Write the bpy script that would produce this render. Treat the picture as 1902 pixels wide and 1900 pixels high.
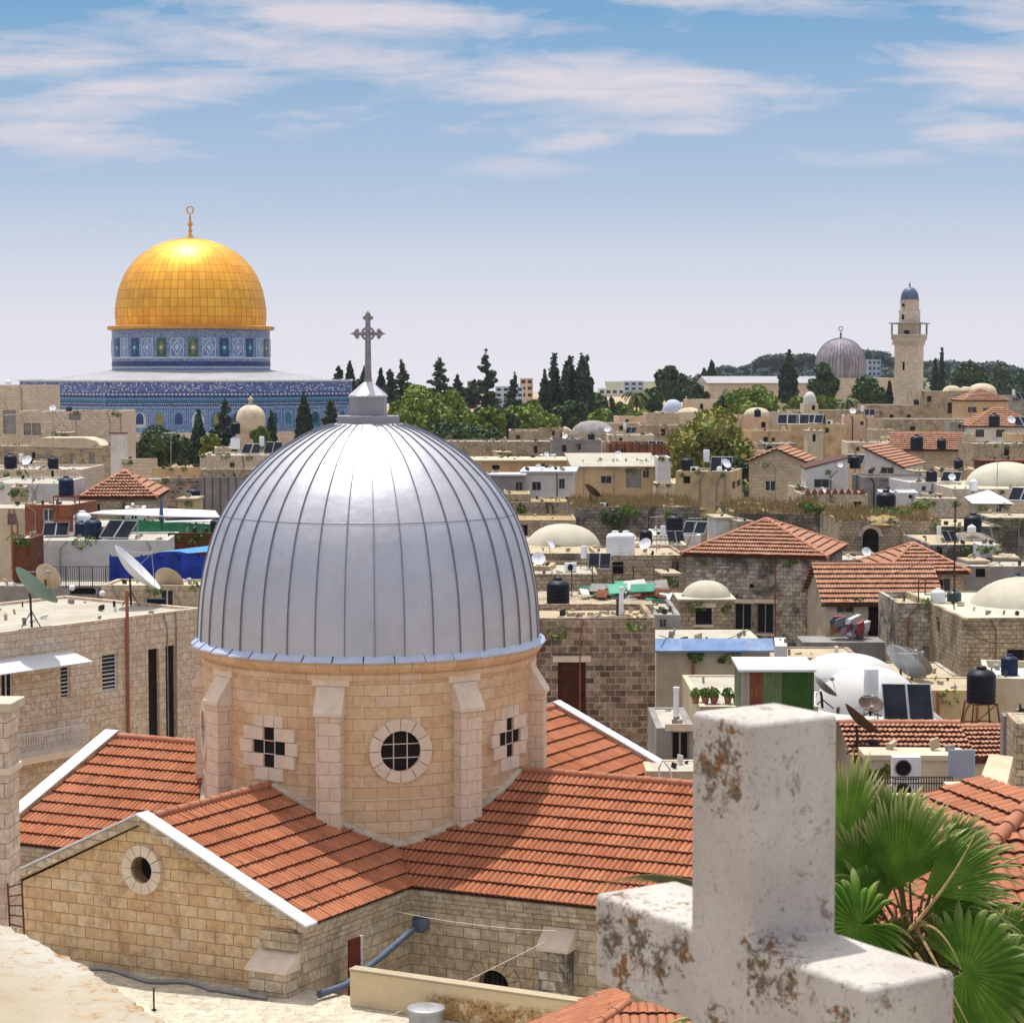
import bpy, bmesh, math, random
from math import sin, cos, pi, radians, atan2, sqrt, tan, hypot
from mathutils import Vector, Matrix
sc = bpy.context.scene
for o in list(bpy.data.objects): bpy.data.objects.remove(o)
COL = sc.collection

# ------------------------------------------------------------------ camera
CH = 24.0                       # camera height above the lowest ground
FPX = 4000.0                    # focal length in photo pixels (photo 1902 px wide)
TH = math.atan(260 / FPX)       # looking slightly down
cam = bpy.data.cameras.new('camera'); co = bpy.data.objects.new('camera', cam); COL.objects.link(co)
cam.sensor_fit = 'HORIZONTAL'; cam.sensor_width = 36.0; cam.lens = 36.0 * FPX / 1902
cam.clip_start = 0.1; cam.clip_end = 20000
co.location = (0, 0, CH); co.rotation_euler = (pi / 2 - TH, 0, 0)
cam.dof.use_dof = True; cam.dof.focus_distance = 58; cam.dof.aperture_fstop = 11
sc.camera = co

# ------------------------------------------------------------------ world and sun
SUN_AZ = radians(-17); SUN_EL = radians(71)
EXPO = 0.80
w = bpy.data.worlds.new('World'); sc.world = w; w.use_nodes = True
nt = w.node_tree; N = nt.nodes; L = nt.links; N.clear()
def wn(t, **k):
    n = N.new(t)
    for a, b in k.items(): setattr(n, a, b)
    return n
out = wn('ShaderNodeOutputWorld'); bg = wn('ShaderNodeBackground'); bg.inputs['Strength'].default_value = 0.15
L.new(bg.outputs[0], out.inputs[0])
sky = wn('ShaderNodeTexSky', sky_type='NISHITA'); sky.sun_disc = False
sky.sun_elevation = SUN_EL; sky.sun_rotation = SUN_AZ; sky.air_density = 1.0; sky.dust_density = 2.5; sky.ozone_density = 1.5
tc = wn('ShaderNodeTexCoord'); sep = wn('ShaderNodeSeparateXYZ'); L.new(tc.outputs['Generated'], sep.inputs[0])
def wm(op, a, b=None, c=None, clamp=False):
    n = wn('ShaderNodeMath', operation=op); n.use_clamp = clamp
    for i, x in enumerate((a, b, c)):
        if x is None: continue
        if isinstance(x, (int, float)): n.inputs[i].default_value = x
        else: L.new(x, n.inputs[i])
    return n.outputs[0]
ay = wm('MAXIMUM', wm('ABSOLUTE', sep.outputs[1]), 0.02)
U = wm('DIVIDE', sep.outputs[0], ay); V = wm('DIVIDE', sep.outputs[2], ay)
el = wm('ARCSINE', sep.outputs[2])
ramp = wn('ShaderNodeValToRGB'); L.new(wm('DIVIDE', el, radians(20)), ramp.inputs[0])
cr = ramp.color_ramp
K = 1 / 0.15 / 2 ** EXPO
stops = [(0.0, (0.84, 0.815, 0.86)), (0.07, (0.76, 0.76, 0.83)), (0.15, (0.63, 0.68, 0.79)), (0.24, (0.45, 0.56, 0.73)),
         (0.36, (0.32, 0.48, 0.69)), (0.47, (0.20, 0.40, 0.64)), (0.75, (0.07, 0.24, 0.50)), (1.0, (0.06, 0.20, 0.45))]
while len(cr.elements) < len(stops): cr.elements.new(0.5)
for e, (p, c) in zip(cr.elements, stops): e.position = p; e.color = (*c, 1)
def wmix(f, a, b):
    n = wn('ShaderNodeMix', data_type='RGBA')
    if isinstance(f, (int, float)): n.inputs[0].default_value = f
    else: L.new(f, n.inputs[0])
    for s, x in ((6, a), (7, b)):
        if isinstance(x, tuple): n.inputs[s].default_value = (*x, 1)
        else: L.new(x, n.inputs[s])
    return n.outputs[2]
# streaks of thin cloud, placed by direction in the sky (tangent of azimuth, tangent of elevation)
def cuv(px, py): return ((px - 951) / FPX, (690 - py) / FPX * 1.0)
comb = wn('ShaderNodeCombineXYZ'); L.new(U, comb.inputs[0]); L.new(V, comb.inputs[1])
clouds = [(640, 30, 330, 42, -4, 1.0), (90, 115, 210, 50, 2, .95), (400, 85, 330, 40, -9, .75), (250, 185, 300, 42, 6, .8), (120, 262, 230, 34, -4, .75),
          (560, 240, 220, 30, 2, .55), (1130, 165, 380, 60, -4, 1.0), (1400, 188, 260, 34, 0, .7), (1290, 240, 130, 20, 0, .75), (1075, 272, 110, 18, 4, .65),
          (1000, 318, 170, 20, -2, .5), (1300, 10, 300, 22, -3, .85), (1850, 150, 240, 75, -8, .95), (1800, 245, 170, 42, -4, .8), (1890, 60, 160, 70, -20, .7),
          (1630, 110, 130, 45, 8, .45), (1600, 300, 200, 22, 0, .35), (860, 250, 90, 16, 0, .4), (700, 120, 260, 40, -6, .6),
          (300, -60, 500, 50, 0, .8), (1500, -90, 500, 60, 0, .8), (-400, 120, 300, 60, 0, .8), (2400, 150, 300, 60, 0, .8)]
tot = None
for cx, cy, hw, hh, tl, st in clouds:
    u0, v0 = cuv(cx, cy)
    m = wn('ShaderNodeMapping', vector_type='TEXTURE'); L.new(comb.outputs[0], m.inputs[0])
    m.inputs['Location'].default_value = (u0, v0, 0); m.inputs['Rotation'].default_value = (0, 0, radians(tl))
    m.inputs['Scale'].default_value = (hw / FPX * 1.25, hh / FPX * 1.35, 1)
    ln = wn('ShaderNodeVectorMath', operation='LENGTH'); L.new(m.outputs[0], ln.inputs[0])
    mr = wn('ShaderNodeMapRange', interpolation_type='SMOOTHERSTEP'); L.new(ln.outputs['Value'], mr.inputs[0])
    mr.inputs[1].default_value = 1.25; mr.inputs[2].default_value = 0.0; mr.inputs[3].default_value = 0; mr.inputs[4].default_value = st
    tot = mr.outputs[0] if tot is None else wm('MAXIMUM', tot, mr.outputs[0])
mp = wn('ShaderNodeMapping'); L.new(comb.outputs[0], mp.inputs[0]); mp.inputs['Scale'].default_value = (6, 52, 1); mp.inputs['Rotation'].default_value = (0, 0, radians(-5))
nz = wn('ShaderNodeTexNoise'); nz.inputs['Scale'].default_value = 1.0; nz.inputs['Detail'].default_value = 9; nz.inputs['Roughness'].default_value = .62; nz.inputs['Distortion'].default_value = .9
L.new(mp.outputs[0], nz.inputs[0])
mp2 = wn('ShaderNodeMapping'); L.new(comb.outputs[0], mp2.inputs[0]); mp2.inputs['Scale'].default_value = (22, 75, 1)
nz2 = wn('ShaderNodeTexNoise'); nz2.inputs['Scale'].default_value = 1.0; nz2.inputs['Detail'].default_value = 7; nz2.inputs['Roughness'].default_value = .6; nz2.inputs['Distortion'].default_value = 1.2
L.new(mp2.outputs[0], nz2.inputs[0])
nn = wm('ADD', wm('MULTIPLY', nz.outputs[0], .6), wm('MULTIPLY', nz2.outputs[0], .4))
cl = wm('SUBTRACT', wm('ADD', wm('MULTIPLY', tot, 1.25), wm('MULTIPLY', nn, 3.9)), 2.14)
cl = wm('MULTIPLY', cl, 0.85, clamp=True)
cl = wm('POWER', cl, 0.9)
fade = wn('ShaderNodeMapRange'); L.new(el, fade.inputs[0]); fade.inputs[1].default_value = radians(3.5); fade.inputs[2].default_value = radians(6)
cl = wm('MULTIPLY', wm('MULTIPLY', cl, fade.outputs[0]), .86)
low = wmix(cl, ramp.outputs[0], (0.79, 0.715, 0.755))
vs = wn('ShaderNodeVectorMath', operation='SCALE'); L.new(low, vs.inputs[0]); vs.inputs['Scale'].default_value = K
up = wn('ShaderNodeMapRange', interpolation_type='SMOOTHSTEP'); L.new(el, up.inputs[0]); up.inputs[1].default_value = radians(13); up.inputs[2].default_value = radians(32)
hs = wn('ShaderNodeHueSaturation'); hs.inputs['Saturation'].default_value = .62; L.new(sky.outputs[0], hs.inputs['Color'])
# high cloud added over the unseen upper sky, bright to lift the fill light
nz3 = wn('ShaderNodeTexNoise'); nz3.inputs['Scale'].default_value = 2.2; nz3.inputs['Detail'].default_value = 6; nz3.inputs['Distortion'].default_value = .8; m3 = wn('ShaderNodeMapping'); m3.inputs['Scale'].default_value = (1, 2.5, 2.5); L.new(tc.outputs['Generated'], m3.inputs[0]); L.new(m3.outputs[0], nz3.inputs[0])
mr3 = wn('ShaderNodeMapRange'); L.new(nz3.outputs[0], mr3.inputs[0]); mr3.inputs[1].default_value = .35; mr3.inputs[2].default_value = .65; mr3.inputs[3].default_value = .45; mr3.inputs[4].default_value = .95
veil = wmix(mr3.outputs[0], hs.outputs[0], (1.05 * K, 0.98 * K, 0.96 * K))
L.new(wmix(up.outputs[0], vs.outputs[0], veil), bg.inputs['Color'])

sd = bpy.data.lights.new('sun', 'SUN'); so = bpy.data.objects.new('sun', sd); COL.objects.link(so)
sd.energy = 2.5; sd.angle = radians(0.53); sd.color = (1.0, 0.965, 0.91)
sv = Vector((sin(SUN_AZ) * cos(SUN_EL), cos(SUN_AZ) * cos(SUN_EL), sin(SUN_EL)))   # towards the sun
so.rotation_euler = sv.to_track_quat('Z', 'Y').to_euler(); so.location = (0, 0, 80)
sc.view_settings.view_transform = 'Standard'; sc.view_settings.look = 'None'; sc.view_settings.gamma = 1
sc.view_settings.exposure = EXPO
sc.render.engine = 'CYCLES'
sc.cycles.use_adaptive_sampling = True; sc.cycles.max_bounces = 6; sc.cycles.diffuse_bounces = 3; sc.cycles.glossy_bounces = 3
try: sc.cycles.use_denoising = True; sc.cycles.denoiser = 'OPENIMAGEDENOISE'
except Exception: pass

# ------------------------------------------------------------------ photo pixel -> world
def ray(px, py):
    u = (px - 951) / FPX; v = (950 - py) / FPX
    d = Vector((u, cos(TH) + v * sin(TH), -sin(TH) + v * cos(TH)))
    return d / d.y
def P(px, py, D):
    r = ray(px, py) * D; return Vector((r.x, r.y, r.z + CH))
def Pz(px, py, z):               # z = world height
    r = ray(px, py); t = (z - CH) / r.z; return Vector((r.x * t, r.y * t, z))
def ground_h(y):
    if y < 230: return 0.0
    if y < 345: return 13.0 * (y - 230) / 115 * 1.0
    if y < 520: return 13.0
    if y < 800: return 13.0 + (y - 520) * 0.006
    if y < 1200: return 14.7 - (y - 800) * 0.0115
    return 10.1 - (y - 1200) * .0079

# ------------------------------------------------------------------ mesh helpers
class MB:
    def __init__(s): s.v = []; s.f = []; s.uv = None
    def add(s, vs, fs):
        o = len(s.v); s.v += [tuple(v) for v in vs]; s.f += [tuple(i + o for i in f) for f in fs]; return s
    def box(s, x0, y0, z0, x1, y1, z1):
        if x0 > x1: x0, x1 = x1, x0
        if y0 > y1: y0, y1 = y1, y0
        if z0 > z1: z0, z1 = z1, z0
        v = [(x0, y0, z0), (x1, y0, z0), (x1, y1, z0), (x0, y1, z0), (x0, y0, z1), (x1, y0, z1), (x1, y1, z1), (x0, y1, z1)]
        return s.add(v, [(0, 3, 2, 1), (4, 5, 6, 7), (0, 1, 5, 4), (1, 2, 6, 5), (2, 3, 7, 6), (3, 0, 4, 7)])
    def obox(s, O, A, B, Cc):    # box spanned by three vectors
        O, A, B, Cc = map(Vector, (O, A, B, Cc))
        v = [O, O + A, O + A + B, O + B, O + Cc, O + A + Cc, O + A + B + Cc, O + B + Cc]
        return s.add(v, [(0, 3, 2, 1), (4, 5, 6, 7), (0, 1, 5, 4), (1, 2, 6, 5), (2, 3, 7, 6), (3, 0, 4, 7)])
    def prism(s, pts, z0, z1):
        n = len(pts); v = [(p[0], p[1], z0) for p in pts] + [(p[0], p[1], z1) for p in pts]
        return s.add(v, [tuple(range(n))[::-1], tuple(range(n, 2 * n))] + [(i, (i + 1) % n, n + (i + 1) % n, n + i) for i in range(n)])
    def extr(s, pts, vec):       # polygon of 3D points extruded by vec
        n = len(pts); vec = Vector(vec); v = [Vector(p) for p in pts]; v += [p + vec for p in v]
        return s.add(v, [tuple(range(n))[::-1], tuple(range(n, 2 * n))] + [(i, (i + 1) % n, n + (i + 1) % n, n + i) for i in range(n)])
    def tube(s, path, r, n=6, cap=True):
        path = [Vector(p) for p in path]; m = len(path); vs = []; fs = []
        for i, p in enumerate(path):
            d = (path[min(i + 1, m - 1)] - path[max(i - 1, 0)]).normalized()
            a = Vector((0, 0, 1)) if abs(d.z) < .9 else Vector((1, 0, 0))
            e1 = d.cross(a).normalized(); e2 = d.cross(e1)
            rr = r[i] if isinstance(r, (list, tuple)) else r
            for k in range(n):
                t = 2 * pi * k / n; vs.append(p + e1 * cos(t) * rr + e2 * sin(t) * rr)
        for i in range(m - 1):
            for k in range(n):
                fs.append((i * n + k, i * n + (k + 1) % n, (i + 1) * n + (k + 1) % n, (i + 1) * n + k))
        if cap: fs.append(tuple(range(n))[::-1]); fs.append(tuple(range((m - 1) * n, m * n)))
        return s.add(vs, fs)
    def lathe(s, prof, n=24, cx=0, cy=0, a0=0, cap=True):
        vs = []; fs = []
        for r, z in prof:
            for k in range(n):
                t = 2 * pi * k / n + a0; vs.append((cx + r * cos(t), cy + r * sin(t), z))
        for i in range(len(prof) - 1):
            for k in range(n): fs.append((i * n + k, i * n + (k + 1) % n, (i + 1) * n + (k + 1) % n, (i + 1) * n + k))
        if cap:
            fs.append(tuple(range(n))[::-1]); fs.append(tuple(range((len(prof) - 1) * n, len(prof) * n)))
        return s.add(vs, fs)
    def ell(s, c, r, n=12, m=8, rnd=None, jit=0):
        vs = []; fs = []
        for i in range(m + 1):
            t = pi * i / m
            for k in range(n):
                p = 2 * pi * k / n; j = 1 + (rnd.uniform(-jit, jit) if rnd else 0)
                vs.append((c[0] + r[0] * j * sin(t) * cos(p), c[1] + r[1] * j * sin(t) * sin(p), c[2] - r[2] * j * cos(t)))
        for i in range(m):
            for k in range(n): fs.append((i * n + k, i * n + (k + 1) % n, (i + 1) * n + (k + 1) % n, (i + 1) * n + k))
        return s.add(vs, fs)

def link(o): COL.objects.link(o); return o
def obj(name, mb, mat, parent=None, smooth=0, bevel=0, cyl=None, loc=None, seg=2):
    me = bpy.data.meshes.new(name); me.from_pydata(mb.v, [], mb.f); me.update()
    uvl = me.uv_layers.new(name='UVMap'); data = [0.0] * (2 * len(me.loops)); vv = mb.v
    for p in me.polygons:
        nx, ny, nz_ = p.normal
        if cyl and abs(nz_) < .8:
            cx = sum(vv[i][0] for i in p.vertices); cy = sum(vv[i][1] for i in p.vertices); base = atan2(cy, cx)
            for li, vi in zip(p.loop_indices, p.vertices):
                a = atan2(vv[vi][1], vv[vi][0])
                while a - base > pi: a -= 2 * pi
                while a - base < -pi: a += 2 * pi
                data[2 * li] = a * cyl; data[2 * li + 1] = vv[vi][2]
        else:
            for li, vi in zip(p.loop_indices, p.vertices):
                x, y, z = vv[vi]
                if abs(nz_) > .7: a, b = x, y
                elif abs(ny) > abs(nx): a, b = x, z
                else: a, b = y + .37, z
                data[2 * li] = a; data[2 * li + 1] = b
    uvl.data.foreach_set('uv', data)
    if smooth:
        me.polygons.foreach_set('use_smooth', [True] * len(me.polygons)); me.set_sharp_from_angle(angle=radians(smooth))
    if mat:
        for m in (mat if isinstance(mat, (list, tuple)) else [mat]): me.materials.append(m)
    o = bpy.data.objects.new(name, me); link(o)
    if parent: o.parent = parent
    if loc is not None: o.location = loc
    if bevel:
        b = o.modifiers.new('bevel', 'BEVEL'); b.width = bevel; b.segments = seg; b.limit_method = 'ANGLE'; b.angle_limit = radians(40)
    return o
def tag(o, label=None, cat=None, group=None, kind=None):
    if label: o['label'] = label
    if cat: o['category'] = cat
    if group: o['group'] = group
    if kind: o['kind'] = kind
    return o
def thing(name, label, cat, loc=(0, 0, 0), rz=0, group=None):
    o = bpy.data.objects.new(name, None); link(o); o.location = loc; o.rotation_euler = (0, 0, rz)
    o.empty_display_size = .3
    return tag(o, label, cat, group)
def copy_tree(o, parent=None):
    c = o.copy(); link(c); c.parent = parent
    for ch in list(o.children): copy_tree(ch, c)
    return c
def cut(o, cutters):
    """carve openings (closed MB shapes in the same frame) and keep the result as plain mesh"""
    tmp = []
    for c in cutters:
        me = bpy.data.meshes.new('c'); me.from_pydata(c.v, [], c.f); bm = bmesh.new(); bm.from_mesh(me); bmesh.ops.recalc_face_normals(bm, faces=bm.faces); bm.to_mesh(me); bm.free(); me.update()
        t = bpy.data.objects.new('c', me); link(t); t.parent = o.parent
        m = o.modifiers.new('b', 'BOOLEAN'); m.operation = 'DIFFERENCE'; m.object = t; m.solver = 'EXACT'; tmp.append(t)
    bpy.context.view_layer.update()
    dg = bpy.context.evaluated_depsgraph_get()
    me = bpy.data.meshes.new_from_object(o.evaluated_get(dg)); old = o.data; o.modifiers.clear(); me.name = old.name; o.data = me
    for t in tmp: bpy.data.objects.remove(t)

# ------------------------------------------------------------------ materials
def srgb(r, g, b):
    return tuple(((c / 255) / 12.92 if c / 255 <= .04045 else ((c / 255 + .055) / 1.055) ** 2.4) for c in (r, g, b))
class Mt:
    def __init__(s, name, rough=.8, metal=0, spec=.3):
        s.m = bpy.data.materials.new(name); s.m.use_nodes = True; s.t = s.m.node_tree; s.b = s.t.nodes['Principled BSDF']
        s.b.inputs['Roughness'].default_value = rough; s.b.inputs['Metallic'].default_value = metal; s.b.inputs['Specular IOR Level'].default_value = spec
        s.tc = s.t.nodes.new('ShaderNodeTexCoord'); s.UV = s.tc.outputs['UV']; s.OB = s.tc.outputs['Object']
        oi = s.t.nodes.new('ShaderNodeObjectInfo'); s.RND = oi.outputs['Random']
        s.OBR = s.vm('ADD', s.OB, s.vm('SCALE', s.comb(s.RND, s.RND, s.RND), None, 37.0))
    def n(s, t): return s.t.nodes.new(t)
    def inp(s, sock, x):
        if isinstance(x, (int, float)): sock.default_value = x
        elif isinstance(x, tuple): sock.default_value = (*x, 1) if len(x) == 3 and len(sock.default_value) == 4 else x
        else: s.t.links.new(x, sock)
    def comb(s, a, b, c):
        n = s.n('ShaderNodeCombineXYZ')
        for i, x in enumerate((a, b, c)): s.inp(n.inputs[i], x)
        return n.outputs[0]
    def vm(s, op, a, b=None, sc_=None):
        n = s.n('ShaderNodeVectorMath'); n.operation = op; s.inp(n.inputs[0], a)
        if b is not None: s.inp(n.inputs[1], b)
        if sc_ is not None: s.inp(n.inputs['Scale'], sc_)
        return n.outputs[0]
    def ma(s, op, a, b=None, clamp=False):
        n = s.n('ShaderNodeMath'); n.operation = op; n.use_clamp = clamp; s.inp(n.inputs[0], a)
        if b is not None: s.inp(n.inputs[1], b)
        return n.outputs[0]
    def map(s, vec, scale=(1, 1, 1), loc=(0, 0, 0), rot=(0, 0, 0)):
        n = s.n('ShaderNodeMapping'); s.inp(n.inputs[0], vec); n.inputs['Scale'].default_value = scale; n.inputs['Location'].default_value = loc; n.inputs['Rotation'].default_value = rot
        return n.outputs[0]
    def noise(s, vec, scale, detail=5, rough=.55, dist=0):
        n = s.n('ShaderNodeTexNoise'); s.inp(n.inputs['Vector'], vec); n.inputs['Scale'].default_value = scale; n.inputs['Detail'].default_value = detail
        n.inputs['Roughness'].default_value = rough; n.inputs['Distortion'].default_value = dist; return n.outputs[0]
    def rng(s, v, a, b, lo=0.0, hi=1.0):
        n = s.n('ShaderNodeMapRange'); s.inp(n.inputs[0], v); n.inputs[1].default_value = a; n.inputs[2].default_value = b; n.inputs[3].default_value = lo; n.inputs[4].default_value = hi
        return n.outputs[0]
    def mix(s, f, a, b, blend='MIX'):
        n = s.n('ShaderNodeMix'); n.data_type = 'RGBA'; n.blend_type = blend; s.inp(n.inputs[0], f); s.inp(n.inputs[6], a); s.inp(n.inputs[7], b); return n.outputs[2]
    def brick(s, vec, c1, c2, mo, bw, bh, ms=.012, off=.5, bias=0, smooth=.1):
        n = s.n('ShaderNodeTexBrick'); s.inp(n.inputs['Vector'], vec); s.inp(n.inputs['Color1'], c1); s.inp(n.inputs['Color2'], c2); s.inp(n.inputs['Mortar'], mo)
        n.inputs['Scale'].default_value = 1; n.inputs['Mortar Size'].default_value = ms; n.inputs['Brick Width'].default_value = bw; n.inputs['Row Height'].default_value = bh
        n.inputs['Bias'].default_value = bias; n.inputs['Mortar Smooth'].default_value = smooth; n.offset = off; return n
    def col(s, c): s.inp(s.b.inputs['Base Color'], c); return s
    def bump(s, h, strength=.3, dist=.02):
        n = s.n('ShaderNodeBump'); s.inp(n.inputs['Height'], h); n.inputs['Strength'].default_value = strength; n.inputs['Distance'].default_value = dist
        s.t.links.new(n.outputs[0], s.b.inputs['Normal']); return s

def m_plain(name, c, rough=.7, metal=0, var=.18, scale=1.5, spec=.3, bump=0, dirt=None, dirtamt=.5):
    m = Mt(name, rough, metal, spec)
    n1 = m.noise(m.OBR, scale, 6, .6)
    x = m.mix(m.rng(n1, .35, .7), c, tuple(k * (1 - var * 1.6) for k in c))
    if dirt:
        n2 = m.noise(m.OBR, scale * .45, 8, .68, .4); x = m.mix(m.ma('MULTIPLY', m.rng(n2, .5, .68), dirtamt), x, dirt)
    m.col(x)
    if bump: m.bump(m.noise(m.OBR, scale * 14, 4, .6), bump, .02)
    return m.m
def m_stone(name, c1, c2, mo, bw=.5, bh=.28, ms=.012, warp=.0, blotch=None, bl=(.52, .68), bamt=.7, bscale=.8, rough=.9, bump=.5, bias=0, third=None, fine=.22):
    nu = lambda c: (c[0] * .95, c[1] * 1.0, c[2] * 1.14) if c else c
    c1, c2, mo, blotch, third = map(nu, (c1, c2, mo, blotch, third))
    m = Mt(name, rough, 0, .2)
    v = m.UV
    if warp:
        nn = m.n('ShaderNodeTexNoise'); m.inp(nn.inputs['Vector'], m.OBR); nn.inputs['Scale'].default_value = 2.2; nn.inputs['Detail'].default_value = 3
        v = m.vm('ADD', v, m.vm('SCALE', m.vm('SUBTRACT', nn.outputs[1], (.5, .5, .5)), None, warp))
    b = m.brick(v, c1, c2, mo, bw, bh, ms, .5, bias)
    x = b.outputs[0]
    if third:    # some blocks in a third tone: a second brick pattern of the same layout, masked to the stones
        b2 = m.brick(m.map(v, loc=(bw * 7, bh * 12, 0)), (0, 0, 0), (1, 1, 1), (0, 0, 0), bw, bh, ms, .5, -.35)
        x = m.mix(m.ma('MULTIPLY', m.rng(b2.outputs[0], .45, .75), .85), x, third)
    n1 = m.noise(m.OBR, 5.0, 7, .65)
    x = m.mix(m.rng(n1, .42, .68, 0, fine * 2.8), x, tuple(k * .33 for k in c1)); x = m.mix(m.rng(n1, .46, .30, 0, fine * 2.0), x, tuple(min(.85, k * 1.35) for k in c1))
    n5 = m.noise(m.OBR, 17, 4, .75); x = m.mix(m.rng(n5, .54, .66, 0, fine * 2.8), x, tuple(k * .3 for k in c1))
    n4 = m.noise(m.OBR, 1.1, 5, .6)
    x = m.mix(m.rng(n4, .35, .7, 0, .35), x, c2, 'MIX')
    if blotch:
        n2 = m.noise(m.OBR, bscale, 9, .7, .5); x = m.mix(m.ma('MULTIPLY', m.rng(n2, *bl), bamt), x, blotch)
    m.col(x)
    h = m.ma('ADD', m.ma('MULTIPLY', b.outputs[1], -1.0), m.ma('MULTIPLY', n1, .8))
    m.bump(h, bump, .03)
    return m.m

S = {}
S['drum'] = m_stone('stone_drum', srgb(228, 196, 152), srgb(214, 174, 128), srgb(156, 126, 92), .60, .30, .008, .006, srgb(190, 148, 104), (.5, .7), .45, 1.2, .85, .4, third=srgb(232, 208, 176), fine=.10)
S['trim'] = m_stone('stone_trim', srgb(232, 206, 172), srgb(222, 194, 162), srgb(140, 110, 84), .55, .34, .007, 0, None, rough=.8, bump=.25, fine=.08)
S['trimplain'] = m_plain('stone_trim_plain', srgb(224, 205, 184), .8, 0, .12, 2.5, bump=.25)
S['church'] = m_stone('stone_church', srgb(230, 198, 148), srgb(212, 168, 116), srgb(134, 106, 76), .50, .28, .010, .02, srgb(110, 84, 58), (.52, .68), .5, 1.1, .9, .6, third=srgb(228, 208, 172), fine=.15)
S['churchlight'] = m_stone('stone_church_light', srgb(220, 200, 166), srgb(192, 164, 126), srgb(112, 96, 78), .48, .28, .011, .02, srgb(122, 104, 80), (.52, .70), .6, 1.3, .9, .5, third=srgb(188, 160, 124))
S['pink'] = m_stone('stone_pink', srgb(234, 212, 182), srgb(218, 188, 154), srgb(126, 102, 82), .54, .30, .011, .012, srgb(176, 144, 114), (.5, .72), .5, .8, .9, .35, third=srgb(196, 158, 122))
S['dark'] = m_stone('stone_dark', srgb(198, 168, 138), srgb(84, 66, 50), srgb(214, 190, 164), .42, .25, .018, .05, srgb(60, 48, 38), (.52, .68), .6, 1.6, .95, .8, third=srgb(204, 178, 150))
S['grey'] = m_stone('stone_grey', srgb(224, 210, 182), srgb(150, 134, 108), srgb(112, 100, 84), .40, .24, .012, .05, srgb(56, 52, 48), (.47, .60), .8, .55, .95, .8, third=srgb(230, 220, 192))
S['rubble'] = m_stone('stone_rubble', srgb(212, 190, 152), srgb(182, 158, 122), srgb(110, 94, 74), .34, .22, .016, .12, srgb(84, 76, 64), (.48, .64), .7, .7, .95, .9, third=srgb(214, 196, 160))
S['far'] = m_stone('stone_far', srgb(216, 196, 160), srgb(196, 170, 134), srgb(150, 128, 102), .55, .34, .015, .03, srgb(140, 118, 92), (.5, .7), .5, .35, .95, .5, third=srgb(190, 158, 128))
S['farpink'] = m_stone('stone_far_pink', srgb(230, 208, 176), srgb(214, 190, 158), srgb(160, 130, 106), .6, .36, .012, .02, srgb(160, 130, 104), (.5, .72), .4, .3, .95, .4)
S['ruin'] = m_stone('stone_ruin', srgb(186, 172, 148), srgb(146, 134, 114), srgb(86, 78, 66), .42, .28, .02, .2, srgb(58, 55, 50), (.44, .58), .8, .5, .95, 1, third=srgb(190, 172, 140))
S['minaret'] = m_stone('stone_minaret', srgb(228, 214, 190), srgb(206, 186, 158), srgb(160, 136, 108), .7, .45, .012, 0, srgb(168, 140, 110), (.5, .7), .45, .3, .95, .4)
S['plaster'] = m_plain('plaster_white', srgb(214, 212, 208), .85, 0, .10, 1.2, dirt=srgb(168, 156, 138), dirtamt=.5, bump=.1)
S['cream'] = m_plain('plaster_cream', srgb(200, 188, 164), .9, 0, .12, 1.0, dirt=srgb(160, 138, 106), dirtamt=.6, bump=.15)
S['tan'] = m_plain('plaster_tan', srgb(204, 178, 136), .9, 0, .15, .9, dirt=srgb(140, 112, 80), dirtamt=.7, bump=.2)
S['orange'] = m_plain('plaster_orange', srgb(200, 172, 132), .9, 0, .15, .9, dirt=srgb(160, 120, 82), dirtamt=.5, bump=.15)
S['rosy'] = m_plain('plaster_rosy', srgb(214, 184, 156), .9, 0, .12, .9, dirt=srgb(176, 146, 120), dirtamt=.5, bump=.15)
S['greyp'] = m_plain('plaster_grey', srgb(150, 146, 142), .9, 0, .2, 1.2, dirt=srgb(96, 90, 84), dirtamt=.6, bump=.2)
S['dust'] = m_plain('roof_dust', srgb(178, 164, 138), .95, 0, .15, 1.0, dirt=srgb(186, 160, 118), dirtamt=.6, bump=.3)
S['rooftar'] = m_plain('roof_whitewash', srgb(180, 174, 160), .9, 0, .15, 1.0, dirt=srgb(160, 148, 126), dirtamt=.7, bump=.25)
S['domelime'] = m_plain('lime_dome', srgb(196, 190, 172), .9, 0, .12, .9, dirt=srgb(170, 156, 128), dirtamt=.6, bump=.3)
S['domewhite'] = m_plain('white_dome', srgb(196, 196, 194), .7, 0, .06, .9, dirt=srgb(190, 188, 184), dirtamt=.35, bump=.1)
S['black'] = m_plain('black_plastic', (.008, .010, .018), .5, 0, .2, 3, spec=.2)
S['darkgreen'] = m_plain('dark_green_plastic', (.02, .055, .055), .4, 0, .2, 3, spec=.5)
S['navy'] = m_plain('navy_plastic', (.008, .02, .06), .5, 0, .3, 3, spec=.2)
S['whitep'] = m_plain('white_plastic', srgb(228, 230, 234), .45, 0, .05, 2, spec=.4)
S['whitemetal'] = m_plain('white_metal', srgb(212, 214, 218), .4, 0, .06, 1.2, spec=.4, dirt=srgb(196, 194, 190), dirtamt=.3)
def m_brickpat(name, c1, c2, mo, bw, bh, ms, off=0.0):
    m = Mt(name, .5, 0, .3); m.col(m.brick(m.UV, c1, c2, mo, bw, bh, ms, off).outputs[0]); return m.m
S['dash1'] = m_brickpat('white_dash_band', srgb(200, 206, 218), srgb(176, 188, 208), srgb(44, 72, 150), .62, 30.0, .13)
S['dash2'] = m_brickpat('fine_dash_band', srgb(190, 200, 216), srgb(150, 170, 200), srgb(40, 68, 140), .36, 30.0, .09)
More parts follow.
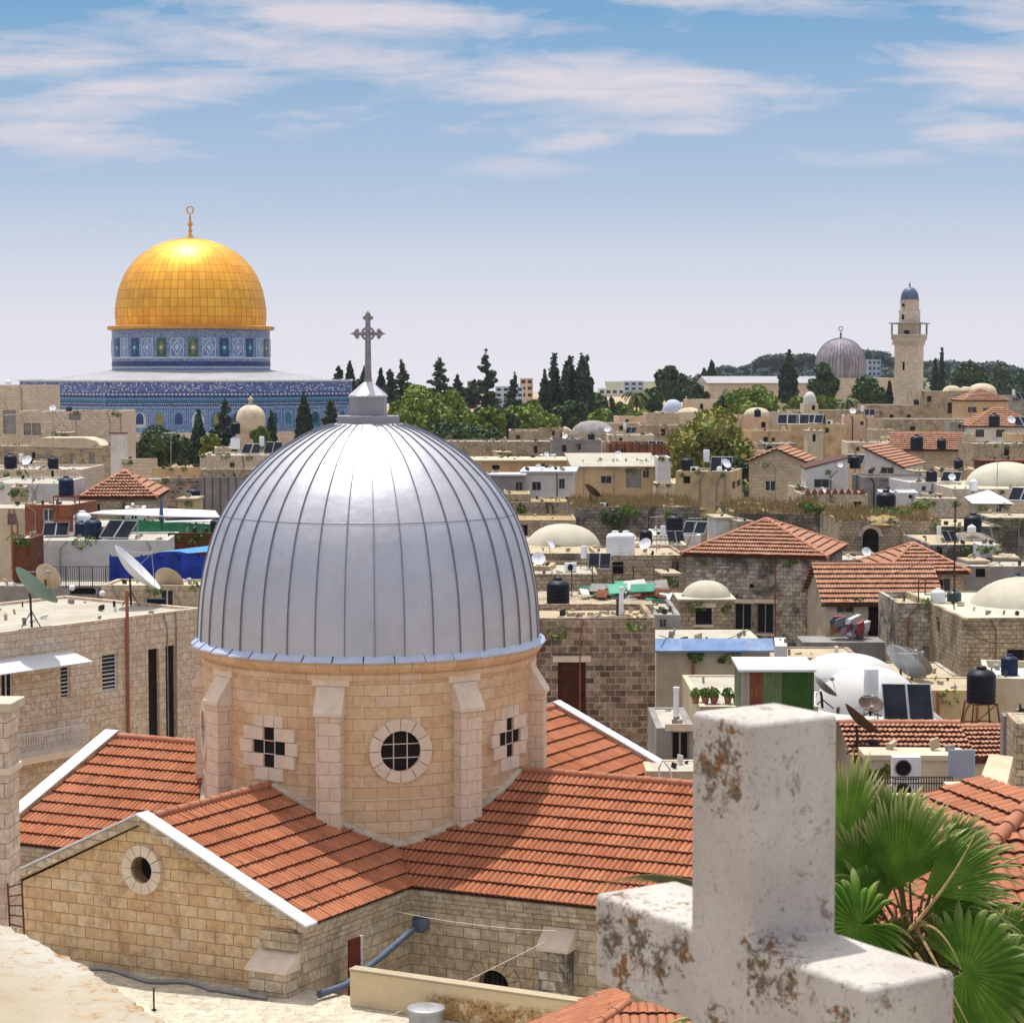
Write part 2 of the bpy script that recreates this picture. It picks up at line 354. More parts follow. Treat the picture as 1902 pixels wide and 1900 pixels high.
S['check'] = m_brickpat('border_checks', srgb(196, 206, 220), srgb(170, 186, 208), srgb(52, 88, 164), .26, .34, .07)
S['pane'] = m_plain('dark_glass', (.02, .022, .026), .15, 0, .3, 1, spec=.5)
S['void'] = m_plain('dark_opening', (.012, .010, .009), .9, 0, .2, 1)
S['iron'] = m_plain('dark_iron', (.05, .045, .04), .6, .3, .3, 4)
S['steel'] = m_plain('galvanised', srgb(168, 170, 174), .45, .5, .2, 3)
S['rust'] = m_plain('rusty_iron', srgb(122, 70, 46), .85, .1, .35, 4, dirt=srgb(64, 38, 28), dirtamt=.7)
S['pipe'] = m_plain('brown_pipe', srgb(158, 96, 72), .6, 0, .15, 2)
S['wood'] = m_plain('brown_wood', srgb(88, 46, 28), .7, 0, .35, 4)
S['solar'] = m_plain('solar_glass', (.022, .025, .034), .6, 0, .3, 1, spec=.0)
S['bluetarp'] = m_plain('blue_tarp', srgb(24, 58, 168), .5, 0, .3, 1.5, bump=.5)
S['lightblue'] = m_plain('light_blue_tarp', srgb(60, 142, 200), .5, 0, .2, 2)
S['green'] = m_plain('green_sheet', srgb(70, 168, 132), .6, 0, .3, 1.5)
S['greendark'] = m_plain('dark_green_awning', srgb(26, 104, 84), .6, 0, .3, 1.5)
S['greenpaint'] = m_plain('green_paint', srgb(62, 102, 44), .6, 0, .2, 2)
S['greenfade'] = m_plain('faded_green_paint', srgb(116, 134, 92), .6, 0, .2, 2)
S['redwood'] = m_plain('red_brown_paint', srgb(146, 88, 60), .7, 0, .3, 2, dirt=srgb(96, 44, 26), dirtamt=.5)
S['bluemetal'] = m_plain('pale_blue_metal', srgb(104, 138, 184), .5, .1, .25, 1.2, dirt=srgb(170, 178, 190), dirtamt=.6)
S['bark'] = m_plain('bark', srgb(96, 78, 60), .95, 0, .35, 5, bump=.5)
S['dry'] = m_plain('dry_grass', srgb(172, 150, 106), .95, 0, .3, 2.5, dirt=srgb(150, 124, 74), dirtamt=.6)
def leafmat(name, c, c2, tr=0):
    m = Mt(name, .65, 0, .25)
    n1 = m.noise(m.OBR, .9, 4, .6); m.col(m.mix(m.rng(n1, .38, .62), c, c2)); return m.m
S['dishgreen'] = m_plain('sea_green_metal', srgb(120, 148, 142), .6, .1, .15, 2)
S['cyp'] = leafmat('cypress_leaves', (.020, .042, .022), (.045, .078, .036))
S['pine'] = leafmat('pine_leaves', (.035, .075, .024), (.085, .130, .040))
S['con'] = leafmat('conifer_leaves', (.030, .055, .028), (.070, .100, .048))
S['leafy'] = leafmat('broad_leaves', (.095, .18, .022), (.22, .26, .03))
S['fig'] = leafmat('fig_leaves', (.12, .20, .03), (.32, .24, .05))
S['bush'] = leafmat('bush_leaves', (.09, .17, .03), (.18, .24, .05))
S['palmf'] = leafmat('palm_far_leaves', (.08, .11, .03), (.16, .18, .06))
S['forest'] = leafmat('far_forest', (.012, .032, .020), (.024, .052, .030))

# terracotta: UV in tile units
def m_tile(name, c1, c2, c3):   # u 0.5 per roll
    m = Mt(name, .85, 0, .2)
    b = m.brick(m.UV, c1, c2, c1, 1.0, 1.0, 0.0, 0)
    x = m.mix(m.rng(m.noise(m.OB, .5, 6, .6), .4, .7, 0, .5), b.outputs[0], c3)
    x = m.mix(m.rng(m.noise(m.OB, 9, 5, .7), .45, .8, 0, .5), x, tuple(k * .55 for k in c1))
    x = m.mix(m.rng(m.noise(m.OB, 1.3, 9, .75, .5), .56, .70, 0, .6), x, (.13, .075, .05))
    x = m.mix(m.rng(m.noise(m.OB, 3.3, 6, .7), .60, .72, 0, .5), x, (.50, .38, .28))
    wt = m.n('ShaderNodeTexWhiteNoise'); m.inp(wt.inputs['Vector'], m.vm('FLOOR', m.vm('MULTIPLY', m.UV, (2.0, 1.0, 0.0)))); x = m.mix(m.rng(wt.outputs[0], 0, 1, 0, .32), x, tuple(k * .45 for k in c1))
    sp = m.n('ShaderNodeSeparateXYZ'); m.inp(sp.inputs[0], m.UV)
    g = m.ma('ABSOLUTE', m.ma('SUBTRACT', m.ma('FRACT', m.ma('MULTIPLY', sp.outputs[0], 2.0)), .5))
    x = m.mix(m.rng(g, .33, .5, 0, .8), x, tuple(k * .35 for k in c1))      # darker channels between the rolls
    m.col(x); return m.m
S['tile'] = m_tile('terracotta_tiles', (.46, .165, .078), (.32, .105, .05), (.52, .23, .125))
S['tileold'] = m_tile('weathered_tiles', (.50, .26, .16), (.38, .18, .11), (.56, .36, .24))
S['tileshade'] = m_plain('tile_mouth_shade', (.12, .035, .02), .95, 0, .3, 3)  # dark, dirty course fronts; shade of the hollow tile ends painted in
S['tilecap'] = m_plain('ridge_tiles', (.44, .175, .10), .85, 0, .2, 3, dirt=(.40, .22, .14), dirtamt=.5)
S['tilecapold'] = m_plain('weathered_ridge_tiles', (.50, .23, .14), .85, 0, .2, 3, dirt=(.5, .33, .24), dirtamt=.5)

# ------------------------------------------------------------------ roof tiles as real relief
def tiles(name, R0, R1, E0, E1, mat, parent, pitch=.13, course=.47, amp=.018, step=.045, spp=6, back=.04):
    """tile field between ridge R0-R1 and eave E0-E1 (parallel lines); left edge R0-E0, right edge R1-E1"""
    R0, R1, E0, E1 = map(Vector, (R0, R1, E0, E1))
    d = (E1 - E0).normalized() if (E1 - E0).length > (R1 - R0).length else (R1 - R0).normalized()
    dn = (E0 - R0) - d * (E0 - R0).dot(d); Ls = dn.length; dn.normalize()
    n = d.cross(dn);  n = n if n.z > 0 else -n
    rows = max(2, round(Ls / course)); O = R0
    s_r0, s_r1 = 0.0, (R1 - R0).dot(d); s_e0, s_e1 = (E0 - R0).dot(d), (E1 - R0).dot(d)
    V_ = []; F = []; UVs = []; MI = []
    def sL(t): return s_r0 + (s_e0 - s_r0) * t
    def sR(t): return s_r1 + (s_e1 - s_r1) * t
    q = pitch / spp
    def h(s):
        x = (s / pitch) % 1.0
        return amp * (1.6 * abs(sin(pi * x)) - .6)
    for k in range(rows):
        t0, t1 = k / rows, (k + 1) / rows
        a = min(sL(t0), sL(t1)); b = max(sR(t0), sR(t1))
        i0, i1 = math.floor(a / q), math.ceil(b / q)
        base = len(V_); cnt = i1 - i0 + 1
        off = (k % 2) * 0
        for i in range(i0, i1 + 1):
            s = i * q
            hs_ = random.Random((k * 7919 + math.floor(s / pitch + .001)) & 0xffff).random(); jl = (hs_ - .5) * step * .45
            for (t, st) in ((t0, 0.0), (t1, step + jl), (t1, 0.0)):
                ss = min(max(s, sL(t)), sR(t)); tt = t * Ls + ((hs_ - .5) * .035 if st else 0) + (.015 * abs(sin(pi * (s / pitch % 1))) if st else 0)
                V_.append(O + d * ss + dn * tt + n * (h(s) + st)); UVs.append((s / pitch * .5, k + .5 * (0 if t == t0 else .9)))
        for i in range(cnt - 1):
            p = base + i * 3
            x0 = V_[p]; x1 = V_[p + 3]; y0 = V_[p + 1]; y1 = V_[p + 4]
            if (x0 - x1).length < 1e-5 and (y0 - y1).length < 1e-5: continue
            F.append((p, p + 1, p + 4, p + 3)); MI.append(0); F.append((p + 1, p + 2, p + 5, p + 4)); MI.append(1)
    me = bpy.data.meshes.new(name); me.from_pydata([tuple(v) for v in V_], [], F); me.update()
    uvl = me.uv_layers.new(name='UVMap'); dat = []
    for l in me.loops: dat += UVs[l.vertex_index]
    uvl.data.foreach_set('uv', dat)
    if F and me.polygons[0].normal.dot(n) < 0: me.flip_normals()
    me.materials.append(mat); me.materials.append(S['tileshade']); me.polygons.foreach_set('material_index', MI)
    o = bpy.data.objects.new(name, me); link(o); o.parent = parent
    return o
def caps(mb, A, B, r=.11, L_=.42, lift=.03):
    A, B = Vector(A), Vector(B); n = max(1, round((B - A).length / L_)); d = (B - A) / n
    for i in range(n):
        p0 = A + d * i + Vector((0, 0, lift)); p1 = A + d * (i + 1.12) + Vector((0, 0, lift))
        mb.tube([p0, p1], [r * .86, r * 1.08], 10)
    return mb
# ================================================================== ground
gb = MB(); ys = [-60, 0, 60, 120, 230, 260, 290, 320, 345, 400, 520, 620, 800, 1200, 1600, 2200, 3000]; xs = [-1850, -1200, -600, -300, -150, 0, 150, 300, 600, 1200, 1850]
for y in ys:
    for x in xs: gb.v.append((x, y, ground_h(y)))
nx_ = len(xs)
for j in range(len(ys) - 1):
    for i in range(nx_ - 1): gb.f.append((j * nx_ + i, j * nx_ + i + 1, (j + 1) * nx_ + i + 1, (j + 1) * nx_ + i))
S['ground'] = m_plain('ground_dust', srgb(186, 166, 132), .95, 0, .25, .08, dirt=srgb(120, 104, 82), dirtamt=.7)
tag(obj('ground', gb, S['ground']), kind='structure')

# ================================================================== church with the silver dome
ZR, ZE, BN, AT = 13.15, 11.0, 5.2, 4.5
church = thing('church', 'stone church with a silver metal dome and red tiled cross shaped roof', 'church', (-4.0, 60.0, 0), radians(-24.33))
def Lp(a, b, z): return Vector((a - .107 * b, -.994 * b, z))
A0, A1, B0, B1 = -8.6, 12.6, -10.6, 9.9
tl = S['tile']
for nm, (r0, r1, e0, e1) in {
    'ar': ((0, 0), (0, B1), (AT, BN), (AT, B1)), 'al': ((0, 0), (0, B1), (-AT, BN), (-AT, B1)),
    'br': ((0, 0), (A1, 0), (AT, BN), (A1, BN)), 'cl': ((0, 0), (A0, 0), (-AT, BN), (A0, BN)),
    'bb': ((0, 0), (A1, 0), (AT, -BN), (A1, -BN)), 'cb': ((0, 0), (A0, 0), (-AT, -BN), (A0, -BN)),
    'dr': ((0, 0), (0, B0), (AT, -BN), (AT, B0)), 'dl': ((0, 0), (0, B0), (-AT, -BN), (-AT, B0))}.items():
    tiles('roof_slope', Lp(*r0, ZR), Lp(*r1, ZR), Lp(*e0, ZE), Lp(*e1, ZE), tl, church, .15, .52, .03, .06)
rc = MB(); caps(rc, Lp(4.2, 0, ZR), Lp(A1, 0, ZR)); obj('ridge_cap', rc, S['tilecap'], church, 50)
rc = MB(); caps(rc, Lp(-4.2, 0, ZR), Lp(A0, 0, ZR)); obj('ridge_cap', rc, S['tilecap'], church, 50)
rc = MB(); caps(rc, Lp(0, 4.2, ZR), Lp(0, B1 - .2, ZR)); obj('ridge_cap', rc, S['tilecap'], church, 50)
rc = MB(); caps(rc, Lp(0, -4.2, ZR), Lp(0, B0, ZR)); obj('ridge_cap', rc, S['tilecap'], church, 50)
# walls (gable prisms just under the tiles)
def gable_wall(pts, vec, name, mat):
    mb = MB(); mb.extr(pts, vec); return obj(name, mb, mat, church)
aw, bw_ = 4.25, 4.95; dz = -.1
fa = Lp(0, B1 - .12, 0); ev = Lp(0, B0 - B1 + .24, 0)
tw = gable_wall([Lp(-aw, B1 - .12, 0), Lp(aw, B1 - .12, 0), Lp(aw, B1 - .12, ZE - .02), Lp(0, B1 - .12, ZR + dz), Lp(-aw, B1 - .12, ZE - .02)], ev, 'transept_wall', S['church'])
gable_wall([Lp(A0 + .12, bw_, 0), Lp(A0 + .12, bw_, ZE - .02), Lp(A0 + .12, 0, ZR + dz), Lp(A0 + .12, -bw_, ZE - .02), Lp(A0 + .12, -bw_, 0)], Lp(A1 - A0 - .24, 0, 0), 'nave_wall', S['churchlight'])
# lighter right-hand wall skin of the transept, cornices
sk = MB(); sk.obox(Lp(aw, B1 - .125, 0), Lp(.03, 0, 0), Lp(0, bw_ - B1 + .10, 0), Vector((0, 0, ZE - .5))); obj('side_wall', sk, S['churchlight'], church)
def cornice(a, va, vb, h=.42, zt=ZE - .06, outd=None):
    m = MB(); m.obox(Lp(*a, zt - h), Lp(*va, 0), Lp(*vb, 0), (0, 0, h)); m2 = m
    m2.obox(Lp(*a, zt - .14) , Lp(*va, 0), Lp(vb[0] * 1.9, vb[1] * 1.9, 0), (0, 0, .14)); return obj('cornice', m2, S['churchlight'], church, bevel=.01)
cornice((aw, B1 - .1), (0, bw_ - B1 + .1), (.08, 0))
cornice((aw + .08, bw_), (A1 - aw - .3, 0), (0, .08))
cornice((-aw, B1 - .1), (0, bw_ - B1 + .1), (-.08, 0))
cornice((-aw - .08, bw_), (A0 + aw + .3, 0), (0, .08))
# copings
def coping(p0, p1, along, wd=.46, name='coping'):
    m = MB(); p0, p1, along = Vector(p0), Vector(p1), Vector(along)
    up = Vector((0, 0, .055)); m.obox(p0, p1 - p0, along * wd, up)
    o = obj(name, m, S['whitemetal'], church, bevel=.008)
    k = MB(); q = p0 - Vector((0, 0, .22)) + along * .03; k.obox(q, p1 - p0, along * (wd - .07), Vector((0, 0, .215))); obj('coping_stone', k, S['churchlight'], church, bevel=.01)
    return o
eo = Lp(0, 1, 0); do = Lp(1, 0, 0)
sN = (ZR - ZE) / BN; sT = (ZR - ZE) / AT
for s in (1, -1):
    coping(Lp(0, B1 - .34, ZR + .16), Lp(s * 4.7, B1 - .34, ZR + .16 - sT * 4.7), eo)
    coping(Lp(0, B0 + .1, ZR + .16), Lp(s * 4.7, B0 + .1, ZR + .16 - sT * 4.7), eo * -1)
    coping(Lp(A0 + .14, 0, ZR + .16), Lp(A0 + .14, s * 5.4, ZR + .16 - sN * 5.4), do * -1)
    coping(Lp(A1 - .14, 0, ZR + .16), Lp(A1 - .14, s * 5.4, ZR + .16 - sN * 5.4), do)
# round gable window
def disc_cut(c, ax, r, dep, n=40):
    ax = Vector(ax).normalized(); m = MB(); m.tube([Vector(c) + ax * .3, Vector(c) - ax * dep], r, n); return m
gc = Lp(0, B1 - .12, 11.95)
cut(tw, [disc_cut(gc, eo, .33, .4)])
def ring(c, ax, r0, r1, t, nseg, mat, parent, name='stone_ring', gap=.012, half=False):
    ax = Vector(ax).normalized(); e1 = Vector((0, 0, 1)).cross(ax).normalized(); e2 = ax.cross(e1); e2 = e2 if e2.z > 0 else -e2
    m = MB(); tot = pi if half else 2 * pi
    for k in range(nseg):
        a0 = tot * k / nseg + gap / r1; a1 = tot * (k + 1) / nseg - gap / r1; sub = 4
        inn = [Vector(c) + (e1 * cos(a0 + (a1 - a0) * j / sub) + e2 * sin(a0 + (a1 - a0) * j / sub)) * r0 for j in range(sub + 1)]
        ou = [Vector(c) + (e1 * cos(a0 + (a1 - a0) * j / sub) + e2 * sin(a0 + (a1 - a0) * j / sub)) * r1 for j in range(sub + 1)]
        for j in range(sub): m.extr([inn[j], ou[j], ou[j + 1], inn[j + 1]], ax * t)
    m.v = [tuple(Vector(v) - ax * .06) for v in m.v]
    return obj(name, m, mat, parent)
gw = MB(); gw.tube([gc - eo * .38, gc - eo * .34], .34, 32); gwin = obj('window', gw, S['void'], church)
ring(gc, eo, .33, .60, .13, 12, S['trimplain'], gwin, 'window_surround')
# gable foot blocks and corner buttress
kb = MB(); kb.obox(Lp(3.35, B1 - .2, 10.45), Lp(1.05, 0, 0), Lp(0, .22, 0), (0, 0, .42)); obj('kneeler_stone', kb, S['churchlight'], church, bevel=.015)
bb = MB(); x0, x1 = 3.3, 4.32
bb.obox(Lp(x0, B1 - .13, 8.8), Lp(x1 - x0, 0, 0), Lp(0, .50, 0), (0, 0, 1.18))
obj('corner_buttress', bb, S['churchlight'], church, bevel=.012)
bt = MB(); bt.extr([Lp(x0 - .05, B1 - .13, 9.985), Lp(x0 - .05, B1 + .45, 9.985), Lp(x0 - .05, B1 + .45, 10.05), Lp(x0 - .05, B1 - .13, 10.42)], Lp(x1 - x0 + .1, 0, 0)); obj('buttress_cap', bt, S['trimplain'], church, bevel=.01)
# front buttress and arched window of the nave wall
def nave_hit(px, py):
    r = ray(px, py); best = None
    nrm = Matrix.Rotation(radians(-24.33), 3, 'Z') @ Vector((0, 1, 0)); p0 = Matrix.Rotation(radians(-24.33), 3, 'Z') @ Lp(0, bw_, 0) + Vector((-4, 60, 0))
    t = (p0 - Vector((0, 0, CH))).dot(nrm) / r.dot(nrm); p = Vector((0, 0, CH)) + r * t
    return Matrix.Rotation(radians(24.33), 3, 'Z') @ (p - Vector((-4, 60, 0)))
h0 = nave_hit(1014, 1735); h1 = nave_hit(1066, 1735); hz = nave_hit(1040, 1722).z
fb = MB(); fb.box(h0.x, h0.y, 5, h1.x, h0.y - .45, hz - .45); obj('buttress', fb, S['grey'], church, bevel=.01)
fc = MB(); fc.extr([(h0.x - .05, h0.y, hz), (h0.x - .05, h0.y - .52, hz - .42), (h0.x - .05, h0.y - .52, hz - .50), (h0.x - .05, h0.y, hz - .50)], (h1.x - h0.x + .1, 0, 0)); obj('buttress_cap', fc, S['trimplain'], church, bevel=.01)
ac = nave_hit(918, 1832)
nw = [o for o in church.children if o.name.startswith('nave_wall')][0]
cm = MB(); pts = [(ac.x + .42 * cos(t * pi / 16), ac.y + .3, ac.z + .42 * sin(t * pi / 16)) for t in range(17)] + [(ac.x - .42, ac.y + .3, ac.z - 1.6), (ac.x + .42, ac.y + .3, ac.z - 1.6)]
pts = [(x, y - .9, z) for x, y, z in pts]; cm.extr(pts, (0, 1.3, 0)); cut(nw, [cm])
an = MB(); an.box(ac.x - .5, ac.y + .3, ac.z - 1.7, ac.x + .5, ac.y + .34, ac.z + .5); awin = obj('arched_window', an, S['void'], church)
ring(ac, (0, -1, 0), .43, .74, .12, 9, S['churchlight'], awin, 'arch_stones', half=True)
bars = MB()
for k in range(-2, 3): bars.box(ac.x + k * .14 - .012, ac.y + .2, ac.z - 1.5, ac.x + k * .14 + .012, ac.y + .22, ac.z + .42)
obj('window_bars', bars, S['iron'], awin)

# drum
RD = 4.6; VA = 3.8
def ang(phi): return radians(-90 + VA + phi + 24.33)
dm = MB(); dm.lathe([(RD, 9.5), (RD, 16.2)], 128); drum = obj('drum_wall', dm, S['drum'], church, 30)
DZ = 14.15
cutters = []
for k in range(8):
    a = ang(-35 + 45 * k); ax = Vector((cos(a), sin(a), 0)); tg = Vector((-sin(a), cos(a), 0)); c = ax * RD + Vector((0, 0, DZ))
    if k % 2 == 1: cutters.append(disc_cut(c, ax, .53, .4, 48))
    else:
        m = MB(); s = .175; L3 = .53
        pl = [(-s, -L3), (s, -L3), (s, -s), (L3, -s), (L3, s), (s, s), (s, L3), (-s, L3), (-s, s), (-L3, s), (-L3, -s), (-s, -s)]
        m.extr([c + tg * x + Vector((0, 0, z)) + ax * .3 for x, z in pl], ax * -.75); cutters.append(m)
cut(drum, cutters)
me = drum.data; uvl = me.uv_layers[0]
for p in me.polygons:
    if abs(p.normal.z) > .8: continue
    cx = sum(me.vertices[i].co.x for i in p.vertices); cy = sum(me.vertices[i].co.y for i in p.vertices); base = atan2(cy, cx)
    for li, vi in zip(p.loop_indices, p.vertices):
        v = me.vertices[vi].co; a = atan2(v.y, v.x)
        while a - base > pi: a -= 2 * pi
        while a - base < -pi: a += 2 * pi
        uvl.data[li].uv = (a * RD, v.z)
for k in range(8):
    a = ang(-35 + 45 * k); ax = Vector((cos(a), sin(a), 0)); tg = Vector((-sin(a), cos(a), 0)); c = ax * RD + Vector((0, 0, DZ))
    if k % 2 == 1:
        m = MB(); m.tube([c - ax * .11, c - ax * .08], .525, 32); wv = obj('round_window', m, S['void'], church)
        ring(c, ax, .53, .83, .12, 12, S['trimplain'], wv, 'window_surround')
        m = MB()
        for q in (-.18, .18):
            hl = sqrt(.53 ** 2 - q * q); m.tube([c - ax * .02 + tg * q + Vector((0, 0, -hl)), c - ax * .02 + tg * q + Vector((0, 0, hl))], .014, 5); m.tube([c - ax * .02 + tg * -hl + Vector((0, 0, q)), c - ax * .02 + tg * hl + Vector((0, 0, q))], .014, 5)
        obj('window_bars', m, S['trimplain'], wv)
    else:
        m = MB(); m.obox(c - ax * .075 - tg * .52 - Vector((0, 0, .52)), ax * .03, tg * 1.04, (0, 0, 1.04)); wv = obj('cross_window', m, S['void'], church)
        # stepped surround of separate pale blocks
        m = MB(); o_ = Vector((0, 0, 0)); pr = .03
        def blk(x0, z0, x1, z1):
            g = .008; q0 = c - ax * .10 + tg * (x0 + g) + Vector((0, 0, z0 + g)); m.obox(q0, tg * (x1 - x0 - 2 * g), ax * (.10 + pr), (0, 0, z1 - z0 - 2 * g))
        s = .175; L3 = .53; e = .31
        for sg in (1, -1):
            for (x0, z0, x1, z1) in ((s, s, .84, .53), (s, .53, .46, .86), (.53, -s, .94, s), (s, -.53, .84, -s), (0.0, -.88, .48, -.53)):
                xa, xb = sorted((sg * x0, sg * x1)); blk(xa, z0, xb, z1)
        blk(-s, .53, s, .86)
        obj('window_surround', m, S['trimplain'], wv, bevel=.008)
        m = MB()
        for q in (-s, s):
            m.tube([c - ax * .02 + tg * q + Vector((0, 0, -s)), c - ax * .02 + tg * q + Vector((0, 0, s))], .014, 5); m.tube([c - ax * .02 + tg * -s + Vector((0, 0, q)), c - ax * .02 + tg * s + Vector((0, 0, q))], .014, 5)
        obj('window_bars', m, S['trimplain'], wv)
    # buttress between the windows
    a = ang(-12.5 + 45 * k); ax = Vector((cos(a), sin(a), 0)); tg = Vector((-sin(a), cos(a), 0)); hw = .33
    m = MB(); zt = 15.2; q = ax * (RD - .05); n_c = 22; zc = zt - .25
    yy = 9.6; row = 0
    m.obox(q - tg * hw + Vector((0, 0, 10.0)), ax * .43, tg * 2 * hw, (0, 0, zt - 10.0)); bo = obj('buttress', m, S['trim'], church, bevel=.012)
    m = MB(); m.extr([q - tg * (hw + .05) + Vector((0, 0, 15.85)), q + ax * .10 - tg * (hw + .05) + Vector((0, 0, 15.85)), q + ax * .50 - tg * (hw + .05) + Vector((0, 0, 15.22)), q + ax * .50 - tg * (hw + .05) + Vector((0, 0, 15.12)), q - tg * (hw + .05) + Vector((0, 0, 15.12))], tg * (2 * hw + .1)); obj('buttress_cap', m, S['trimplain'], bo, bevel=.01)
    m = MB(); m.obox(q - tg * .5 + Vector((0, 0, 15.86)), ax * .11, tg * 1.0, (0, 0, .3)); obj('pad_stone', m, S['trimplain'], bo, bevel=.01)
# cornice ring under the dome
m = MB(); m.lathe([(RD - .1, 16.0), (RD + .06, 16.0), (RD + .09, 16.06), (RD + .09, 16.14), (RD + .05, 16.17), (RD + .10, 16.22), (RD + .22, 16.32), (RD + .25, 16.36), (RD + .25, 16.48), (RD + .1, 16.56), (RD - .1, 16.56)], 128, cap=False); obj('drum_cornice', m, S['drum'], church, 30, cyl=RD)
m = MB(); m.lathe([(RD + .004, 12.86), (RD + .03, 12.88), (RD + .004, 12.9)], 128, cap=False); obj('string_line', m, S['trimplain'], church, 30)
# flashing where drum meets tiles
def roof_z(x, y):
    b = -y / .994; a = x + .107 * b
    return max(ZR - sN * abs(b), ZR - sT * abs(a))
m = MB(); nseg = 240; vs = []
for k in range(nseg + 1):
    a = 2 * pi * k / nseg
    for r, dzz in ((RD + .01, .17), (RD + .05, .12), (RD + .13, .09), (RD + .13, .0)):
        x, y = r * cos(a), r * sin(a); vs.append((x, y, roof_z(x, y) + dzz))
for k in range(nseg):
    for j in range(3): m.f.append((k * 4 + j, k * 4 + j + 1, k * 4 + 4 + j + 1, k * 4 + 4 + j))
m.v = vs; obj('flashing', m, m_plain('mortar_flashing', srgb(196, 178, 158), .9, 0, .25, 3), church, 60)
# metal dome
sil = Mt('silver_metal', .5, .88, .5)
nn1 = sil.noise(sil.OB, .8, 5, .6); nn2 = sil.noise(sil.OB, 3.5, 4, .5)
sx = sil.n('ShaderNodeSeparateXYZ'); sil.inp(sx.inputs[0], sil.OB); an_ = sil.ma('FLOOR', sil.ma('MULTIPLY', sil.ma('SUBTRACT', sil.ma('ARCTAN2', sx.outputs[1], sx.outputs[0]), .05 + 2 * pi * .35 / 38), 38 / (2 * pi)))
lv = sil.ma('GREATER_THAN', sx.outputs[2], P(686, 962, 58).z); wn_ = sil.n('ShaderNodeTexWhiteNoise'); sil.inp(wn_.inputs['Vector'], sil.comb(an_, lv, 0.0))
st_ = sil.noise(sil.map(sil.OB, (3, 3, .5)), 1.0, 6, .65)
x_ = sil.mix(sil.rng(nn1, .35, .7), (.48, .49, .54), (.55, .555, .60)); x_ = sil.mix(sil.rng(wn_.outputs[0], 0, 1, 0, .16), x_, (.38, .38, .42)); x_ = sil.mix(sil.rng(st_, .5, .72, 0, .35), x_, (.60, .58, .58)); sil.col(x_)
sil.inp(sil.b.inputs['Roughness'], sil.rng(nn2, .3, .7, .48, .60)); sil.bump(sil.ma('ADD', nn2, sil.ma('MULTIPLY', sil.noise(sil.OB, 1.6, 2, .5), 2.0)), .18, .05); S['silver'] = sil.m
S['seam'] = m_plain('shaded_seam_metal', (.26, .27, .32), .5, .7, .1, 2)  # darker than the sheets: shadow along each seam put into its colour
pf = [(0, 785.5), (45, 784), (75, 791), (108, 803), (133, 816), (160, 832), (186, 851), (207, 870), (230, 894), (250, 920), (270, 953), (285, 988), (297, 1028), (305, 1064), (310.5, 1100), (314, 1145), (315.5, 1178)]
prof = []
for r, y in pf: prof.append((r / 4000 * 60.3, P(686, y, 60 - r / 4000 * 60 * .0).z))
prof = prof[::-1]
# finer profile by Catmull-Rom
def crom(p, n=4):
    o = []
    for i in range(len(p) - 1):
        p0, p1, p2, p3 = p[max(i - 1, 0)], p[i], p[i + 1], p[min(i + 2, len(p) - 1)]
        for k in range(n):
            t = k / n; o.append(tuple(.5 * ((2 * p1[j]) + (-p0[j] + p2[j]) * t + (2 * p0[j] - 5 * p1[j] + 4 * p2[j] - p3[j]) * t * t + (-p0[j] + 3 * p1[j] - 3 * p2[j] + p3[j]) * t ** 3) for j in range(2)))
    o.append(p[-1]); return o
prof = crom(prof, 4)
prof = [(max(r, 0.001), z) for r, z in prof]
NS = 38
m = MB(); m.lathe(prof, NS * 4, cap=False); dome = obj('metal_dome', m, S['silver'], church, 40)
sm = MB()
for k in range(NS):
    a = 2 * pi * (k + .35) / NS + .05; ax = Vector((cos(a), sin(a), 0)); tg = Vector((-sin(a), cos(a), 0)); last = None
    pr_ = [p for p in prof if p[0] > .95]
    vs = []
    for i, (r, z) in enumerate(pr_):
        r2, z2 = pr_[min(i + 1, len(pr_) - 1)]; r1, z1 = pr_[max(i - 1, 0)]
        tn = Vector((r2 - r1, z2 - z1)).normalized(); nr = Vector((tn.y, -tn.x)); nr = nr if nr.x > 0 or nr.y > 0 else -nr
        if nr.x < 0: nr = -nr
        w2 = .010; hh = .038
        base = ax * r + Vector((0, 0, z)); nv = ax * nr.x + Vector((0, 0, nr.y))
        vs += [base - tg * w2 - nv * .01, base - tg * w2 + nv * hh, base + tg * w2 + nv * hh, base + tg * w2 - nv * .01]
    fs = []
    for i in range(len(pr_) - 1):
        for j in range(3): fs.append((i * 4 + j, i * 4 + j + 1, i * 4 + 5 + j, i * 4 + 4 + j))
    n_ = len(pr_) - 1; fs += [(0, 3, 2, 1), (n_ * 4, n_ * 4 + 1, n_ * 4 + 2, n_ * 4 + 3)]
    sm.add(vs, fs)
obj('standing_seams', sm, S['seam'], church)
# horizontal lap joint a third of the way down
zl = P(686, 962, 58).z; rl = min(prof, key=lambda p: abs(p[1] - zl))[0]
m = MB(); m.lathe([(rl - .002, zl + .01), (rl + .012, zl + .004), (rl + .014, zl - .008), (rl + .006, zl - .014)], NS * 4, cap=False); obj('lap_joint', m, S['seam'], church)
sk = MB(); zb = prof[0][1]
for k in range(NS):
    a0 = 2 * pi * k / NS + .05; a1 = 2 * pi * (k + .955) / NS + .05
    def pt(a, r, z): return (r * cos(a), r * sin(a), z)
    v = [pt(a0, 4.70, zb + .05), pt(a1, 4.70, zb + .07), pt(a1, 4.95, zb - .11), pt(a0, 4.93, zb - .13), pt(a0, 4.95, zb - .16), pt(a1, 4.95, zb - .16), pt(a1, 4.6, zb - .02), pt(a0, 4.6, zb - .02)]
    sk.add(v, [(0, 1, 2, 3), (3, 2, 5, 4), (4, 5, 6, 7), (0, 3, 4, 7), (1, 6, 5, 2)])
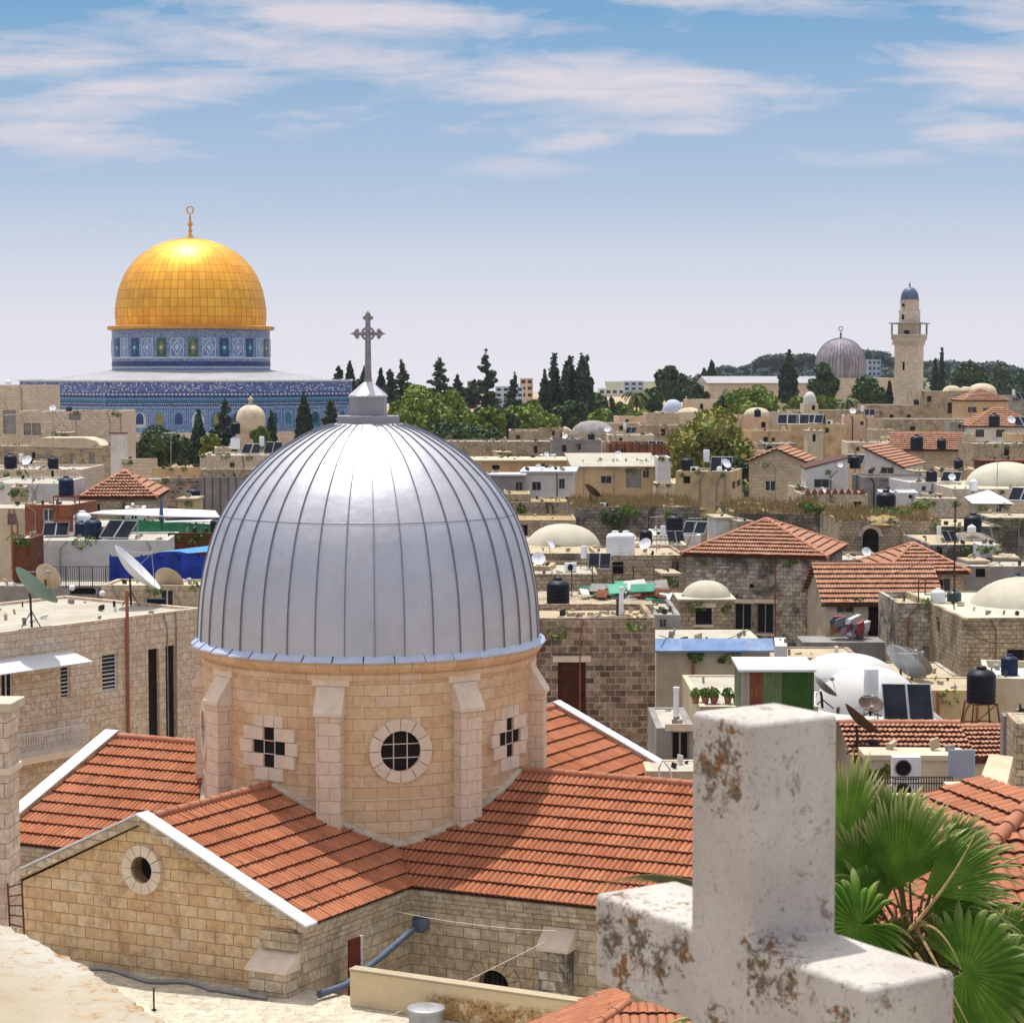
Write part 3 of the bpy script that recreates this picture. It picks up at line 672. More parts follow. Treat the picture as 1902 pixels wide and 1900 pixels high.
obj('dome_skirt', sk, m_plain('pale_skirt_metal', srgb(182, 192, 214), .45, .25, .1, 3), church)
# lantern
zl0 = P(686, 785, 60).z; z1 = P(686, 772, 60).z; z2 = P(686, 736, 60).z; z3 = P(686, 711, 60).z
S['lantern'] = m_plain('grey_lantern_metal', srgb(150, 148, 156), .5, .4, .1, 1.5)
m = MB(); m.lathe([(.93, zl0 - .12), (.93, z1)], 8, a0=ang(0) + pi / 8); lan = obj('lantern', m, S['lantern'], church, bevel=.02)
m = MB(); m.lathe([(.53, z1), (.53, z2)], 8, a0=ang(10)); obj('lantern_drum', m, S['lantern'], lan, bevel=.01)
m = MB(); m.lathe([(.56, z2 - .02), (.56, z2 + .02), (.15, z3), (.10, z3 + .05)], 8, a0=ang(10)); obj('lantern_roof', m, S['silver'], lan)
# cross on top: cylinders and knobs
zc0 = z3; zc1 = P(686, 572, 60).z; zca = P(686, 620, 60).z
va = Matrix.Rotation(radians(24.33), 3, 'Z') @ Vector((1, 0.07, 0)); dn_ = va.cross(Vector((0, 0, 1)))
m = MB(); S['crossm'] = m_plain('weathered_cross_metal', srgb(150, 144, 148), .7, .2, .3, 6, bump=.3)
m.tube([(0, 0, zc0), (0, 0, zc1 - .14)], [.10, .07], 8)
m.tube([va * -.30 + Vector((0, 0, zca)), va * .30 + Vector((0, 0, zca))], .055, 8)
for c_, d_ in ((va * -.30, va * -1), (va * .30, va), (Vector((0, 0, .44)), Vector((0, 0, 1)))):
    c_ = c_ + Vector((0, 0, zca)) ; sd_ = d_.cross(dn_).normalized()
    m.extr([c_ - dn_ * .04 - d_ * .08, c_ - dn_ * .04 + sd_ * .13, c_ - dn_ * .04 + d_ * .15, c_ - dn_ * .04 - sd_ * .13], dn_ * .08)
    for q in (c_ + sd_ * .09, c_ - sd_ * .09, c_ + d_ * .05): m.ell(q, (.06, .06, .06), 8, 6)
    m.tube([c_, c_ + d_ * .19], [.045, .012], 6)
m.ell((0, 0, zca + .22), (.07, .07, .1), 8, 6)
for k in range(20):      # small ring at the crossing
    a0, a1 = 2 * pi * k / 20, 2 * pi * (k + 1) / 20; R_ = .17
    m.tube([va * cos(a0) * R_ + Vector((0, 0, zca + sin(a0) * R_)), va * cos(a1) * R_ + Vector((0, 0, zca + sin(a1) * R_))], .035, 5)
m.tube([(0, 0, zc0 + .02), (0, 0, zc0 + .12)], .12, 8)
obj('cross', m, S['crossm'], church, 50)

# ================================================================== terrace, low wall, drain, odds in the courtyard
S['terr'] = m_stone('terrace_tiles', srgb(206, 194, 166), srgb(196, 182, 152), srgb(172, 158, 128), .45, .45, .012, .01, srgb(178, 150, 110), (.52, .75), .4, .6, .9, .2)
ZT = 9.4
tp = [Pz(-200, 1690, ZT), Pz(560, 1836, ZT), Pz(655, 1850, ZT), Pz(1140, 1915, ZT), Pz(1140, 2040, ZT), Pz(-200, 2040, ZT)]
m = MB(); m.prism([(p.x, p.y) for p in tp][::-1], 0, ZT); t = obj('terrace', m, S['terr']); tag(t, 'flat pale tiled terrace roof below the church gable', 'terrace')
cf = [Pz(560, 1700, 7.4), Pz(1400, 1700, 7.4), Pz(1400, 2050, 7.4), Pz(1150, 2050, 7.4)]
m = MB(); m.prism([(-5.2, 49.9), (-2.4, 53.6), (9, 49.5), (9, 44), (1, 45)], 7.0, 7.4); tag(obj('courtyard', m, S['terr']), kind='structure')
p0 = Pz(650, 1867, ZT); p1 = Pz(1120, 1938, ZT); dv = (p1 - p0).normalized(); nv = Vector((-dv.y, dv.x, 0))
S['lowwall'] = m_plain('low_wall_plaster', srgb(222, 200, 158), .9, 0, .12, 1.0, dirt=srgb(146, 112, 70), dirtamt=.75, bump=.2)
lm = Mt('low_wall_stained', .9, 0, .2); ls = lm.n('ShaderNodeSeparateXYZ'); lm.inp(ls.inputs[0], lm.OB); q1 = lm.noise(lm.OB, 3.2, 8, .7, .4); q2 = lm.noise(lm.OB, 11, 6, .7)
msk = lm.ma('MULTIPLY', lm.ma('MULTIPLY', lm.rng(ls.outputs[0], 1.9, 2.3), lm.rng(ls.outputs[2], .62, .48)), lm.rng(q1, .38, .50))
xx = lm.mix(lm.rng(q1, .3, .7), srgb(214, 196, 160), srgb(202, 180, 142)); xx = lm.mix(msk, xx, srgb(176, 142, 96)); xx = lm.mix(lm.ma('MULTIPLY', msk, lm.rng(q2, .5, .6)), xx, srgb(98, 72, 46)); lm.col(xx); lm.bump(q2, .4, .02); S['lowwall'] = lm.m
lw = thing('low_wall', 'low cream plastered parapet wall with brown peeling patch beside the terrace', 'wall', p0, atan2(dv.y, dv.x))
Lw = (p1 - p0).length
m = MB(); m.box(0, 0, .002, Lw, .28, .82); obj('wall', m, S['lowwall'], lw, bevel=.012)
m = MB(); m.box(-.02, -.02, .822, Lw, .30, .87); obj('wall_top', m, S['dust'], lw, bevel=.01)
# vent can on terrace
q = Pz(791, 1905, ZT); vc = thing('vent_can', 'grey metal vent can with flat lid standing on the pale terrace', 'vent', q)
m = MB(); m.lathe([(.38, 0), (.38, .34)], 28); obj('body', m, S['steel'], vc, 40)
m = MB(); m.lathe([(.42, .342), (.43, .36), (.42, .42), (.30, .45), (.01, .46)], 28); obj('lid', m, S['steel'], vc, 40)
# rods on the terrace
for (px, y0, y1, lb) in ((286, 1876, 1834, 'thin black iron rod standing on the terrace left of the low wall'),):
    b_ = Pz(px, y0, ZT); m = MB(); hgt = P(px, y1, b_.y).z - ZT; m.tube([(0, 0, 0), (0, 0, hgt)], .022, 6); m.lathe([(.06, 0), (.06, .03)], 10); o = obj('iron_rod', m, S['iron'], loc=b_); tag(o, lb, 'rod')
# rain-water head, pipe
hd = thing('drain_pipe', 'slate blue rain water hopper with pipe slanting down the inner church corner', 'drain pipe', (0, 0, 0))
hp = P(782, 1712, 53.0); S['slate'] = m_plain('slate_blue_metal', srgb(92, 104, 122), .5, .3, .2, 3)
m = MB(); m.lathe([(.12, hp.z - .24), (.20, hp.z - .16), (.22, hp.z), (.22, hp.z + .12), (.20, hp.z + .12), (.19, hp.z)], 16, hp.x, hp.y); obj('hopper', m, S['slate'], hd, 40)
m = MB(); m.tube([hp + Vector((-.1, 0, -.1)), P(706, 1778, 51.4), P(640, 1830, 49.9), P(592, 1846, 49.3)], .085, 10); obj('pipe', m, S['slate'], hd, 50)
# plank door and white pole leaning
pd = P(650, 1800, 50.7); dd = thing('plank_door', 'narrow dark red plank door leaning upright against the transept wall', 'door', (pd.x, pd.y, ZT - 1.0), radians(58))
m = MB(); m.box(-.02, 0, 0, .42, .05, 2.05); obj('board', m, m_plain('dark_red_wood', srgb(110, 44, 32), .8, 0, .3, 4), dd)
m = MB(); m.box(.44, -.02, 0, .50, .05, 2.05); obj('post', m, S['plaster'], dd)
# leaning slabs on terrace against gable
for i, (pa, pb) in enumerate(((92, 130), (128, 166))):
    a_ = Pz(pa - 10, 1772 + i * 8, ZT); m = MB(); m.obox((0, 0, 0), (.62, -.28, 0), (.05, .11, 0), (.18, .42, .72)); o = obj('stone_slab', m, S['greyp'], loc=a_)
    tag(o, ('grey slab leaning on the gable wall, nearer the ladder', 'grey slab leaning on the gable wall, farther from the ladder')[i], 'slab', 'slabs leaning on the gable wall')
# black hose along the gable foot
m = MB(); pth = []
for i in range(40):
    f = i / 39; px = 165 + 330 * f; py = 1806 + 55 * f - (5 * sin(f * 14) if f < .7 else 0) ; z = ZT + .06
    p = Pz(px, py - 4, ZT); pth.append((p.x, p.y, z))
m.tube(pth, .06, 8); tag(obj('hose', m, S['greyp'], smooth=60), 'grey hose lying in bends along the foot of the gable wall', 'hose')
# wires
def wire(label, a, b, sag=.2, r=.008, mat='trimplain', n=14, name='wire'):
    a, b = Vector(a), Vector(b); pts = [a.lerp(b, k / n) - Vector((0, 0, sag * 4 * (k / n) * (1 - k / n))) for k in range(n + 1)]
    m = MB(); m.tube(pts, r, 4); return tag(obj(name, m, S[mat]), label, 'wire')
pole_b = P(1058, 1850, 49.6); 
wire('pale washing line from hopper to the nave buttress', P(726, 1690, 52.9), P(1032, 1728, 51.0), .1)
wire('pale line crossing in front of the arched window', P(700, 1896, 47.6), P(1012, 1748, 51.0), .05)
# ================================================================== house builder
def wall_grid(mb, O, ud, W, Hh, holes, nd, reveal=.18):
    """vertical wall O + u*ud, 0..W, 0..Hh with rectangular openings; nd points outwards"""
    O = Vector(O); ud = Vector(ud); nd = Vector(nd)
    us = sorted({0, W, *[h[0] for h in holes], *[h[1] for h in holes]}); zs = sorted({0, Hh, *[h[2] for h in holes], *[h[3] for h in holes]})
    def pt(u, z, d=0): return O + ud * u + Vector((0, 0, z)) - nd * d
    for i in range(len(us) - 1):
        for j in range(len(zs) - 1):
            uc = (us[i] + us[i + 1]) / 2; zc = (zs[j] + zs[j + 1]) / 2
            if any(h[0] < uc < h[1] and h[2] < zc < h[3] for h in holes): continue
            mb.add([pt(us[i], zs[j]), pt(us[i + 1], zs[j]), pt(us[i + 1], zs[j + 1]), pt(us[i], zs[j + 1])], [(0, 1, 2, 3)])
    for h in holes:
        a, b, c, d = h[:4]; r = reveal
        mb.add([pt(a, c), pt(a, c, r), pt(a, d, r), pt(a, d)], [(0, 1, 2, 3)]); mb.add([pt(b, c), pt(b, d), pt(b, d, r), pt(b, c, r)], [(0, 1, 2, 3)])
        mb.add([pt(a, d), pt(a, d, r), pt(b, d, r), pt(b, d)], [(0, 1, 2, 3)]); mb.add([pt(a, c), pt(b, c), pt(b, c, r), pt(a, c, r)], [(0, 1, 2, 3)])
CAMV = Vector((0, 0, CH)); HOUSES = []
class House:
    pass
def house(label, x0, x1, yt, D, yaw=0, dep=8, mat='far', wins=(), roof='flat', par=.35, name='stone_house', cat='house', group=None, roofmat='rooftar', rh=None, over=.3,
          swins=(), zb=0, ra='x', tmat='tileold', fullpane=False, trim=None, tint=None):
    """x0,x1: pixel columns of the front wall's ends, yt: pixel row of its top at the near corner, D its distance"""
    a = radians(yaw); u = Vector((cos(a), sin(a), 0)); nb = Vector((-sin(a), cos(a), 0))
    H_ = House()
    if yaw >= 0:
        near = P(x0, yt, D); r = ray(x1, yt); k = r.x / r.y
        s = (near.x - k * near.y) / (k * u.y - u.x); org = near; Wd = s
    else:
        near = P(x1, yt, D); r = ray(x0, yt); k = r.x / r.y
        s = (near.x - k * near.y) / (k * u.y - u.x); Wd = -s; org = near - u * Wd
    zt = near.z; g = ground_h(near.y) if zb is None else zb
    g = max(zb or 0, 0)
    root = thing(name, label, cat, (org.x, org.y, g), a, group); Hh = zt - g
    H_.root = root; H_.W = Wd; H_.H = Hh; H_.zt = zt; H_.org = org; H_.u = u; H_.nb = nb; H_.dep = dep; H_.g = g
    def onfront(px, py):
        r = ray(px, py); t = (org - CAMV).dot(nb) / r.dot(nb); p = CAMV + r * t; return (p - org).dot(u), p.z - g
    sd = -1 if yaw >= 0 else 1
    def onside(px, py):
        c = org if sd < 0 else org + u * Wd
        r = ray(px, py); t = (c - CAMV).dot(u) / r.dot(u); p = CAMV + r * t; return (p - org).dot(nb), p.z - g
    H_.onfront = onfront; H_.onside = onside
    if not wins and cat == 'house' and x1 - x0 > 45 and 100 < D < 330:
        rw = random.Random(int(x0 * 3 + x1)); wins = []
        for _ in range(rw.choice((1, 2))):
            wx = rw.uniform(x0 + 12, x1 - 14); wy = yt + rw.uniform(6, 14); ww = rw.uniform(.45, .8) / D * FPX; wins.append((wx, wy, wx + ww, wy + ww * rw.uniform(1, 1.7), rw.choice(('dark', 'void', 'white'))))
        wins.sort(); wins = [q for i_, q in enumerate(wins) if i_ == 0 or q[0] > wins[i_ - 1][2] + 5]
    def parse(ws, f):
        o_ = []
        for w_ in ws:
            xa, ya, xb, yb = w_[:4]; ua, za = f(xa, yb); ub, _ = f(xb, yb); _, zb_ = f(xa, ya); o_.append((min(ua, ub), max(ua, ub), min(za, zb_), max(za, zb_), w_[4] if len(w_) > 4 else 'dark'))
        return o_
    fw = parse(wins, onfront); sw = parse(swins, onside)
    fw = [h for h in fw if h[0] > .05 and h[1] < Wd - .05 and h[3] < Hh - .02 and h[1] - h[0] > .05]
    sw = [h for h in sw if h[0] > .05 and h[1] < dep - .05 and h[3] < Hh - .02 and h[1] - h[0] > .05]
    mb = MB()
    wall_grid(mb, (0, 0, 0), (1, 0, 0), Wd, Hh, fw, (0, -1, 0))
    wall_grid(mb, (0, dep, 0), (0, -1, 0), dep, Hh, [(dep - h[1], dep - h[0], h[2], h[3]) for h in sw] if sd < 0 else [], (-1, 0, 0))
    wall_grid(mb, (Wd, 0, 0), (0, 1, 0), dep, Hh, sw if sd > 0 else [], (1, 0, 0))
    wall_grid(mb, (Wd, dep, 0), (-1, 0, 0), Wd, Hh, [], (0, 1, 0))
    if roof == 'flat':
        t = .22
        for q in ((0, 0, Wd, t), (0, dep - t, Wd, dep), (0, t, t, dep - t), (Wd - t, t, Wd, dep - t)):
            mb.add([(q[0], q[1], Hh), (q[2], q[1], Hh), (q[2], q[3], Hh), (q[0], q[3], Hh)], [(0, 1, 2, 3)])
        z = Hh - par
        mb.add([(t, t, z), (Wd - t, t, z), (Wd - t, dep - t, z), (t, dep - t, z), (t, t, Hh), (Wd - t, t, Hh), (Wd - t, dep - t, Hh), (t, dep - t, Hh)], [(0, 1, 5, 4), (1, 2, 6, 5), (2, 3, 7, 6), (3, 0, 4, 7)])
        m2 = MB(); m2.add([(t, t, z), (Wd - t, t, z), (Wd - t, dep - t, z), (t, dep - t, z)], [(0, 1, 2, 3)])
        obj('roof', m2, S[roofmat], root); H_.rz = zt - par
    mm = S[mat]
    if roof == 'gablex' or roof == 'gabley':
        if roof == 'gablex':
            for x in (0, Wd): mb.add([(x, 0, Hh), (x, dep, Hh), (x, dep / 2, Hh + rh)], [(0, 1, 2)])
        else:
            for y in (0, dep): mb.add([(0, y, Hh), (Wd, y, Hh), (Wd / 2, y, Hh + rh)], [(0, 1, 2)])
    if roof == 'shedx':     # slopes along x: rh[0] at left, rh[1] at right
        mb.add([(0, 0, Hh), (Wd, 0, Hh), (Wd, 0, Hh + rh[1]), (0, 0, Hh + rh[0])], [(0, 1, 2, 3)]); mb.add([(0, dep, Hh), (Wd, dep, Hh), (Wd, dep, Hh + rh[1]), (0, dep, Hh + rh[0])], [(0, 3, 2, 1)])
        mb.add([(0, 0, Hh), (0, dep, Hh), (0, dep, Hh + rh[0]), (0, 0, Hh + rh[0])], [(0, 1, 2, 3)]); mb.add([(Wd, 0, Hh), (Wd, dep, Hh), (Wd, dep, Hh + rh[1]), (Wd, 0, Hh + rh[1])], [(0, 1, 2, 3)])
    obj('wall', mb, mm, root)
    HOUSES.append(H_)
    if Wd > 3 and Hh > 4 and D < 330 and cat in ('house', 'ruin'):
        rr = random.Random(int(x0 * 7 + yt)); m9 = MB()
        for _ in range(rr.choice((1, 2, 2, 3))):
            px_ = rr.uniform(.3, Wd - .3); r_ = rr.uniform(.025, .06); m9.tube([(px_, -r_ - .01, Hh - rr.uniform(5, 9)), (px_ + rr.uniform(-.1, .1), -r_ - .01, Hh - rr.uniform(.3, 1.2)), (px_ + rr.uniform(-.6, .6), -r_ - .01, Hh - .05)], r_, 5)
        obj('wall_pipe', m9, S[rr.choice(('pipe', 'iron', 'greyp', 'steel'))], root)
    pit = .16 if D < 150 else .24; co_ = .42 if D < 150 else .5; ov = over
    T = lambda *a_: tiles('roof', *a_, S[tmat], root, pit, co_ * 1.15, .03 if D < 150 else .04, .10 if D < 150 else .13, 4)
    capm = S['tilecapold']
    if roof == 'hip':
        rl = max(0.0, Wd - dep) ; i0 = (Wd - rl) / 2
        A = (-ov, -ov, Hh); B = (Wd + ov, -ov, Hh); C_ = (Wd + ov, dep + ov, Hh); D_ = (-ov, dep + ov, Hh); R0 = (i0, dep / 2, Hh + rh); R1 = (Wd - i0, dep / 2, Hh + rh)
        T(R0, R1, A, B); T(R1, R0, C_, D_); T(R0, R0, D_, A); T(R1, R1, B, C_)
        c = MB()
        for a_, b_ in ((R0, A), (R1, B), (R1, C_), (R0, D_)): caps(c, a_, b_, .12)
        if rl > .1: caps(c, R0, R1, .12)
        obj('ridge_cap', c, capm, root, 50)
        m2 = MB(); m2.box(-ov, -ov, Hh - .16, Wd + ov, dep + ov, Hh - .02); obj('eave_board', m2, S['wood'], root)
    if roof == 'gablex':
        R0 = (-ov, dep / 2, Hh + rh + .05); R1 = (Wd + ov, dep / 2, Hh + rh + .05); dzz = rh * ov / (dep / 2)
        T(R0, R1, (-ov, -ov, Hh - dzz + .05), (Wd + ov, -ov, Hh - dzz + .05)); T(R1, R0, (Wd + ov, dep + ov, Hh - dzz + .05), (-ov, dep + ov, Hh - dzz + .05))
        c = MB(); caps(c, R0, R1, .12); obj('ridge_cap', c, capm, root, 50)
        m2 = MB(); m2.box(-ov, -ov + .01, Hh - dzz - .13, Wd + ov, -ov + .06, Hh - dzz + .03); obj('eave_board', m2, S['wood'], root)
    if roof == 'gabley':
        R0 = (Wd / 2, -ov, Hh + rh + .05); R1 = (Wd / 2, dep + ov, Hh + rh + .05); dzz = rh * ov / (Wd / 2)
        T(R1, R0, (-ov, dep + ov, Hh - dzz + .05), (-ov, -ov, Hh - dzz + .05)); T(R0, R1, (Wd + ov, -ov, Hh - dzz + .05), (Wd + ov, dep + ov, Hh - dzz + .05))
        c = MB(); caps(c, R0, R1, .12); obj('ridge_cap', c, capm, root, 50)
        m2 = MB()
        for sx in (-1, 1):
            e = (Wd / 2 + sx * (Wd / 2 + ov), -ov - .02, Hh - dzz - .06); m2.extr([R0[:1] + (-ov - .02, Hh + rh - .08), R0[:1] + (-ov - .02, Hh + rh + .07), (e[0], e[1], e[2] + .12), (e[0], e[1], e[2] - .04)], (0, .05, 0))
        obj('eave_board', m2, S['wood'], root)
    if roof == 'shedx':
        z0, z1 = Hh + rh[0] + .02, Hh + rh[1] + .02
        if roofmat == 'tiles':
            s_ = (z1 - z0) / Wd
            if z1 > z0: T((Wd + ov, dep + ov, z1 + s_ * ov), (Wd + ov, -ov, z1 + s_ * ov), (-ov, dep + ov, z0 - s_ * ov), (-ov, -ov, z0 - s_ * ov))
            else: T((-ov, -ov, z0 - s_ * ov), (-ov, dep + ov, z0 - s_ * ov), (Wd + ov, -ov, z1 + s_ * ov), (Wd + ov, dep + ov, z1 + s_ * ov))
            m2 = MB(); m2.extr([(-ov, -ov, z0 - s_ * ov - .18), (Wd + ov, -ov, z1 + s_ * ov - .18), (Wd + ov, -ov, z1 + s_ * ov - .02), (-ov, -ov, z0 - s_ * ov - .02)], (0, .06, 0)); obj('eave_board', m2, S['wood'], root)
        else:
            m2 = MB(); m2.extr([(-ov, -ov, z0), (Wd + ov, -ov, z1), (Wd + ov, -ov, z1 + .10), (-ov, -ov, z0 + .10)], (0, dep + 2 * ov, 0)); obj('roof', m2, S[roofmat], root)
    if roof == 'shedy':     # slab rising to the back by rh
        m2 = MB(); sl = rh / dep
        m2.extr([(-ov, -ov, Hh + .02 - sl * ov), (-ov, dep, Hh + rh + .02), (-ov, dep, Hh + rh + .14), (-ov, -ov, Hh + .14 - sl * ov)], (Wd + 2 * ov, 0, 0)); obj('roof', m2, S[roofmat], root)
        for x in (0, Wd - .02): mb3 = MB(); mb3.extr([(x, 0, Hh), (x, dep, Hh), (x, dep, Hh + rh)], (.02, 0, 0)); obj('gable_wall', mb3, mm, root)
        H_.rz = zt + rh / 2
    if roof == 'slab':      # thin flat slab with overhang
        m2 = MB(); m2.box(-ov, -ov, Hh + .01, Wd + ov, dep + ov, Hh + .16); obj('roof', m2, S[roofmat], root); H_.rz = zt + .16
    # windows
    def put(ws, side):
        for (a_, b_, c_, d_, kind) in ws:
            wW, wH = b_ - a_, d_ - c_
            if side == 'f': O = Vector((a_, .16, c_)); U_ = Vector((1, 0, 0)); Nn = Vector((0, -1, 0))
            elif sd < 0: O = Vector((.16, b_, c_)); U_ = Vector((0, -1, 0)); Nn = Vector((-1, 0, 0))
            else: O = Vector((Wd - .16, a_, c_)); U_ = Vector((0, 1, 0)); Nn = Vector((1, 0, 0))
            Z = Vector((0, 0, 1)); m2 = MB()
            pm = {'dark': 'pane', 'void': 'void', 'shut': 'wood', 'rust': 'rust', 'bars': 'void', 'white': 'pane', 'cross': 'pane', 'louv': 'pane', 'greens': 'greenpaint', 'panel': 'greyp', 'grate': 'void', 'door': 'void', 'lint': 'void'}[kind]
            m2.obox(O, U_ * wW, Nn * -.03, Z * wH); wo = obj('door' if kind in ('door',) else 'window', m2, S[pm], root)
            if D > 260: continue
            t = min(.06, wW * .1); m3 = MB(); fm = 'whitemetal' if kind in ('white', 'cross', 'louv') else ('wood' if kind in ('shut', 'door') else ('iron' if kind in ('bars', 'grate') else 'greyp'))
            Of = O + Nn * .03
            if kind != 'void':
                for (uu, zz, ww, hh) in ((0, 0, wW, t), (0, wH - t, wW, t), (0, t, t, wH - 2 * t), (wW - t, t, t, wH - 2 * t)):
                    m3.obox(Of + U_ * uu + Z * zz, U_ * ww, Nn * .04, Z * hh)
                if kind in ('white', 'dark', 'shut', 'cross', 'lint'): m3.obox(Of + U_ * (wW / 2 - t / 2) + Z * t, U_ * t, Nn * .035, Z * (wH - 2 * t))
                if kind == 'cross': m3.obox(Of + U_ * t + Z * (wH * .55), U_ * (wW / 2 - 1.5 * t), Nn * .03, Z * t); m3.obox(Of + U_ * (wW / 2 + t / 2) + Z * (wH * .55), U_ * (wW / 2 - 1.5 * t), Nn * .03, Z * t)
                if kind in ('bars', 'grate'):
                    for q in range(1, 5): m3.obox(Of + Nn * .03 + U_ * (wW * q / 5) + Z * .01, U_ * .02, Nn * .02, Z * (wH - .02))
                    for q in range(1, 5): m3.obox(Of + Nn * .06 + U_ * .01 + Z * (wH * q / 5), U_ * (wW - .02), Nn * .02, Z * .02)
                if kind == 'louv':
                    for q in range(1, 9): m3.obox(Of + U_ * t + Z * (wH * q / 9 - .03), U_ * (wW - 2 * t), Nn * .03, Z * (.05 if q < 5 else .03))
                if kind == 'shut':
                    for q in range(1, 6): m3.obox(Of + U_ * t + Z * (wH * q / 6), U_ * (wW - 2 * t), Nn * .025, Z * .03)
                obj('frame', m3, S[fm], wo)
            if kind in ('lint', 'shut', 'bars'):
                m4 = MB(); On = O + Nn * .14; m4.obox(On + U_ * -.2 + Z * (wH + .01), U_ * (wW + .4), Nn * .06, Z * .24); obj('lintel', m4, S['trimplain'], wo); m4 = MB(); m4.obox(On + U_ * -.1 + Z * -.13, U_ * (wW + .2), Nn * .09, Z * .12); obj('sill', m4, S['trimplain'], wo)
    put(fw, 'f'); put(sw, 's')
    def top(px, py, z=None):      # point on the flat roof under a pixel
        return Pz(px, py, (H_.rz if z is None else z))
    H_.top = top
    return H_
def dome_on(H_, px, pyt, pyb, hwpx, mat='domelime', D=None, name='dome', drum=0, fin=False, pw=.5, shape=None, parent=None):
    """a dome as part of the house; returns it"""
    D = D or (H_.org.y + H_.dep / 2); c = P(px, pyb, D); t = P(px, pyt, D); r = hwpx / FPX * D; h = t.z - c.z
    loc = Matrix.Rotation(-H_.root.rotation_euler.z, 3, 'Z') @ (Vector((c.x, c.y, 0)) - Vector((H_.root.location.x, H_.root.location.y, 0)))
    z = c.z - H_.g; m = MB(); n = 14
    prof = [(r * 1.03, z - 1.2 - drum), (r * 1.03, z)] + [(r * cos(pi / 2 * k / n) ** (.9), z + h * sin(pi / 2 * k / n) ** (1.0 if not shape else shape)) for k in range(n)] + [(.01, z + h)]
    m.lathe(prof, 36, loc.x, loc.y); o = obj(name, m, S[mat], H_.root, 50)
    return o

# ================================================================== prototypes of roof-top things
rng = random.Random(7)
protos = {}
def place(kind, label, p, s=1.0, rz=0.0, group=None, sz=None):
    if kind not in protos: o = build[kind](); protos[kind] = o; first = True
    else: o = copy_tree(protos[kind]); first = False
    if first is False: pass
    o.location = p; o.rotation_euler = (0, 0, rz); o.scale = (s, s, sz or s); o['label'] = label
    if group: o['group'] = group
    return o
def b_tank(matn='black', name='water_tank', legs=False, r=.5, h=1.15):
    t = thing(name, 'x', 'water tank'); z0 = 0
    if legs:
        z0 = 1.1; m = MB()
        for sx in (-1, 1):
            for sy in (-1, 1): m.tube([(sx * .55, sy * .55, 0), (sx * .42, sy * .42, z0)], .03, 5)
        for z in (.35, z0 - .02):
            w_ = .55 - .13 * z / z0
            m.tube([(-w_, -w_, z), (w_, -w_, z), (w_, w_, z), (-w_, w_, z), (-w_, -w_, z)], .025, 4)
        m.tube([(-.5, -.5, .35), (.42, -.44, z0)], .02, 4); obj('stand', m, S['rust'], t)
    pr = [(r * .96, z0)]; k = 6
    for i in range(k):
        z = z0 + h * .82 * i / k; pr += [(r, z + .03), (r, z + h * .82 / k - .05), (r * .975, z + h * .82 / k - .02)]
    pr += [(r * .97, z0 + h * .84), (r * .80, z0 + h * .93), (r * .36, z0 + h), ]
    m = MB(); m.lathe(pr, 24); obj('tank_body', m, S[matn], t, 35)
    m = MB(); m.lathe([(r * .34, z0 + h - .01), (r * .36, z0 + h + .07), (r * .30, z0 + h + .10), (.01, z0 + h + .11)], 16); obj('lid', m, S[matn], t, 40)
    return t
def b_boiler():            # white cylinder on stand with two solar panels
    t = thing('solar_heater', 'x', 'solar heater'); m = MB(); m.lathe([(.02, .95), (.27, .95), (.29, 1.0), (.29, 2.0), (.26, 2.06), (.02, 2.08)], 20); obj('boiler', m, S['whitep'], t, 40)
    m = MB()
    for x in (-.28, .28):
        for y in (-.2, .25): m.tube([(x, y, 0), (x * .8, y * .8, .97)], .02, 4)
    m.tube([(-.28, -.2, .4), (.28, -.2, .4)], .015, 4); obj('stand', m, S['steel'], t)
    for k in range(2):
        x = .45 + k * .98; m = MB(); m.obox((x, -.95, .1), (.92, 0, 0), (0, 1.25, 1.25), (0, -.05, .06)); pn = obj('solar_panel', m, S['solar'], t)
        m = MB()
        for (a, b) in (((x, -.95, .1), (x + .92, -.95, .1)), ((x, .3, 1.35), (x + .92, .3, 1.35)), ((x, -.95, .1), (x, .3, 1.35)), ((x + .92, -.95, .1), (x + .92, .3, 1.35))): m.tube([Vector(a) + Vector((0, -.04, .06)), Vector(b) + Vector((0, -.04, .06))], .025, 4)
        m.tube([(x + .1, .3, 0), (x + .1, .3, 1.33)], .02, 4); m.tube([(x + .82, .3, 0), (x + .82, .3, 1.33)], .02, 4); obj('panel_frame', m, S['steel'], pn)
    return t
def b_panel():             # black barrel with a sloping panel
    t = thing('solar_panel_rack', 'x', 'solar panel')
    for k in range(2):
        x = k * 1.0; m = MB(); m.obox((x, -.8, .08), (.94, 0, 0), (0, 1.3, .95), (0, -.04, .06)); pn = obj('solar_panel', m, S['solar'], t)
        m = MB()
        for (a, b) in (((x, -.8, .08), (x + .94, -.8, .08)), ((x, .5, 1.03), (x + .94, .5, 1.03)), ((x, -.8, .08), (x, .5, 1.03)), ((x + .94, -.8, .08), (x + .94, .5, 1.03))): m.tube([Vector(a) + Vector((0, -.04, .06)), Vector(b) + Vector((0, -.04, .06))], .03, 4)
        m.tube([(x + .1, .5, 0), (x + .1, .5, 1.0)], .025, 4); m.tube([(x + .84, .5, 0), (x + .84, .5, 1.0)], .025, 4); obj('panel_frame', m, S['steel'], pn)
    return t
def dishmesh(R_, dpt, n=28, k=5):
    m = MB(); pr = [(max(.001, R_ * i / k), dpt * (i / k) ** 2) for i in range(k + 1)]; m.lathe(pr, n, cap=False)
    pr2 = [(max(.001, R_ * i / k), dpt * (i / k) ** 2 - .02) for i in range(k + 1)][::-1]; m.lathe([(R_, dpt)] + pr2, n, cap=False); return m
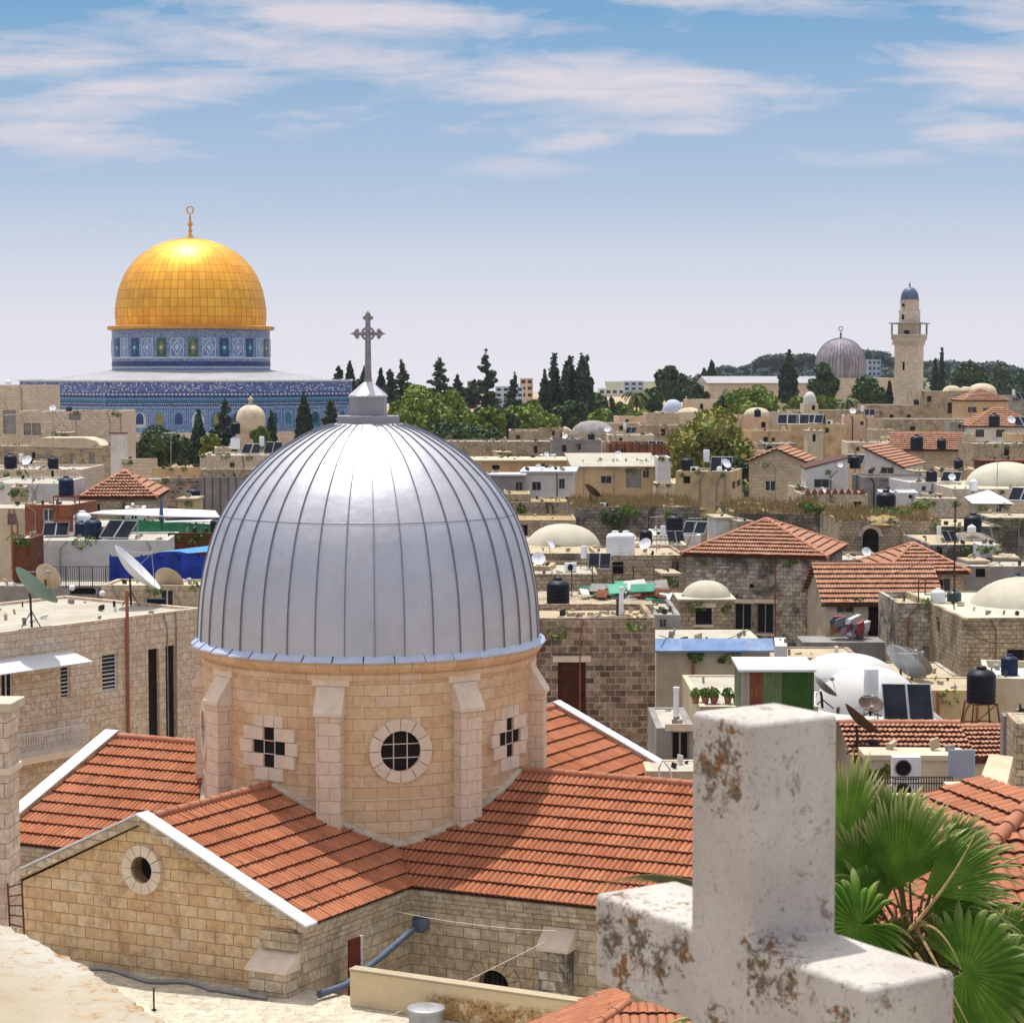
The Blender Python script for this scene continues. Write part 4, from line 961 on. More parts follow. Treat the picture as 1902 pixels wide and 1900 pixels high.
def b_dish():
    t = thing('satellite_dish', 'x', 'satellite dish'); m = MB(); m.tube([(0, 0, 0), (0, 0, .75)], .03, 6); m.tube([(-.25, -.2, 0), (0, 0, .3)], .015, 4); m.tube([(.25, -.2, 0), (0, 0, .3)], .015, 4); obj('mast', m, S['steel'], t)
    m = dishmesh(.5, .10); R_ = Matrix.Rotation(radians(58), 3, 'X'); m.v = [tuple(R_ @ Vector(v) + Vector((0, -.06, .85))) for v in m.v]; rf = obj('reflector', m, S['whitep'], t, 50)
    m = MB(); p = R_ @ Vector((0, 0, .55)) + Vector((0, -.06, .85)); m.tube([R_ @ Vector((0, -.45, .05)) + Vector((0, -.06, .85)), p], .012, 4); m.ell(p, (.05, .05, .05), 8, 6); obj('feed_arm', m, S['steel'], t)
    return t
def b_ant():
    t = thing('aerial', 'x', 'aerial'); m = MB(); m.tube([(0, 0, 0), (0, 0, 2.6)], .022, 5); obj('mast', m, S['steel'], t); m = MB(); m.tube([(-.5, 0, 2.5), (.5, 0, 2.55)], .014, 4)
    for k in range(7): m.tube([(-.45 + k * .15, -.28 + k * .02, 2.5), (-.45 + k * .15, .28 - k * .02, 2.5)], .01, 4)
    obj('elements', m, S['steel'], t); return t
def b_ac():
    t = thing('air_conditioner', 'x', 'air conditioner'); m = MB(); m.box(-.45, 0, .05, .45, .35, .75); obj('casing', m, S['whitep'], t, bevel=.02)
    m = MB(); m.tube([(-.12, -.001, .4), (-.12, -.03, .4)], .27, 24); g = obj('fan_grille', m, S['steel'], t); m = MB(); m.tube([(-.12, -.031, .4), (-.12, -.035, .4)], .24, 24); obj('fan_opening', m, S['void'], g)
    m = MB(); m.box(-.4, .02, 0, -.34, .33, .05); m.box(.34, .02, 0, .4, .33, .05); obj('feet', m, S['steel'], t); return t
build = {'black': lambda: b_tank('black'), 'navy': lambda: b_tank('navy'), 'green': lambda: b_tank('darkgreen'), 'blacklegs': lambda: b_tank('black', legs=True), 'whitet': lambda: b_tank('whitep', 'white_water_tank', h=1.25),
         'boiler': b_boiler, 'panel': b_panel, 'dish': b_dish, 'ant': b_ant, 'ac': b_ac}
def item(kind, label, px, yb, D, hpx=None, rz=0, std=1.26, H_=None, group=None):
    """base at pixel (px,yb); height hpx pixels sets the size"""
    p = P(px, yb, D) if H_ is None else H_.top(px, yb)
    s = (hpx / FPX * p.y / std) if hpx else 1.0
    return place(kind, label, p, s, radians(rz), group)

# ================================================================== trees
def crown(mb, blobs, n, size, rnd, droop=0, core=.72, flat=0):
    vol = [b[3] * b[4] * b[5] for b in blobs]; tv = sum(v ** .75 for v in vol)
    for b, v in zip(blobs, vol):
        k = int(n * v ** .75 / tv)
        for _ in range(k):
            t = rnd.uniform(-1, 1); ph = rnd.uniform(0, 2 * pi); rr = rnd.uniform(.55, 1.0) ** .5 * (1 + rnd.uniform(-.06, .13)); q = sqrt(1 - t * t)
            c = Vector((b[0] + b[3] * rr * q * cos(ph), b[1] + b[4] * rr * q * sin(ph), b[2] + b[5] * rr * t))
            s_ = size * rnd.uniform(.6, 1.4); a = Vector((rnd.gauss(0, 1), rnd.gauss(0, 1), rnd.gauss(0, .7) - droop)).normalized(); o_ = Vector((rnd.gauss(0, 1), rnd.gauss(0, 1), rnd.gauss(0, 1)))
            e = a.cross(o_).normalized() * s_ * .5; a = a * s_
            mb.add([c - a * .5, c + e, c + a * .6, c - e], [(0, 1, 2, 3)])
        if core: mb.ell(b[:3], (b[3] * core, b[4] * core, b[5] * core), 9, 6, rnd, .12)
    return mb
def tree(kind, label, px, yt, yb, hw, D, seed=0, mat=None, group=None, n=None, size=None, D0=None):
    """yt/yb pixel rows of crown top and of the visible foot, hw half width in pixels"""
    rnd = random.Random(seed + 11); g = ground_h(D); top = P(px, yt, D).z; vb = P(px, yb, D).z; x = P(px, yt, D).x; r = hw / FPX * D
    Ht = top - g; cb = max(vb - g, Ht * .12); hgt = Ht - cb
    nm = {'clump': 'evergreen_tree', 'cyp': 'cypress_tree', 'con': 'conifer_tree', 'pine': 'pine_tree', 'leafy': 'broadleaf_tree', 'palm': 'palm_tree', 'fig': 'fig_tree'}[kind]
    root = thing(nm, label, 'palm' if kind == 'palm' else 'tree', (x, D, g), rnd.uniform(0, 6), group)
    m = MB(); blobs = []
    if kind == 'cyp':
        K = 9
        for i in range(K):
            f = (i + .5) / K; w_ = r * (1.0 if f < .45 else 1 - (f - .45) / .6) * rnd.uniform(.85, 1.08); blobs.append((rnd.uniform(-.1, .1) * r, rnd.uniform(-.1, .1) * r, cb + hgt * f, max(w_, r * .12), max(w_, r * .12), hgt / K * .85))
        crown(m, blobs, n or 1500, size or max(.22, D * .0014), rnd, -1.2, .8)
    elif kind == 'con':
        K = 26
        for i in range(K):
            f = i / (K - 1); w_ = r * 1.25 * (1 - f) ** .7 * rnd.uniform(.55, 1.15) + r * .08; ph = rnd.uniform(0, 6.3); off = w_ * .55
            blobs.append((cos(ph) * off, sin(ph) * off, cb + hgt * f * .97, w_ * .62, w_ * .62, hgt / K * 1.1 * rnd.uniform(.6, 1.1)))
        crown(m, blobs, n or 1700, size or max(.25, D * .0014), rnd, .2, .6)
    elif kind == 'clump':
        for _ in range(7):
            ox, oy, tp_ = rnd.uniform(-.62, .62) * r, rnd.uniform(-.5, .5) * r, rnd.uniform(.72, 1.0); K = 9; w0 = r * rnd.uniform(.32, .46)
            for i in range(K):
                f = (i + .5) / K; w_ = w0 * (1.0 if f < .6 else 1 - (f - .6) * 1.6) * rnd.uniform(.75, 1.15); blobs.append((ox + rnd.uniform(-.1, .1) * r, oy, cb + hgt * tp_ * f, w_, w_, hgt / K * .8))
        crown(m, blobs, n or 4200, size or max(.25, D * .0014), rnd, -.5, .7)
    elif kind == 'palm':
        for i in range(46):
            ph = rnd.uniform(0, 6.28); e0 = rnd.uniform(-.5, 1.2); L_ = r * rnd.uniform(.8, 1.1); prev = None
            for k in range(7):
                f = k / 6; ang_ = e0 - f * 1.3; p = Vector((cos(ph) * L_ * f * cos(ang_ * .6), sin(ph) * L_ * f * cos(ang_ * .6), Ht - r * .7 + L_ * f * sin(ang_)))
                if prev is not None:
                    sd_ = Vector((-sin(ph), cos(ph), 0)) * r * .14 * (1 - f * .6); m.add([prev - sd_, prev + Vector((0, 0, .1 * r)), p + Vector((0, 0, .08 * r)), p - sd_], [(0, 1, 2, 3)]); m.add([prev + sd_, prev + Vector((0, 0, .1 * r)), p + Vector((0, 0, .08 * r)), p + sd_], [(0, 1, 2, 3)])
                prev = p
    else:
        K = {'pine': 20, 'leafy': 22, 'fig': 26}[kind]
        for i in range(K):
            for _ in range(30):
                bx, by, bz = rnd.uniform(-1, 1), rnd.uniform(-1, 1), rnd.uniform(-1, 1)
                if bx * bx + by * by + bz * bz < 1: break
            sb = rnd.uniform(.26, .44) * (1.15 if kind == 'fig' else 1)
            zz = cb + hgt * (.5 + bz * .40); ws = 1 - .25 * max(0, bz)
            blobs.append((bx * r * .8 * ws, by * r * .8 * ws, zz, r * sb, r * sb, min(hgt * .28, r * sb * .85)))
        crown(m, blobs, n or 3600, size or max(.2, D * .0016), rnd, .1, .6)
    if kind != 'palm':
        pass
    obj('crown', m, S[mat or {'clump': 'cyp', 'cyp': 'cyp', 'con': 'con', 'pine': 'pine', 'leafy': 'leafy', 'palm': 'palmf', 'fig': 'fig'}[kind]], root)
    m = MB(); tr = max(.12, r * .07); zt_ = cb + hgt * (.75 if kind != 'palm' else .6)
    if kind == 'palm': zt_ = Ht - r * .65
    m.tube([(0, 0, 0), (tr * .4, 0, zt_ * .4), (0, tr * .3, zt_)], [tr * 1.3, tr, tr * .5], 8)
    if kind in ('pine', 'leafy', 'fig'):
        for b in blobs[:8]: m.tube([(0, 0, cb * .7 + hgt * .1), (b[0] * .5, b[1] * .5, (cb + b[2]) / 2), b[:3]], [tr * .6, tr * .4, tr * .2], 5)
    obj('trunk', m, S['bark'], root, 60)
    return root
def bush(label, px, yt, yb, hw, D, z=None, seed=0, mat='bush', name='bush', n=420, size=.14, group=None, cat='bush'):
    rnd = random.Random(seed + 5); b = P(px, yb, D); t = P(px, yt, D); r = hw / FPX * D; h = t.z - b.z; m = MB(); K = 6
    bl = [(rnd.uniform(-.55, .55) * r, rnd.uniform(-.3, .3) * r, h * rnd.uniform(.25, .65), r * rnd.uniform(.3, .5), r * rnd.uniform(.25, .45), h * rnd.uniform(.22, .36)) for _ in range(K)]
    crown(m, bl, n, size, rnd, -.3, .55); root = thing(name, label, cat, b, 0, group); obj('foliage', m, S[mat], root)
    m = MB()
    for q in bl[:4]: m.tube([(q[0] * .2, q[1] * .2, -.05), q[:3]], [.03, .012], 5)
    obj('stem', m, S['bark'], root); return root
# ================================================================== golden dome shrine
gx = P(356, 700, 366); GZ0 = 13.0
shrine = thing('shrine', 'large octagonal shrine with blue tiled walls and a golden dome', 'shrine', (gx.x, 366, GZ0), radians(4))
def gzz(y, D=366): return P(356, y, D).z - GZ0
gold = Mt('gold_plates', .44, .6, .5)
b = gold.brick(gold.UV, (1.0, .52, .05), (.88, .38, .035), (.50, .18, .02), 1.02, 1.5, .035, 0, -.1)
n1 = gold.noise(gold.OB, .22, 6, .6); gold.col(gold.mix(gold.rng(n1, .45, .7, 0, .5), b.outputs[0], (.62, .25, .03)))
gold.inp(gold.b.inputs['Roughness'], gold.rng(b.outputs[1], 0, 1, .44, .65)); gold.bump(gold.ma('MULTIPLY', b.outputs[1], -1), .15, .03); S['gold'] = gold.m
k_ = 366 / 4000
gp = [(137, 607), (138.3, 590), (138, 571), (132.5, 541), (123, 515.6), (111.5, 497), (95.7, 479), (75.5, 464), (53, 453), (29, 446), (12, 443.5), (0.02, 443)]
gp = crom([(r * k_, gzz(y)) for r, y in gp], 4); gp = [(max(r, .005), z) for r, z in gp]
NP = 64; m = MB(); m.lathe(gp, NP, cap=False)
go = obj('golden_dome', m, S['gold'], shrine, 40)
me = go.data; uvl = me.uv_layers[0]; acc = [0.0]
for i in range(1, len(gp)): acc.append(acc[-1] + hypot(gp[i][0] - gp[i - 1][0], gp[i][1] - gp[i - 1][1]))
for p in me.polygons:
    ks = [v % NP for v in p.vertices]
    for li, vi in zip(p.loop_indices, p.vertices):
        k = vi % NP; k = NP if (k == 0 and max(ks) > 2) else k; uvl.data[li].uv = (k * 1.02 + .0, acc[vi // NP] + (k * .0))
seam = MB()
for k in range(NP):
    a = 2 * pi * k / NP; seam.tube([(r * cos(a), r * sin(a), z) for r, z in gp[:-3:2]], .03, 4, False)
obj('dome_seams', seam, m_plain('gold_seam', (.55, .24, .03), .5, .8, .1, 1), shrine)
S['goldtrim'] = m_plain('gold_trim', (.70, .36, .10), .5, .6, .2, .6)
m = MB(); m.lathe([(13.2, gzz(615)), (14.0, gzz(613)), (14.05, gzz(607.5)), (13.6, gzz(606.5)), (12.5, gzz(606.4))], 64, cap=False); obj('dome_rim', m, S['goldtrim'], shrine, 30)
fz = gzz(443); fm = MB(); fm.lathe([(.9, fz - .15), (.35, fz + .5), (.16, fz + .9), (.42, fz + 1.25), (.18, fz + 1.6), (.18, fz + 1.9), (.52, fz + 2.4), (.2, fz + 2.9), (.16, fz + 3.6), (.1, fz + 3.9), (.06, fz + 4.2)], 12)
fi = obj('finial', fm, S['goldtrim'], shrine, 50); m = MB(); rr = .55; zc = fz + 4.75
for k in range(22):
    a0, a1 = -pi / 2 + .0 + 2 * pi * k / 22, -pi / 2 + 2 * pi * (k + 1) / 22; m.tube([(rr * cos(a0), 0, zc + rr * 1.05 * sin(a0)), (rr * cos(a1), 0, zc + rr * 1.05 * sin(a1))], .12, 5)
obj('crescent_ring', m, S['goldtrim'], fi)
# tile skins
def bluetile(name, base, base2, white, sc_, wr, amt=.8):
    m = Mt(name, .45, 0, .4); v = m.n('ShaderNodeTexVoronoi'); m.inp(v.inputs['Vector'], m.UV); v.inputs['Scale'].default_value = sc_; v.inputs['Randomness'].default_value = .8
    n1 = m.noise(m.UV, sc_ * .8, 4, .6); x = m.mix(m.rng(n1, .4, .6), base, base2)
    x = m.mix(m.ma('MULTIPLY', m.rng(v.outputs['Distance'], wr + .12, wr, 0, 1), amt), x, white); m.col(x); return m.m
W_ = srgb(206, 208, 216)
S['bt1'] = bluetile('blue_script_tiles', srgb(58, 84, 152), srgb(96, 112, 166), W_, 2.8, .30, .85)
S['bt2'] = bluetile('blue_fine_tiles', srgb(78, 112, 164), srgb(120, 150, 184), srgb(196, 204, 214), 3.4, .28, .75)
S['bt3'] = bluetile('drum_tiles', srgb(84, 108, 152), srgb(126, 140, 166), srgb(190, 194, 200), 3.2, .30, .7)
S['btl'] = bluetile('light_blue_tiles', srgb(106, 142, 184), srgb(84, 122, 172), srgb(180, 196, 212), 3.0, .18, .5)
S['btdk'] = m_plain('dark_blue_tiles', srgb(50, 74, 130), .45, 0, .3, 1.0)
S['bwhite'] = m_plain('white_tile', srgb(198, 204, 216), .5, 0, .12, 2)
S['bgreen'] = m_plain('green_tile', srgb(66, 100, 84), .5, 0, .35, 2, dirt=srgb(150, 160, 90), dirtamt=.5)
S['bteal'] = m_plain('teal_tile', srgb(44, 128, 142), .5, 0, .25, 1.5)
S['bochre'] = m_plain('ochre_grille', srgb(152, 142, 88), .7, 0, .35, 2)
S['bcheck'] = m_plain('border_tile', srgb(180, 196, 214), .5, 0, .1, 2)
S['lead'] = m_plain('pale_lead_roof', srgb(158, 158, 162), .7, .1, .15, .3, dirt=srgb(160, 160, 166), dirtamt=.4)
# round drum
rd = 13.25
m = MB(); m.lathe([(rd, gzz(702)), (rd, gzz(614))], 96, cap=False); obj('drum', m, S['bt3'], shrine, 40, cyl=rd)
for y0, y1, mt in ((672, 680, 'btdk'), (681.5, 684, 'bwhite'), (664, 667, 'bwhite'), (686, 690, 'btl')):
    m = MB(); m.lathe([(rd + .02, gzz(y1)), (rd + .07, gzz(y1)), (rd + .07, gzz(y0)), (rd + .02, gzz(y0))], 96, cap=False); obj('tile_band', m, S[mt], shrine, 30)
# corner pilasters and panels round the drum
zp0, zp1 = gzz(664), gzz(630)
for k in range(32):
    a = 2 * pi * (k + .5) / 32 - pi / 2; ax = Vector((cos(a), sin(a), 0)); tg = Vector((-sin(a), cos(a), 0)); c = ax * rd * cos(pi / 96) + Vector((0, 0, (zp0 + zp1) / 2)); hw = 1.08; hh = (zp1 - zp0) / 2; ax2 = ax
    if k % 2:
        big = True; kind = (k // 2) % 4; hw = 1.12
    else: big = False; kind = (k // 2) % 3; hw = .80
    m = MB(); m.obox(c - tg * hw - Vector((0, 0, hh)) - ax * .1, tg * 2 * hw, ax * .17, (0, 0, 2 * hh)); pn = obj('tile_panel', m, S['bt2' if big else ('bgreen' if kind == 0 else 'btdk')], shrine)
    f = MB(); t = .13
    if big:
        for q in ((-hw, -hh, 2 * hw, t), (-hw, hh - t, 2 * hw, t), (-hw, -hh, t, 2 * hh), (hw - t, -hh, t, 2 * hh)): f.obox(c + tg * q[0] + Vector((0, 0, q[1])) + ax * .07, tg * q[2], ax * .04, (0, 0, q[3]))
        d1, d2 = .80, 1.25
        for (p_, q_) in (((0, d2), (d1, 0)), ((d1, 0), (0, -d2)), ((0, -d2), (-d1, 0)), ((-d1, 0), (0, d2))): f.tube([c + tg * p_[0] + Vector((0, 0, p_[1])) + ax * .09, c + tg * q_[0] + Vector((0, 0, q_[1])) + ax * .09], .09, 4)
        f.extr([c + ax * .08 + tg * x + Vector((0, 0, z)) for x, z in ((0, .55), (.34, 0), (0, -.55), (-.34, 0))], ax * .05)
        obj('panel_pattern', f, S['bwhite'], pn)
    else:
        f.tube([c + ax * .07, c + ax * .12], .55, 16); f.tube([c + ax * .07 + Vector((0, 0, .75)), c + ax * .12 + Vector((0, 0, .75))], .28, 10); f.tube([c + ax * .07 - Vector((0, 0, .75)), c + ax * .12 - Vector((0, 0, .75))], .28, 10)
        obj('panel_pattern', f, S['bteal' if kind else 'bochre'], pn); f = MB(); f.tube([c + ax * .1, c + ax * .16], .24, 10); obj('panel_centre', f, S['bwhite'], pn)
# roof and octagon
RO = 27.0 / cos(pi / 8); zr0 = gzz(709, 339); zr1 = gzz(690, 354)
m = MB(); ov8 = [(RO * cos(2 * pi * k / 8 + pi / 8), RO * sin(2 * pi * k / 8 + pi / 8)) for k in range(8)]
nseg = 64; v1 = []; v2 = []
for k in range(nseg):
    a = 2 * pi * k / nseg; j = int(((a - pi / 8) % (2 * pi)) / (pi / 4)); am = pi / 8 + pi / 4 * j + pi / 8; R_ = 26.7 / cos(((a - am + pi) % (2 * pi)) - pi)
    v1.append((R_ * cos(a), R_ * sin(a), zr0 - .25)); v2.append((13.0 * cos(a), 13.0 * sin(a), zr1 + .3))
m.add(v1 + v2, [(k, (k + 1) % nseg, nseg + (k + 1) % nseg, nseg + k) for k in range(nseg)]); obj('lead_roof', m, S['lead'], shrine)
face_w = 2 * RO * sin(pi / 8)
for k in range(8):
    am = 2 * pi * k / 8; ax = Vector((cos(am), sin(am), 0)); tg = Vector((-sin(am), cos(am), 0)); c0 = ax * 27.0
    def FY(y): return gzz(y, 339)
    def band(ya, yb_, mt, dd, name='tile_band', w_=None, cx_=0):
        w = (w_ or face_w) / 2; m = MB(); m.obox(c0 + tg * (cx_ - w) + Vector((0, 0, FY(yb_))) - ax * .3, tg * 2 * w, ax * (.3 + dd), (0, 0, FY(ya) - FY(yb_))); return m, name, mt
    m, nmn, mt = band(709, 716, 'bt1', 0); m = MB(); w = face_w / 2
    m.obox(c0 - tg * w + Vector((0, 0, 0)) - ax * .5, tg * 2 * w, ax * .5, (0, 0, FY(709.5))); fc_ = obj('octagon_wall', m, S['bt2'], shrine)
    for ya, yb_, mt, dd in ((706.5, 709.5, 'bwhite', .25), (711, 729, 'bt1', .05), (729, 730.2, 'btdk', .09), (735, 739, 'btdk', .07), (739, 743, 'btl', .05), (743, 746, 'bteal', .09), (747, 754, 'btdk', .05)):
        m, a_, b_ = band(ya, yb_, mt, dd); obj('tile_band', m, S[mt], fc_)
    if ax.y > .35: continue
    for ya, yb_, mt in ((731, 734, 'dash1'), (749, 751.5, 'dash2')):
        m, a_, b_ = band(ya, yb_, mt, .1); obj('dash_band', m, S[mt], fc_)
    nb_ = 7; bw = (face_w - 1.2) / nb_
    for q in range(nb_):
        uc = -face_w / 2 + .6 + bw * (q + .5); cc = c0 + tg * uc; zb_, zt_ = FY(800), FY(757)
        m = MB(); hw = .95; sp = zt_ - 1.7 - .3; arch = [(-hw, zb_ + .5), (hw, zb_ + .5), (hw, sp)] + [(hw * cos(pi * j / 10), sp + 1.25 * sin(pi * j / 10)) for j in range(1, 10)] + [(-hw, sp)]
        m.extr([cc + tg * x + Vector((0, 0, z)) - ax * .1 for x, z in arch], ax * .18); wo = obj('window', m, S[['bwhite', 'btl', 'btl', 'bwhite', 'bteal', 'btl', 'btl'][(q + k) % 7]], fc_)
        m = MB(); i_ = .62; arch2 = [(x * i_, (z - zb_ - .5) * .74 + zb_ + 1.0) for x, z in arch]
        m.extr([cc + tg * x + Vector((0, 0, z)) + ax * .05 for x, z in arch2], ax * .06); obj('grille', m, S[['bochre', 'btdk', 'bteal', 'bochre', 'btdk', 'bgreen', 'btdk'][(q + k * 2) % 7]], wo)
        # chequered border columns
        m = MB(); ux = uc - bw / 2
        m.obox(c0 + tg * (ux - .30) + Vector((0, 0, zb_)), tg * .60, ax * .08, (0, 0, zt_ - zb_ - .32)); m.obox(c0 + tg * (ux - .30) + Vector((0, 0, zt_ - .31)), tg * bw, ax * .08, (0, 0, .31))
        obj('border_tiles', m, S['check'], fc_)
    m = MB(); m.obox(c0 - tg * w + Vector((0, 0, 0)) - ax * .2, tg * 2 * w, ax * .28, (0, 0, FY(803.5))); obj('plinth', m, S['trimplain'], fc_)

# ================================================================== minaret
MD = 400; mx = P(1688, 700, MD); mz = ground_h(MD)
mi = thing('minaret', 'tall square stone minaret with railed balcony and small blue dome', 'minaret', (mx.x, MD, mz), radians(-24))
def mzz(y): return P(1688, y, MD).z - mz
s = 2.2; ms = S['minaret']
m = MB(); m.box(-s, -s, 0, s, s, mzz(640)); sh = obj('shaft', m, ms, mi)
m = MB(); m.box(-s + .6, -s - .06, mzz(700), -s + 2.7, -s + .05, mzz(655)); m.box(s - .05, -s + .8, mzz(700), s + .06, -s + 2.9, mzz(655))
for y in (712, 724): m.box(-s - .07, -s - .07, mzz(y), s + .07, s + .07, mzz(y) + .2)
obj('relief_panel', m, S['farpink'], mi)
m = MB(); m.box(-.35 - .3, -s - .09, mzz(688), .0 - .25, -s + .02, mzz(672)); obj('window', m, S['void'], mi)
m = MB()
for i, (e, y) in enumerate(((.12, 640), (.25, 637), (.38, 634))): m.box(-s - e, -s - e, mzz(y), s + e, s + e, mzz(y) + .31)
obj('corbels', m, ms, mi)
m = MB()
for sx in range(-5, 6):
    u = sx * .44
    for (x, y) in ((u, -s - .35), (u, s + .05), (-s - .35, u), (s + .05, u)): m.box(x - .11, y - .1, mzz(641), x + .11, y + .3, mzz(636))
obj('brackets', m, S['farpink'], mi)
m = MB(); m.box(-s - .5, -s - .5, mzz(631), s + .5, s + .5, mzz(630)); obj('balcony_floor', m, ms, mi)
m = MB(); e = s + .42
for sx in range(-9, 10):
    u = sx * e / 9
    for (x, y) in ((u, -e), (u, e), (-e, u), (e, u)): m.box(x - .09, y - .09, mzz(630), x + .09, y + .09, mzz(623))
m.box(-e - .12, -e - .12, mzz(623.2), e + .12, -e + .12, mzz(621.5)); m.box(-e - .12, e - .12, mzz(623.2), e + .12, e + .12, mzz(621.5)); m.box(-e - .12, -e + .12, mzz(623.2), -e + .12, e - .12, mzz(621.5)); m.box(e - .12, -e + .12, mzz(623.2), e + .12, e - .12, mzz(621.5))
obj('railing', m, ms, mi)
for sx in (-1, 1):
    for sy in (-1, 1): m = MB(); m.box(sx * e - .14, sy * e - .14, mzz(622), sx * e + .14, sy * e + .14, mzz(602)); obj('canopy_post', m, S['greyp'], mi)
m = MB(); m.box(-e - .48, -e - .48, mzz(602), e + .48, e + .48, mzz(600)); obj('canopy', m, S['greyp'], mi, bevel=.03)
m = MB(); m.lathe([(1.98, mzz(630)), (1.98, mzz(601))], 8, a0=pi / 8); up_ = obj('inner_drum', m, ms, mi); m = MB(); m.box(-.45, -2.05, mzz(629), .45, -1.7, mzz(614)); obj('door', m, S['void'], up_)
m = MB(); m.lathe([(2.0, mzz(600)), (1.92, mzz(578.5)), (1.98, mzz(578)), (1.98, mzz(576.5)), (1.72, mzz(576)), (1.70, mzz(560)), (1.82, mzz(559)), (1.82, mzz(557.5))], 24); obj('upper_drum', m, ms, mi, 30)
for y0, y1 in ((570, 565), (594, 585)):
    m = MB(); m.box(-.95, -1.95, mzz(y0), -.55, -1.5, mzz(y1)); obj('window', m, S['void'], mi)
m = MB(); pr = [(1.68 * cos(t * pi / 20) ** .8, mzz(557.5) + (mzz(534) - mzz(557.5)) * sin(t * pi / 20)) for t in range(10)] + [(.12, mzz(533))]; m.lathe(pr, 24, cap=False); S['mdome'] = m_plain('blue_grey_lead', srgb(92, 104, 132), .5, .3, .25, .8); obj('dome', m, S['mdome'], mi, 50)
m = MB(); z = mzz(534); m.lathe([(.22, z - .05), (.08, z + .25), (.22, z + .5), (.07, z + .7), (.04, z + 1.1)], 8); obj('finial', m, S['mdome'], mi)

# ================================================================== far mosque with grey dome
AD = 520; axp = P(1561, 700, AD); az = ground_h(AD)
aq = thing('mosque', 'far mosque with ribbed dull grey dome and long silver roofed hall', 'mosque', (axp.x, AD, az), 0)
def azz(y): return P(1561, y, AD).z - az
ka = AD / 4000
m = MB(); pr = [(46 * ka, azz(720)), (46.5 * ka, azz(690)), (47 * ka, azz(678)), (45 * ka, azz(664)), (40 * ka, azz(652)), (32 * ka, azz(641)), (21 * ka, azz(633)), (10 * ka, azz(629)), (.1, azz(628))]; pr = crom(pr, 3)
m.lathe(pr, 48, cap=False); da = Mt('lead_dome_streaked', .6, .1, .3); mp_ = da.map(da.OB, (1.6, 1.6, .25)); nz_ = da.noise(mp_, 1.0, 7, .7); da.col(da.mix(da.rng(nz_, .35, .65), srgb(166, 160, 164), srgb(112, 104, 112))); S['aqsa'] = da.m
obj('dome', m, S['aqsa'], aq, 50)
m = MB()
for k in range(40):
    a = 2 * pi * k / 40; m.tube([(r * cos(a), r * sin(a), z) for r, z in pr[:-2]], .07, 4, False)
obj('dome_ribs', m, m_plain('rib_lead', srgb(104, 98, 110), .6, .1, .1, 1), aq)
m = MB(); z = azz(628); m.lathe([(.4, z - .1), (.15, z + .5), (.3, z + .9), (.12, z + 1.2), (.08, z + 1.7)], 8); f_ = obj('finial', m, S['iron'], aq); m = MB()
for k in range(16):
    a0, a1 = 2 * pi * k / 16, 2 * pi * (k + 1) / 16; m.tube([(.5 * cos(a0), 0, z + 2.2 + .5 * sin(a0)), (.5 * cos(a1), 0, z + 2.2 + .5 * sin(a1))], .09, 4)
obj('crescent_ring', m, S['iron'], f_)
xa, xb = (1308 - 1561) * ka * 1.0, (1512 - 1561) * ka
m = MB(); m.box(xa, -14, 0, xb, 14, azz(712)); hl = obj('hall_wall', m, S['farpink'], aq)
m = MB(); m.box(xb, -8, 0, 12, 10, azz(702)); obj('dome_base', m, S['farpink'], aq)
m = MB(); m.extr([(xa - .5, -14.6, azz(711.5)), (xa - .5, -14.6, azz(711)), (xa - .5, 2, azz(699)), (xa - .5, 14.6, azz(711.5))], (xb - xa + 1, 0, 0)); obj('hall_roof', m, S['lead'], aq)
for px in (1334, 1350, 1366, 1384):
    x = (px - 1561) * ka * .985; m = MB(); hw = .75; a_ = [(-hw, azz(738)), (hw, azz(738)), (hw, azz(728))] + [(hw * cos(pi * j / 6), azz(728) + .8 * sin(pi * j / 6)) for j in range(1, 6)] + [(-hw, azz(728))]
    m.extr([(x + q, -14.02, z) for q, z in a_], (0, -.1, 0)); obj('window', m, S['greyp'], hl)

# ================================================================== far hills and woods
m = MB(); cr_ = [(1130, 742), (1200, 732), (1290, 706), (1420, 690), (1600, 676), (1750, 684), (1850, 694), (1960, 704), (2300, 712), (3200, 716)]
for px, y in cr_:
    c = P(px, y, 1200); m.v += [(c.x * .78, 930, 12.0), (c.x * .9, 1080, (c.z + 13.5) / 2 + 1), (c.x, 1200, c.z), (c.x * 1.2, 1500, 17)]
for i in range(len(cr_) - 1):
    for j in range(3): m.f.append((i * 4 + j, i * 4 + 4 + j, i * 4 + 5 + j, i * 4 + 1 + j))
tag(obj('hill', m, m_plain('hill_earth', srgb(120, 120, 84), .95, 0, .3, .02), smooth=60), kind='structure')
m = MB(); rn = random.Random(3); bl = []
def cresty(px):
    for (a, ya), (b, yb_) in zip(cr_, cr_[1:]):
        if a <= px <= b: return ya + (yb_ - ya) * (px - a) / (b - a)
    return 716
sil_ = [(1290, 700), (1320, 686), (1345, 676), (1370, 680), (1400, 672), (1415, 660), (1440, 656), (1470, 655), (1500, 654), (1530, 662), (1590, 655), (1610, 648), (1640, 650), (1655, 662), (1700, 670), (1740, 666), (1770, 668), (1800, 672), (1830, 672), (1850, 668), (1880, 676), (1905, 684), (1960, 694), (2100, 704)]
def silh(px):
    for (a, ya), (b, yb_) in zip(sil_, sil_[1:]):
        if a <= px <= b: return ya + (yb_ - ya) * (px - a) / (b - a)
    return cresty(px) - 3
